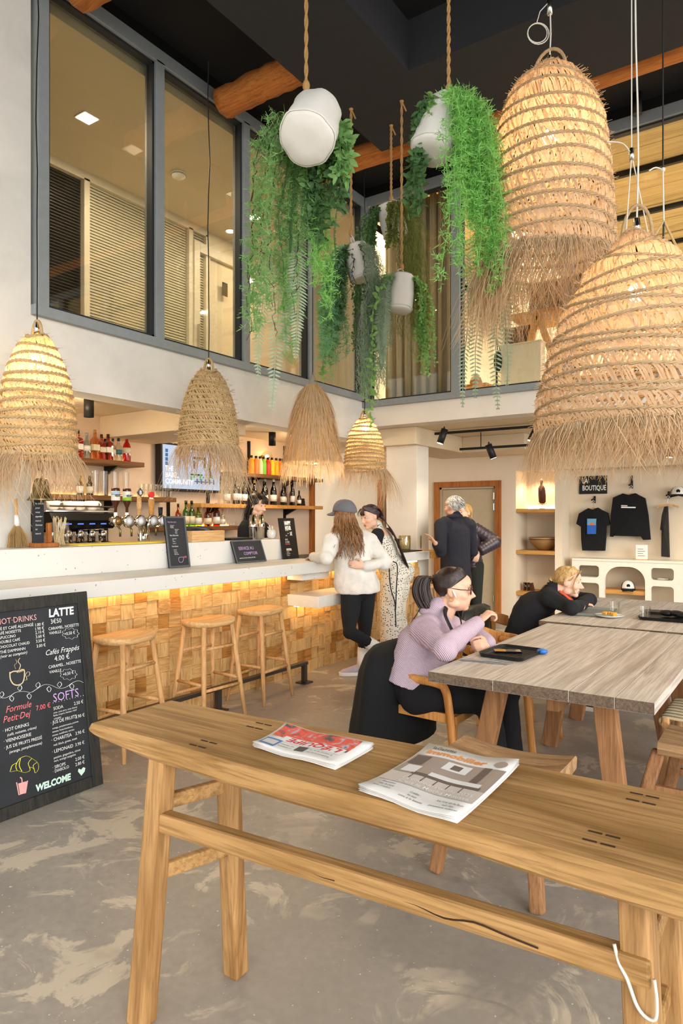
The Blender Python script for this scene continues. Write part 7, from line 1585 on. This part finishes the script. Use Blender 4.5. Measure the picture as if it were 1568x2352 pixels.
# ------------------------------------------------------------------ blond woman leaning on the table
HC = at(1304, 1336, 5.5); face = (RGT * .93 - FWD * .42 - UP * .12); t = person('blond woman in a black fleece leaning on folded arms at the table', (-1.9, 5.6, 0))
HM = head_frame(HC, face, UP + RGT * .12, 1.0); nk = at(1262, 1362, 5.55); pv = at(1205, 1462, 5.6); shN = at(1262, 1375, 5.38); shF = at(1290, 1372, 5.78); elN = at(1312, 1408, 5.2); elN.z = .815; wrN = at(1342, 1402, 5.55); wrN.z = .80; elF = at(1354, 1388, 5.72); elF.z = .815; wrF = at(1330, 1400, 5.45); wrF.z = .82
side = (shN - shF).normalized(); hside = Vector((.1, -1, 0)); b = MB(); head_vol(b, HM, .0, 1.3); limb(b, [nk, HC - Vector(face) * .03 - UP * .04], [.06, .055]); torso(b, pv, nk - UP * .03, hside, side, TW, TD, .03, wmul=.82)
limb(b, [shN, elN, wrN], [.05, .042, .028]); limb(b, [shF, elF, wrF], [.05, .042, .028]); hp_ = [pv + Vector((.02, -.1, -.03)), pv + Vector((.02, .1, -.03))]; kn = [Vector((-1.5, 5.5, .47)), Vector((-1.5, 5.75, .47))]
for h0, k0 in zip(hp_, kn): limb(b, [h0, k0, k0 + Vector((.05, 0, -.4))], [.08, .06, .04]); limb(b, [k0 + Vector((.05, 0, -.4)), k0 + Vector((.2, 0, -.44))], [.035, .028])
hand_vol(b, wrN, (wrN - elN), UP, .5, 1, .95); hand_vol(b, wrF, (wrF - elF), UP, .5, -1, .95)
fused('body', b, 'skin_b', t, .006, 3); face_parts(t, HM, 'lips2', 'brow_l', 'iris')
c_ = MB(); torso(c_, pv + UP * .02, nk - UP * .02, hside, side, (.2, .19, .18, .18, .195, .185, .12, .075), (.15, .15, .145, .14, .14, .12, .085, .07), .055, (-.15, 0, .2, .42, .68, .86, .95, 1.0)); limb(c_, [shN + (nk - shN) * .3, shN, elN, wrN + (elN - wrN) * .12], [.08, .075, .06, .044], 16); limb(c_, [shF + (nk - shF) * .3, shF, elF, wrF + (elF - wrF) * .12], [.08, .075, .06, .044], 16)
limb(c_, [nk - UP * .03, nk.lerp(HC, .35) - Vector(face) * .02], [.09, .07]); ell(c_, nk - UP * .07 - RGT * .05, .17, .12, .1, side, RGT); fused('fleece', c_, 'blackknit', t, .01, 4, .012, .1)
c_ = MB(); [limb(c_, [h0, k0, k0 + Vector((.05, 0, -.38))], [.1, .075, .055]) for h0, k0 in zip(hp_, kn)]; fused('trousers', c_, 'trouser', t, .014, 3)
for k0 in kn: shoe(t, k0 + Vector((.0, 0, -.47)), (1, 0, 0), UP, .25, 'leather')
c_ = MB(); lock(c_, [HM @ Vector((.055, -.05, -.085)), HM @ Vector((.06, .01, -.115)), HM @ Vector((.035, .06, -.16)), HM @ Vector((.01, .075, -.2))], .022, .02, 8, 6, .5); lock(c_, [HM @ Vector((-.055, -.05, -.085)), HM @ Vector((-.06, .01, -.12)), HM @ Vector((-.03, .06, -.16)), HM @ Vector((.0, .075, -.2))], .02, .02, 8, 6, .5); c_.build('collar', 'coral_shirt', t, smooth=True)
h = MB(); scalp(h, HM, .995, .1, -.03, -.05); swept(h, HM, 380, (0, -.112, -.02), .0045, .0035, .072)
for k in range(170):
    q = rp.uniform(-1, 1); z0 = .118 - .1 * abs(q) ** 1.4; x0 = q * .072; lock(h, [HM @ Vector((x0 * .6, .075 - .03 * abs(q), .1 - .02 * abs(q))), HM @ Vector((x0 * 1.12, .03, z0 - .005)), HM @ Vector((x0 * 1.15, -.05, .045 - .05 * abs(q))), HM @ Vector((x0 * .5, -.112, -.02))], .0048, .0035)
for k in range(10): s_ = rp.choice((-1, 1)); lock(h, [HM @ Vector((s_ * .02, .085, .1)), HM @ Vector((s_ * .07, .07, .05)), HM @ Vector((s_ * .078, .05, -.02)), HM @ Vector((s_ * .07, .055 + .02 * rp.random(), -.085))], .007, .003)
for k in range(26): a = rp.uniform(0, 2 * PI); lock(h, [HM @ Vector((.02 * math.cos(a), -.11, -.02)), HM @ Vector((.035 * math.cos(a), -.135, -.02 + .035 * math.sin(a))), HM @ Vector((.02 * math.cos(a + 1), -.15, -.03 + .03 * math.sin(a + 1)))], .007, .005)
for k in range(8): lock(h, [HM @ Vector((rp.uniform(-.02, .02), -.13, -.03)), HM @ Vector((rp.uniform(-.05, .05), -.17, -.05)), HM @ Vector((rp.uniform(-.06, .06), -.2, -.085))], .005, .002)
h.build('hair', 'hair_blond', t, smooth=True)
# jacket on her chair
rings = []
for z, hy, hx in ((.42, .26, .07), (.55, .27, .075), (.68, .27, .07), (.76, .25, .055), (.79, .15, .03)): rings.append([Vector((-2.22 + hx * math.cos(a) * (1 + .15 * math.sin(6 * a)), 5.22 + hy * math.sin(a) * (1 + .04 * math.sin(5 * a + z * 3)), z)) for a in [2 * PI * k / 36 for k in range(36)]])
tag(MB().loft(rings).build('leather_jacket', 'leather', smooth=True), 'dark leather jacket over the blond woman’s chair back', 'jacket')
# ------------------------------------------------------------------ woman in white hoodie and grey cap
HC = at(789, 1183, 6.42); face = (-RGT * .72 + FWD * .68 - UP * .05); t = person('standing woman in white hoodie, black leggings and grey cap', (-3.55, 5.45, 0))
HM = head_frame(HC, face, UP, 1.05); nk = at(800, 1228, 6.42); pv = at(818, 1345, 6.45); shL = at(763, 1245, 6.3); shR = at(848, 1245, 6.5); elL = at(748, 1278, 6.2); elL.z = 1.14; wrL = at(720, 1290, 6.45); wrL.z = 1.125; elR = at(884, 1292, 6.45); wrR = at(836, 1302, 6.28)
side = (shR - shL).normalized(); hside = (RGT * .95 - FWD * .25).normalized(); hpA = at(806, 1358, 6.4); hpB = at(836, 1352, 6.5); knA = at(803, 1452, 6.2); anA = at(876, 1492, 6.42); knB = at(838, 1440, 6.5); anB = Vector((-3.50, 5.5, .1))
b = MB(); head_vol(b, HM); limb(b, [nk - UP * .02, HC - UP * .06], [.056, .05]); torso(b, pv, nk, hside, side, TW, TD, .0); limb(b, [shL, elL, wrL], [.048, .04, .026]); limb(b, [shR, elR, wrR], [.048, .04, .026]); limb(b, [hpA, knA, anA], [.085, .058, .042]); limb(b, [hpB, knB, anB], [.085, .058, .042])
toeA = anA - UP * .16 + FWD * .03; limb(b, [anA, anA + RGT * .01 - UP * .06, toeA], [.036, .022, .015]); limb(b, [anB, anB - RGT * .1 - UP * .06], [.036, .018]); hand_vol(b, wrR, (at(812, 1296, 6.25) - wrR), FWD * -1, .4, 1, .95); hand_vol(b, wrL, (wrL - elL), UP, .3, 1, .95)
fused('body', b, 'skin_b', t, .0075, 3); face_parts(t, HM)
c_ = MB(); torso(c_, pv + UP * .04, nk - UP * .0, hside, side, (.215, .215, .195, .18, .185, .18, .13, .09), (.2, .2, .165, .14, .14, .12, .1, .085), .0, (-.2, -.04, .2, .42, .68, .86, .95, 1.0)); limb(c_, [shL + (nk - shL) * .3, shL, elL, wrL], [.095, .09, .072, .05], 16); limb(c_, [shR + (nk - shR) * .3, shR, elR, wrR + (elR - wrR) * .1], [.095, .09, .078, .05], 16)
ell(c_, nk + Vector(face) * -.07 - UP * .06, .11, .075, .08, side, UP); fused('hoodie', c_, 'hoodie', t, .011, 5, .022, .1)
c_ = MB(); limb(c_, [hpA, hpA.lerp(knA, .5), knA, anA.lerp(knA, .28)], [.1, .092, .066, .05], 16); limb(c_, [hpB, hpB.lerp(knB, .5), knB, anB.lerp(knB, .3)], [.115, .095, .066, .048], 16); ell(c_, pv + UP * .02, .165, .125, .1, hside, FWD); ell(c_, pv - UP * .04 - FWD * .06 + RGT * .04, .1, .09, .1, hside, FWD); ell(c_, pv - UP * .05 - FWD * .04 - RGT * .03, .09, .09, .09, hside, FWD); fused('leggings', c_, 'legging', t, .01, 4)
c_ = MB(); limb(c_, [anA.lerp(knA, .42), anA.lerp(knA, .1), anA + RGT * .02 - UP * .03], [.056, .052, .048], 14); c_.build('sock', 'sock', t, smooth=True); c_ = MB(); limb(c_, [anB.lerp(knB, .42), anB.lerp(knB, .15), anB - UP * .03], [.056, .052, .05], 14); c_.build('sock', 'sock', t, smooth=True)
shoe(t, Vector((-3.46, 5.56, 0)), -RGT * .95 - FWD * .15, UP, .28); shoe(t, anA + RGT * .045 - UP * .05 , (-UP * .85 + FWD * .1 - RGT * .2), RGT * -1 * -1, .26)
h = MB(); scalp(h, HM, 1.0, .08, .03, -.06)
for k in range(330):
    a = rp.uniform(PI * .62, PI * 2.38); ex, ey = math.cos(a), math.sin(a); r0 = HM @ Vector((.078 * ex, -.01 + .09 * ey * (1 if ey < 0 else .5), rp.uniform(-.02, .03)))
    out = (r0 - HC); out.z = 0; out.normalize(); back = 1 if rp.random() < .6 else -1; L = rp.uniform(.26, .42); w0 = rp.uniform(0, 6)
    lock(h, [r0, r0 + out * .025 - UP * L * .3 + side * .012 * math.sin(w0), r0 + out * .045 - UP * L * .62 - FWD * .06 + side * (.02 * math.sin(w0 + 1.5) + rp.uniform(-.01, .05)), r0 + out * .04 - FWD * .1 - UP * L + side * (.03 * math.sin(w0 + 3) + rp.uniform(-.01, .06))], .0055, .0025)
h.build('hair', 'hair_brown', t, smooth=True)
cp = MB(); rows = []
for j in range(8):
    v = PI / 2 * j / 7; rows.append([HM @ Vector((.099 * math.cos(v) ** .72 * math.cos(a), -.016 + .12 * math.cos(v) ** .72 * math.sin(a), .035 + .106 * math.sin(v) - .02 * max(0, -math.sin(a)) * math.cos(v))) for a in [2 * PI * k / 28 for k in range(28)]])
cap_ = cp.loft(rows, cap=False).build('cap', 'capgrey', t, smooth=True); s_ = cap_.modifiers.new('th', 'SOLIDIFY'); s_.thickness = .006
rows = [[HM @ Vector((.085 * math.cos(a) * (1 - .08 * j), -.01 + .11 * math.sin(a) + .033 * j * math.sin(a) ** 1.0, .036 - .006 * j - .014 * abs(math.cos(a)) * j * .6)) for a in [PI * .12 + PI * .76 * k / 12 for k in range(13)]] for j in range(4)]
o = MB().add([p for r_ in rows for p in r_], [(j * 13 + i, j * 13 + i + 1, (j + 1) * 13 + i + 1, (j + 1) * 13 + i) for j in range(3) for i in range(12)]).build('brim', 'capgrey', cap_, smooth=True); s_ = o.modifiers.new('th', 'SOLIDIFY'); s_.thickness = .006
MB().bar(HM @ Vector((-.03, -.128, .02)), HM @ Vector((.03, -.128, .02)), .006, .014).build('cap_strap', 'capgrey', cap_)
# ------------------------------------------------------------------ woman in polka dots
HC = at(850, 1187, 6.95); face = (-RGT * .8 - FWD * .5 - UP * .25); t = person('dark-haired woman in a polka dot jumpsuit leaning over the bar', (-3.5, 6.3, 0))
HM = head_frame(HC, face, UP - RGT * .2, 1.0); nk = at(873, 1217, 7.0); pv = at(912, 1315, 7.1); shN = at(865, 1232, 6.85); shF = at(888, 1226, 7.22); elN = at(858, 1285, 6.8); wrN = at(835, 1292, 6.75); elF = at(862, 1275, 7.3); wrF = at(850, 1280, 7.2)
side = (shF - shN).normalized(); hside = (FWD * .9 + RGT * .3).normalized(); an = [Vector((-3.62, 6.22, .08)), Vector((-3.5, 6.48, .08))]; hps = [pv - hside * .09, pv + hside * .09]; kn = [at(898, 1400, 6.95), at(905, 1400, 7.15)]
an = [onZ(900, 1512, .08), onZ(915, 1500, .08)]
b = MB(); head_vol(b, HM, .004, .2); limb(b, [nk - UP * .01, HC - UP * .05 + RGT * .01], [.052, .048]); torso(b, pv, nk, -hside, -side, TW, TD, .04); limb(b, [shN, elN, wrN], [.045, .038, .025]); limb(b, [shF, elF, wrF], [.045, .038, .025]); hand_vol(b, wrN, (-RGT + UP * .2), UP, .5, 1, .92)
for h0, k0, a0 in zip(hps, kn, an): limb(b, [h0, k0, a0], [.085, .058, .04]); limb(b, [a0, a0 - RGT * .14 - UP * .04], [.04, .03])
fused('body', b, 'skin_b', t, .0075, 3); face_parts(t, HM)
c_ = MB(); torso(c_, pv, nk - UP * .02, -hside, -side, (.2, .195, .17, .165, .18, .165, .1, .07), (.15, .16, .14, .135, .14, .11, .075, .06), .045, (-.16, 0, .2, .42, .68, .86, .95, 1.0)); ell(c_, pv + RGT * .06, .15, .12, .13, hside, RGT)
for h0, k0, a0 in zip(hps, kn, an): limb(c_, [h0, k0, a0 + UP * .06], [.135, .12, .115], 16)
limb(c_, [nk - UP * .03, nk.lerp(HC, .25)], [.085, .066]); fused('jumpsuit', c_, 'dots', t, .011, 4, .03, .13)
c_ = MB(); limb(c_, [shF, shF.lerp(elF, .5)], [.068, .058], 14); fused('sleeve', c_, 'blackknit', t, .012, 3); c_ = MB(); limb(c_, [shN + (nk - shN) * .25, shN, shN.lerp(elN, .5)], [.07, .07, .06], 14); fused('sleeve', c_, 'blackknit', t, .012, 3)
P_ = cat_rom([at(893, 1292, 6.78), at(896, 1345, 6.76), at(906, 1382, 6.76), at(908, 1400, 6.76), at(910, 1350, 6.76), at(912, 1300, 6.78), at(902, 1290, 6.78), at(893, 1292, 6.78)], 5); MB().tube(P_, .006, 6).build('waist_tie', 'black', t); MB().tube([at(907, 1385, 6.76), at(909, 1440, 6.78)], .006, 6).build('waist_tie', 'black', t)
for a0 in an: shoe(t, a0 + RGT * .05 - UP * .08, -RGT, UP, .25, 'leather')
h = MB(); scalp(h, HM, .995, .1, -.03, -.06); swept(h, HM, 360, (0, -.105, .0), .0045, .0035, .066)
for k in range(200):
    q = rp.uniform(-1, 1); x0 = q * .078; r0 = HM @ Vector((x0, .04 - .05 * abs(q), .105 - .06 * q * q)); r1 = HM @ Vector((x0 * 1.1, -.08, .05)); L = rp.uniform(.3, .5)
    d = (pv - nk).normalized(); e = nk + d * L + RGT * (.085 + .03 * rp.random()) - FWD * (.1 + .05 * q) + UP * .05; m_ = nk + RGT * .075 - FWD * (.06 + .06 * q) + UP * .05
    lock(h, [r0, r1, m_, nk + d * L * .5 + RGT * .1 - FWD * (.09 + .06 * q) + UP * .06, e], .0055, .0022)
for k in range(14): q = rp.uniform(-1, 1); lock(h, [HM @ Vector((q * .03, .07, .105)), HM @ Vector((q * .06, .1, .065)), HM @ Vector((q * .066, .098, .035))], .007, .003)
h.build('hair', 'hair_plum', t, smooth=True)
# ------------------------------------------------------------------ grey-haired man
HC = at(1040, 1164, 8.5); face = (FWD * .62 - RGT * .78 - UP * .05); t = person('grey-haired man in a long navy coat seen from behind', (HC.x, HC.y, 0))
HM = head_frame(HC, face, UP, 1.05); nk = at(1043, 1193, 8.5); pv = at(1046, 1300, 8.5); shL = at(1012, 1206, 8.35); shR = at(1078, 1206, 8.6); elL = at(1012, 1268, 8.15); wrL = at(1000, 1248, 7.95); elR = at(1086, 1268, 8.7); wrR = at(1060, 1272, 8.85); side = (shR - shL).normalized(); gz = lambda p: Vector((p.x, p.y, .08))
an = [gz(pv - side * .1), gz(pv + side * .1)]; b = MB(); head_vol(b, HM, .004); limb(b, [nk - UP * .03, HC - UP * .05], [.062, .056]); torso(b, pv, nk - UP * .03, side, side, TW, TD, 0, wmul=.9); limb(b, [shL, elL, wrL], [.052, .044, .029]); limb(b, [shR, elR, wrR], [.052, .044, .029])
for q, a0 in zip((-1, 1), an): limb(b, [pv + side * q * .09, (pv + side * q * .1).lerp(a0, .5), a0], [.09, .065, .045]); limb(b, [a0, a0 + Vector(face) * .14 - UP * .04], [.042, .03])
hand_vol(b, wrL, (UP * .8 - RGT * .6), (RGT + UP * .3), .25, 1, 1.05); hand_vol(b, wrR, FWD, UP, .6, 1, 1.05); fused('body', b, 'skin_c', t, .008, 3); face_parts(t, HM, 'lips2', 'hair_grey')
c_ = MB(); torso(c_, pv - UP * .16, nk - UP * .02, side, side, (.2, .2, .19, .185, .2, .2, .14, .085), (.165, .165, .155, .15, .15, .135, .1, .085), 0, (-.38, 0, .2, .42, .68, .86, .95, 1.0), 1.03); limb(c_, [shL + (nk - shL) * .3, shL, elL, wrL + (elL - wrL) * .15], [.09, .085, .068, .052], 16); limb(c_, [shR + (nk - shR) * .3, shR, elR, wrR + (elR - wrR) * .1], [.09, .085, .068, .052], 16)
limb(c_, [nk - UP * .03, nk + UP * .035 - Vector(face) * .012], [.1, .082]); fused('coat', c_, 'navycoat', t, .012, 4, .014, .12)
MB().tube([nk + UP * .03 + (side * math.cos(a) + side.cross(UP) * math.sin(a)) * (.078) + UP * .01 * math.sin(a) for a in [2 * PI * k / 18 for k in range(18)]], .03, 8, closed=True).build('collar', 'navycoat', t, smooth=True)
c_ = MB(); [limb(c_, [pv + side * q * .09 - UP * .05, a0 + UP * .03], [.1, .07]) for q, a0 in zip((-1, 1), an)]; c_.build('trousers', 'trouser', t, smooth=True)
for a0 in an: shoe(t, a0 - Vector(face) * .05 - UP * .08, Vector((face.x, face.y, 0)), UP, .28, 'leather')
h = MB(); scalp(h, HM, 1.03, .085, .02, -.06)
for k in range(240):
    u = rp.uniform(0, 2 * PI); v = rp.uniform(.0, .62) * PI; d = Vector((math.sin(v) * math.cos(u), math.sin(v) * math.sin(u), math.cos(v)))
    if d.y > .45 and d.z < .6: continue
    p = Vector((.083 * d.x, -.016 + .103 * d.y, .034 + .094 * d.z)); h.tube([HM @ p, HM @ (p + d * .012 + Vector((0, -.016, -.012))), HM @ (p + d * .01 + Vector((0, -.03, -.034)))], [.006, .005, .002], 5)
h.build('hair', 'hair_grey', t, smooth=True)
# ------------------------------------------------------------------ woman in puffer jacket
HC = at(1066, 1178, 9.0); face = (-RGT * .75 - FWD * .55); t = person('woman in a dark puffer jacket, hand on hip, behind the grey-haired man', (HC.x, HC.y, 0))
HM = head_frame(HC, face, UP, 1.0); nk = at(1074, 1208, 9.0); pv = at(1078, 1300, 9.0); shR = at(1094, 1218, 8.95); shL = at(1056, 1218, 9.1); elR = at(1138, 1244, 8.85); wrR = at(1098, 1268, 8.8); elL = at(1046, 1262, 9.15); wrL = at(1050, 1290, 9.1); side = (shR - shL).normalized()
an = [gz(pv - side * .09), gz(pv + side * .09)]; b = MB(); head_vol(b, HM); limb(b, [nk - UP * .03, HC - UP * .05], [.054, .05]); torso(b, pv, nk, side, side, TW, TD, 0); limb(b, [shR, elR, wrR], [.046, .04, .026]); limb(b, [shL, elL, wrL], [.046, .04, .026])
for q, a0 in zip((-1, 1), an): limb(b, [pv + side * q * .085, (pv + side * q * .09).lerp(a0, .5), a0], [.085, .06, .042]); limb(b, [a0, a0 + Vector(face) * .13 - UP * .04], [.04, .03])
hand_vol(b, wrR, (-RGT * .3 - UP), -FWD, .4, 1, .95); hand_vol(b, wrL, -UP, RGT, .4, 1, .95); fused('body', b, 'skin_b', t, .008, 3); face_parts(t, HM)
def puff(mb, pts, rs, n):
    P_ = [Vector(p) for p in pts]; L = [(a, b_) for a, b_ in zip(P_, P_[1:])]
    for i in range(n):
        u = i / (n - 1) * (len(P_) - 1); k = min(len(P_) - 2, int(u)); f_ = u - k; c = P_[k].lerp(P_[k + 1], f_); r_ = rs[k] + (rs[k + 1] - rs[k]) * f_; d = (P_[k + 1] - P_[k]).normalized(); s_, u_ = frame_of(d); ell(mb, c, r_, r_, .042, s_, u_)
c_ = MB(); puff(c_, [shR + (nk - shR) * .2, elR, wrR + (elR - wrR) * .15], [.1, .095, .075], 13); puff(c_, [shL, elL, wrL], [.095, .09, .07], 11); limb(c_, [shR, elR, wrR + (elR - wrR) * .2], [.08, .075, .055], 14)
torso(c_, pv + UP * .03, nk - UP * .01, side, side, (.17, .17, .165, .16, .17, .165, .12, .08), (.14, .135, .13, .13, .13, .115, .09, .08), 0, (-.1, 0, .2, .42, .68, .86, .95, 1.0))
for i in range(7): ell(c_, pv.lerp(nk, .0 + i * .14), .195 - .004 * i, .155 - .003 * i, .04, side, side.cross(UP)); 
fused('puffer_jacket', c_, 'puffer', t, .011, 2); c_ = MB(); [limb(c_, [pv + side * q * .085, (pv + side * q * .09).lerp(a0, .5), a0 + UP * .03], [.115, .085, .06]) for q, a0 in zip((-1, 1), an)]; fused('trousers', c_, 'olive', t, .013, 3)
for a0 in an: shoe(t, a0 - Vector(face) * .05 - UP * .08, Vector((face.x, face.y, 0)), UP, .25, 'leather')
h = MB(); scalp(h, HM, 1.04, .07, .02, -.07)
for k in range(46): q = rp.uniform(-1, 1); x0 = q * .08; lock(h, [HM @ Vector((x0 * .5, .06, .11)), HM @ Vector((x0, .0, .1 - .05 * q * q)), HM @ Vector((x0 * 1.12, -.05, .01)), HM @ Vector((x0 * 1.05, -.07 + .03 * rp.random(), -.07))], .009, .004)
h.build('hair', 'hair_blond', t, smooth=True)
# ------------------------------------------------------------------ barmaid
HC = at(590, 1160, 7.35); face = (RGT * .82 - FWD * .5 - UP * .22); t = person('barmaid with dark fringed hair and black top behind the counter', (HC.x, HC.y, 0))
HM = head_frame(HC, face, UP, 1.02); nk = at(578, 1196, 7.4); pv = at(572, 1330, 7.45); shN = at(560, 1215, 7.25); shF = at(604, 1212, 7.6); elN = at(556, 1268, 7.15); wrN = at(590, 1290, 7.05); elF = at(612, 1262, 7.55); wrF = at(612, 1285, 7.3); side = (shN - shF).normalized(); an = [gz(pv - side * .09), gz(pv + side * .09)]
b = MB(); head_vol(b, HM); limb(b, [nk - UP * .03, HC - UP * .05], [.054, .05]); torso(b, pv, nk, side, side, TW, TD, 0); limb(b, [shN, elN, wrN], [.046, .04, .026]); limb(b, [shF, elF, wrF], [.046, .04, .026])
for q, a0 in zip((-1, 1), an): limb(b, [pv + side * q * .085, (pv + side * q * .09).lerp(a0, .5), a0], [.085, .06, .042]); limb(b, [a0, a0 + Vector(face) * .13 - UP * .02], [.04, .03])
hand_vol(b, wrN, RGT - UP * .3, UP, .6, 1, .95); hand_vol(b, wrF, RGT - UP * .3, UP, .6, -1, .95); fused('body', b, 'skin_b', t, .0075, 3); face_parts(t, HM)
c_ = MB(); torso(c_, pv, nk - UP * .015, side, side, (.18, .18, .16, .15, .175, .17, .11, .07), (.14, .14, .125, .115, .13, .115, .085, .065), 0, (-.12, 0, .2, .42, .68, .86, .95, 1.0)); limb(c_, [shN + (nk - shN) * .3, shN, elN, wrN], [.075, .068, .055, .04], 14); limb(c_, [shF + (nk - shF) * .3, shF, elF, wrF], [.075, .068, .055, .04], 14); fused('top', c_, 'blackknit', t, .012, 4, .008)
c_ = MB(); [limb(c_, [pv + side * q * .085, a0 + UP * .03], [.105, .06]) for q, a0 in zip((-1, 1), an)]; c_.build('trousers', 'trouser', t, smooth=True)
for a0 in an: shoe(t, a0 - Vector(face) * .05 - UP * .08, Vector((face.x, face.y, 0)), UP, .25, 'leather')
h = MB(); scalp(h, HM, 1.04, .055, .015, -.07)
for k in range(210): q = rp.uniform(-1, 1); x0 = q * .082; f0 = rp.uniform(-.06, .03); L = rp.uniform(.17, .26); lock(h, [HM @ Vector((x0 * .35, .01, .128)), HM @ Vector((x0, f0 + .01, .08 - .03 * abs(q))), HM @ Vector((x0 * 1.2, f0 - .02, -.03)), HM @ Vector((x0 * 1.22, f0 - .03, -.03 - L * .5)), HM @ Vector((x0 * 1.1, f0 - .02, -.03 - L))], .005, .0025)
for k in range(16): q = rp.uniform(-1, 1); lock(h, [HM @ Vector((q * .03, .055, .118)), HM @ Vector((q * .055, .098, .08)), HM @ Vector((q * .062, .1, .034))], .008, .004)
h.build('hair', 'hair_black', t, smooth=True)
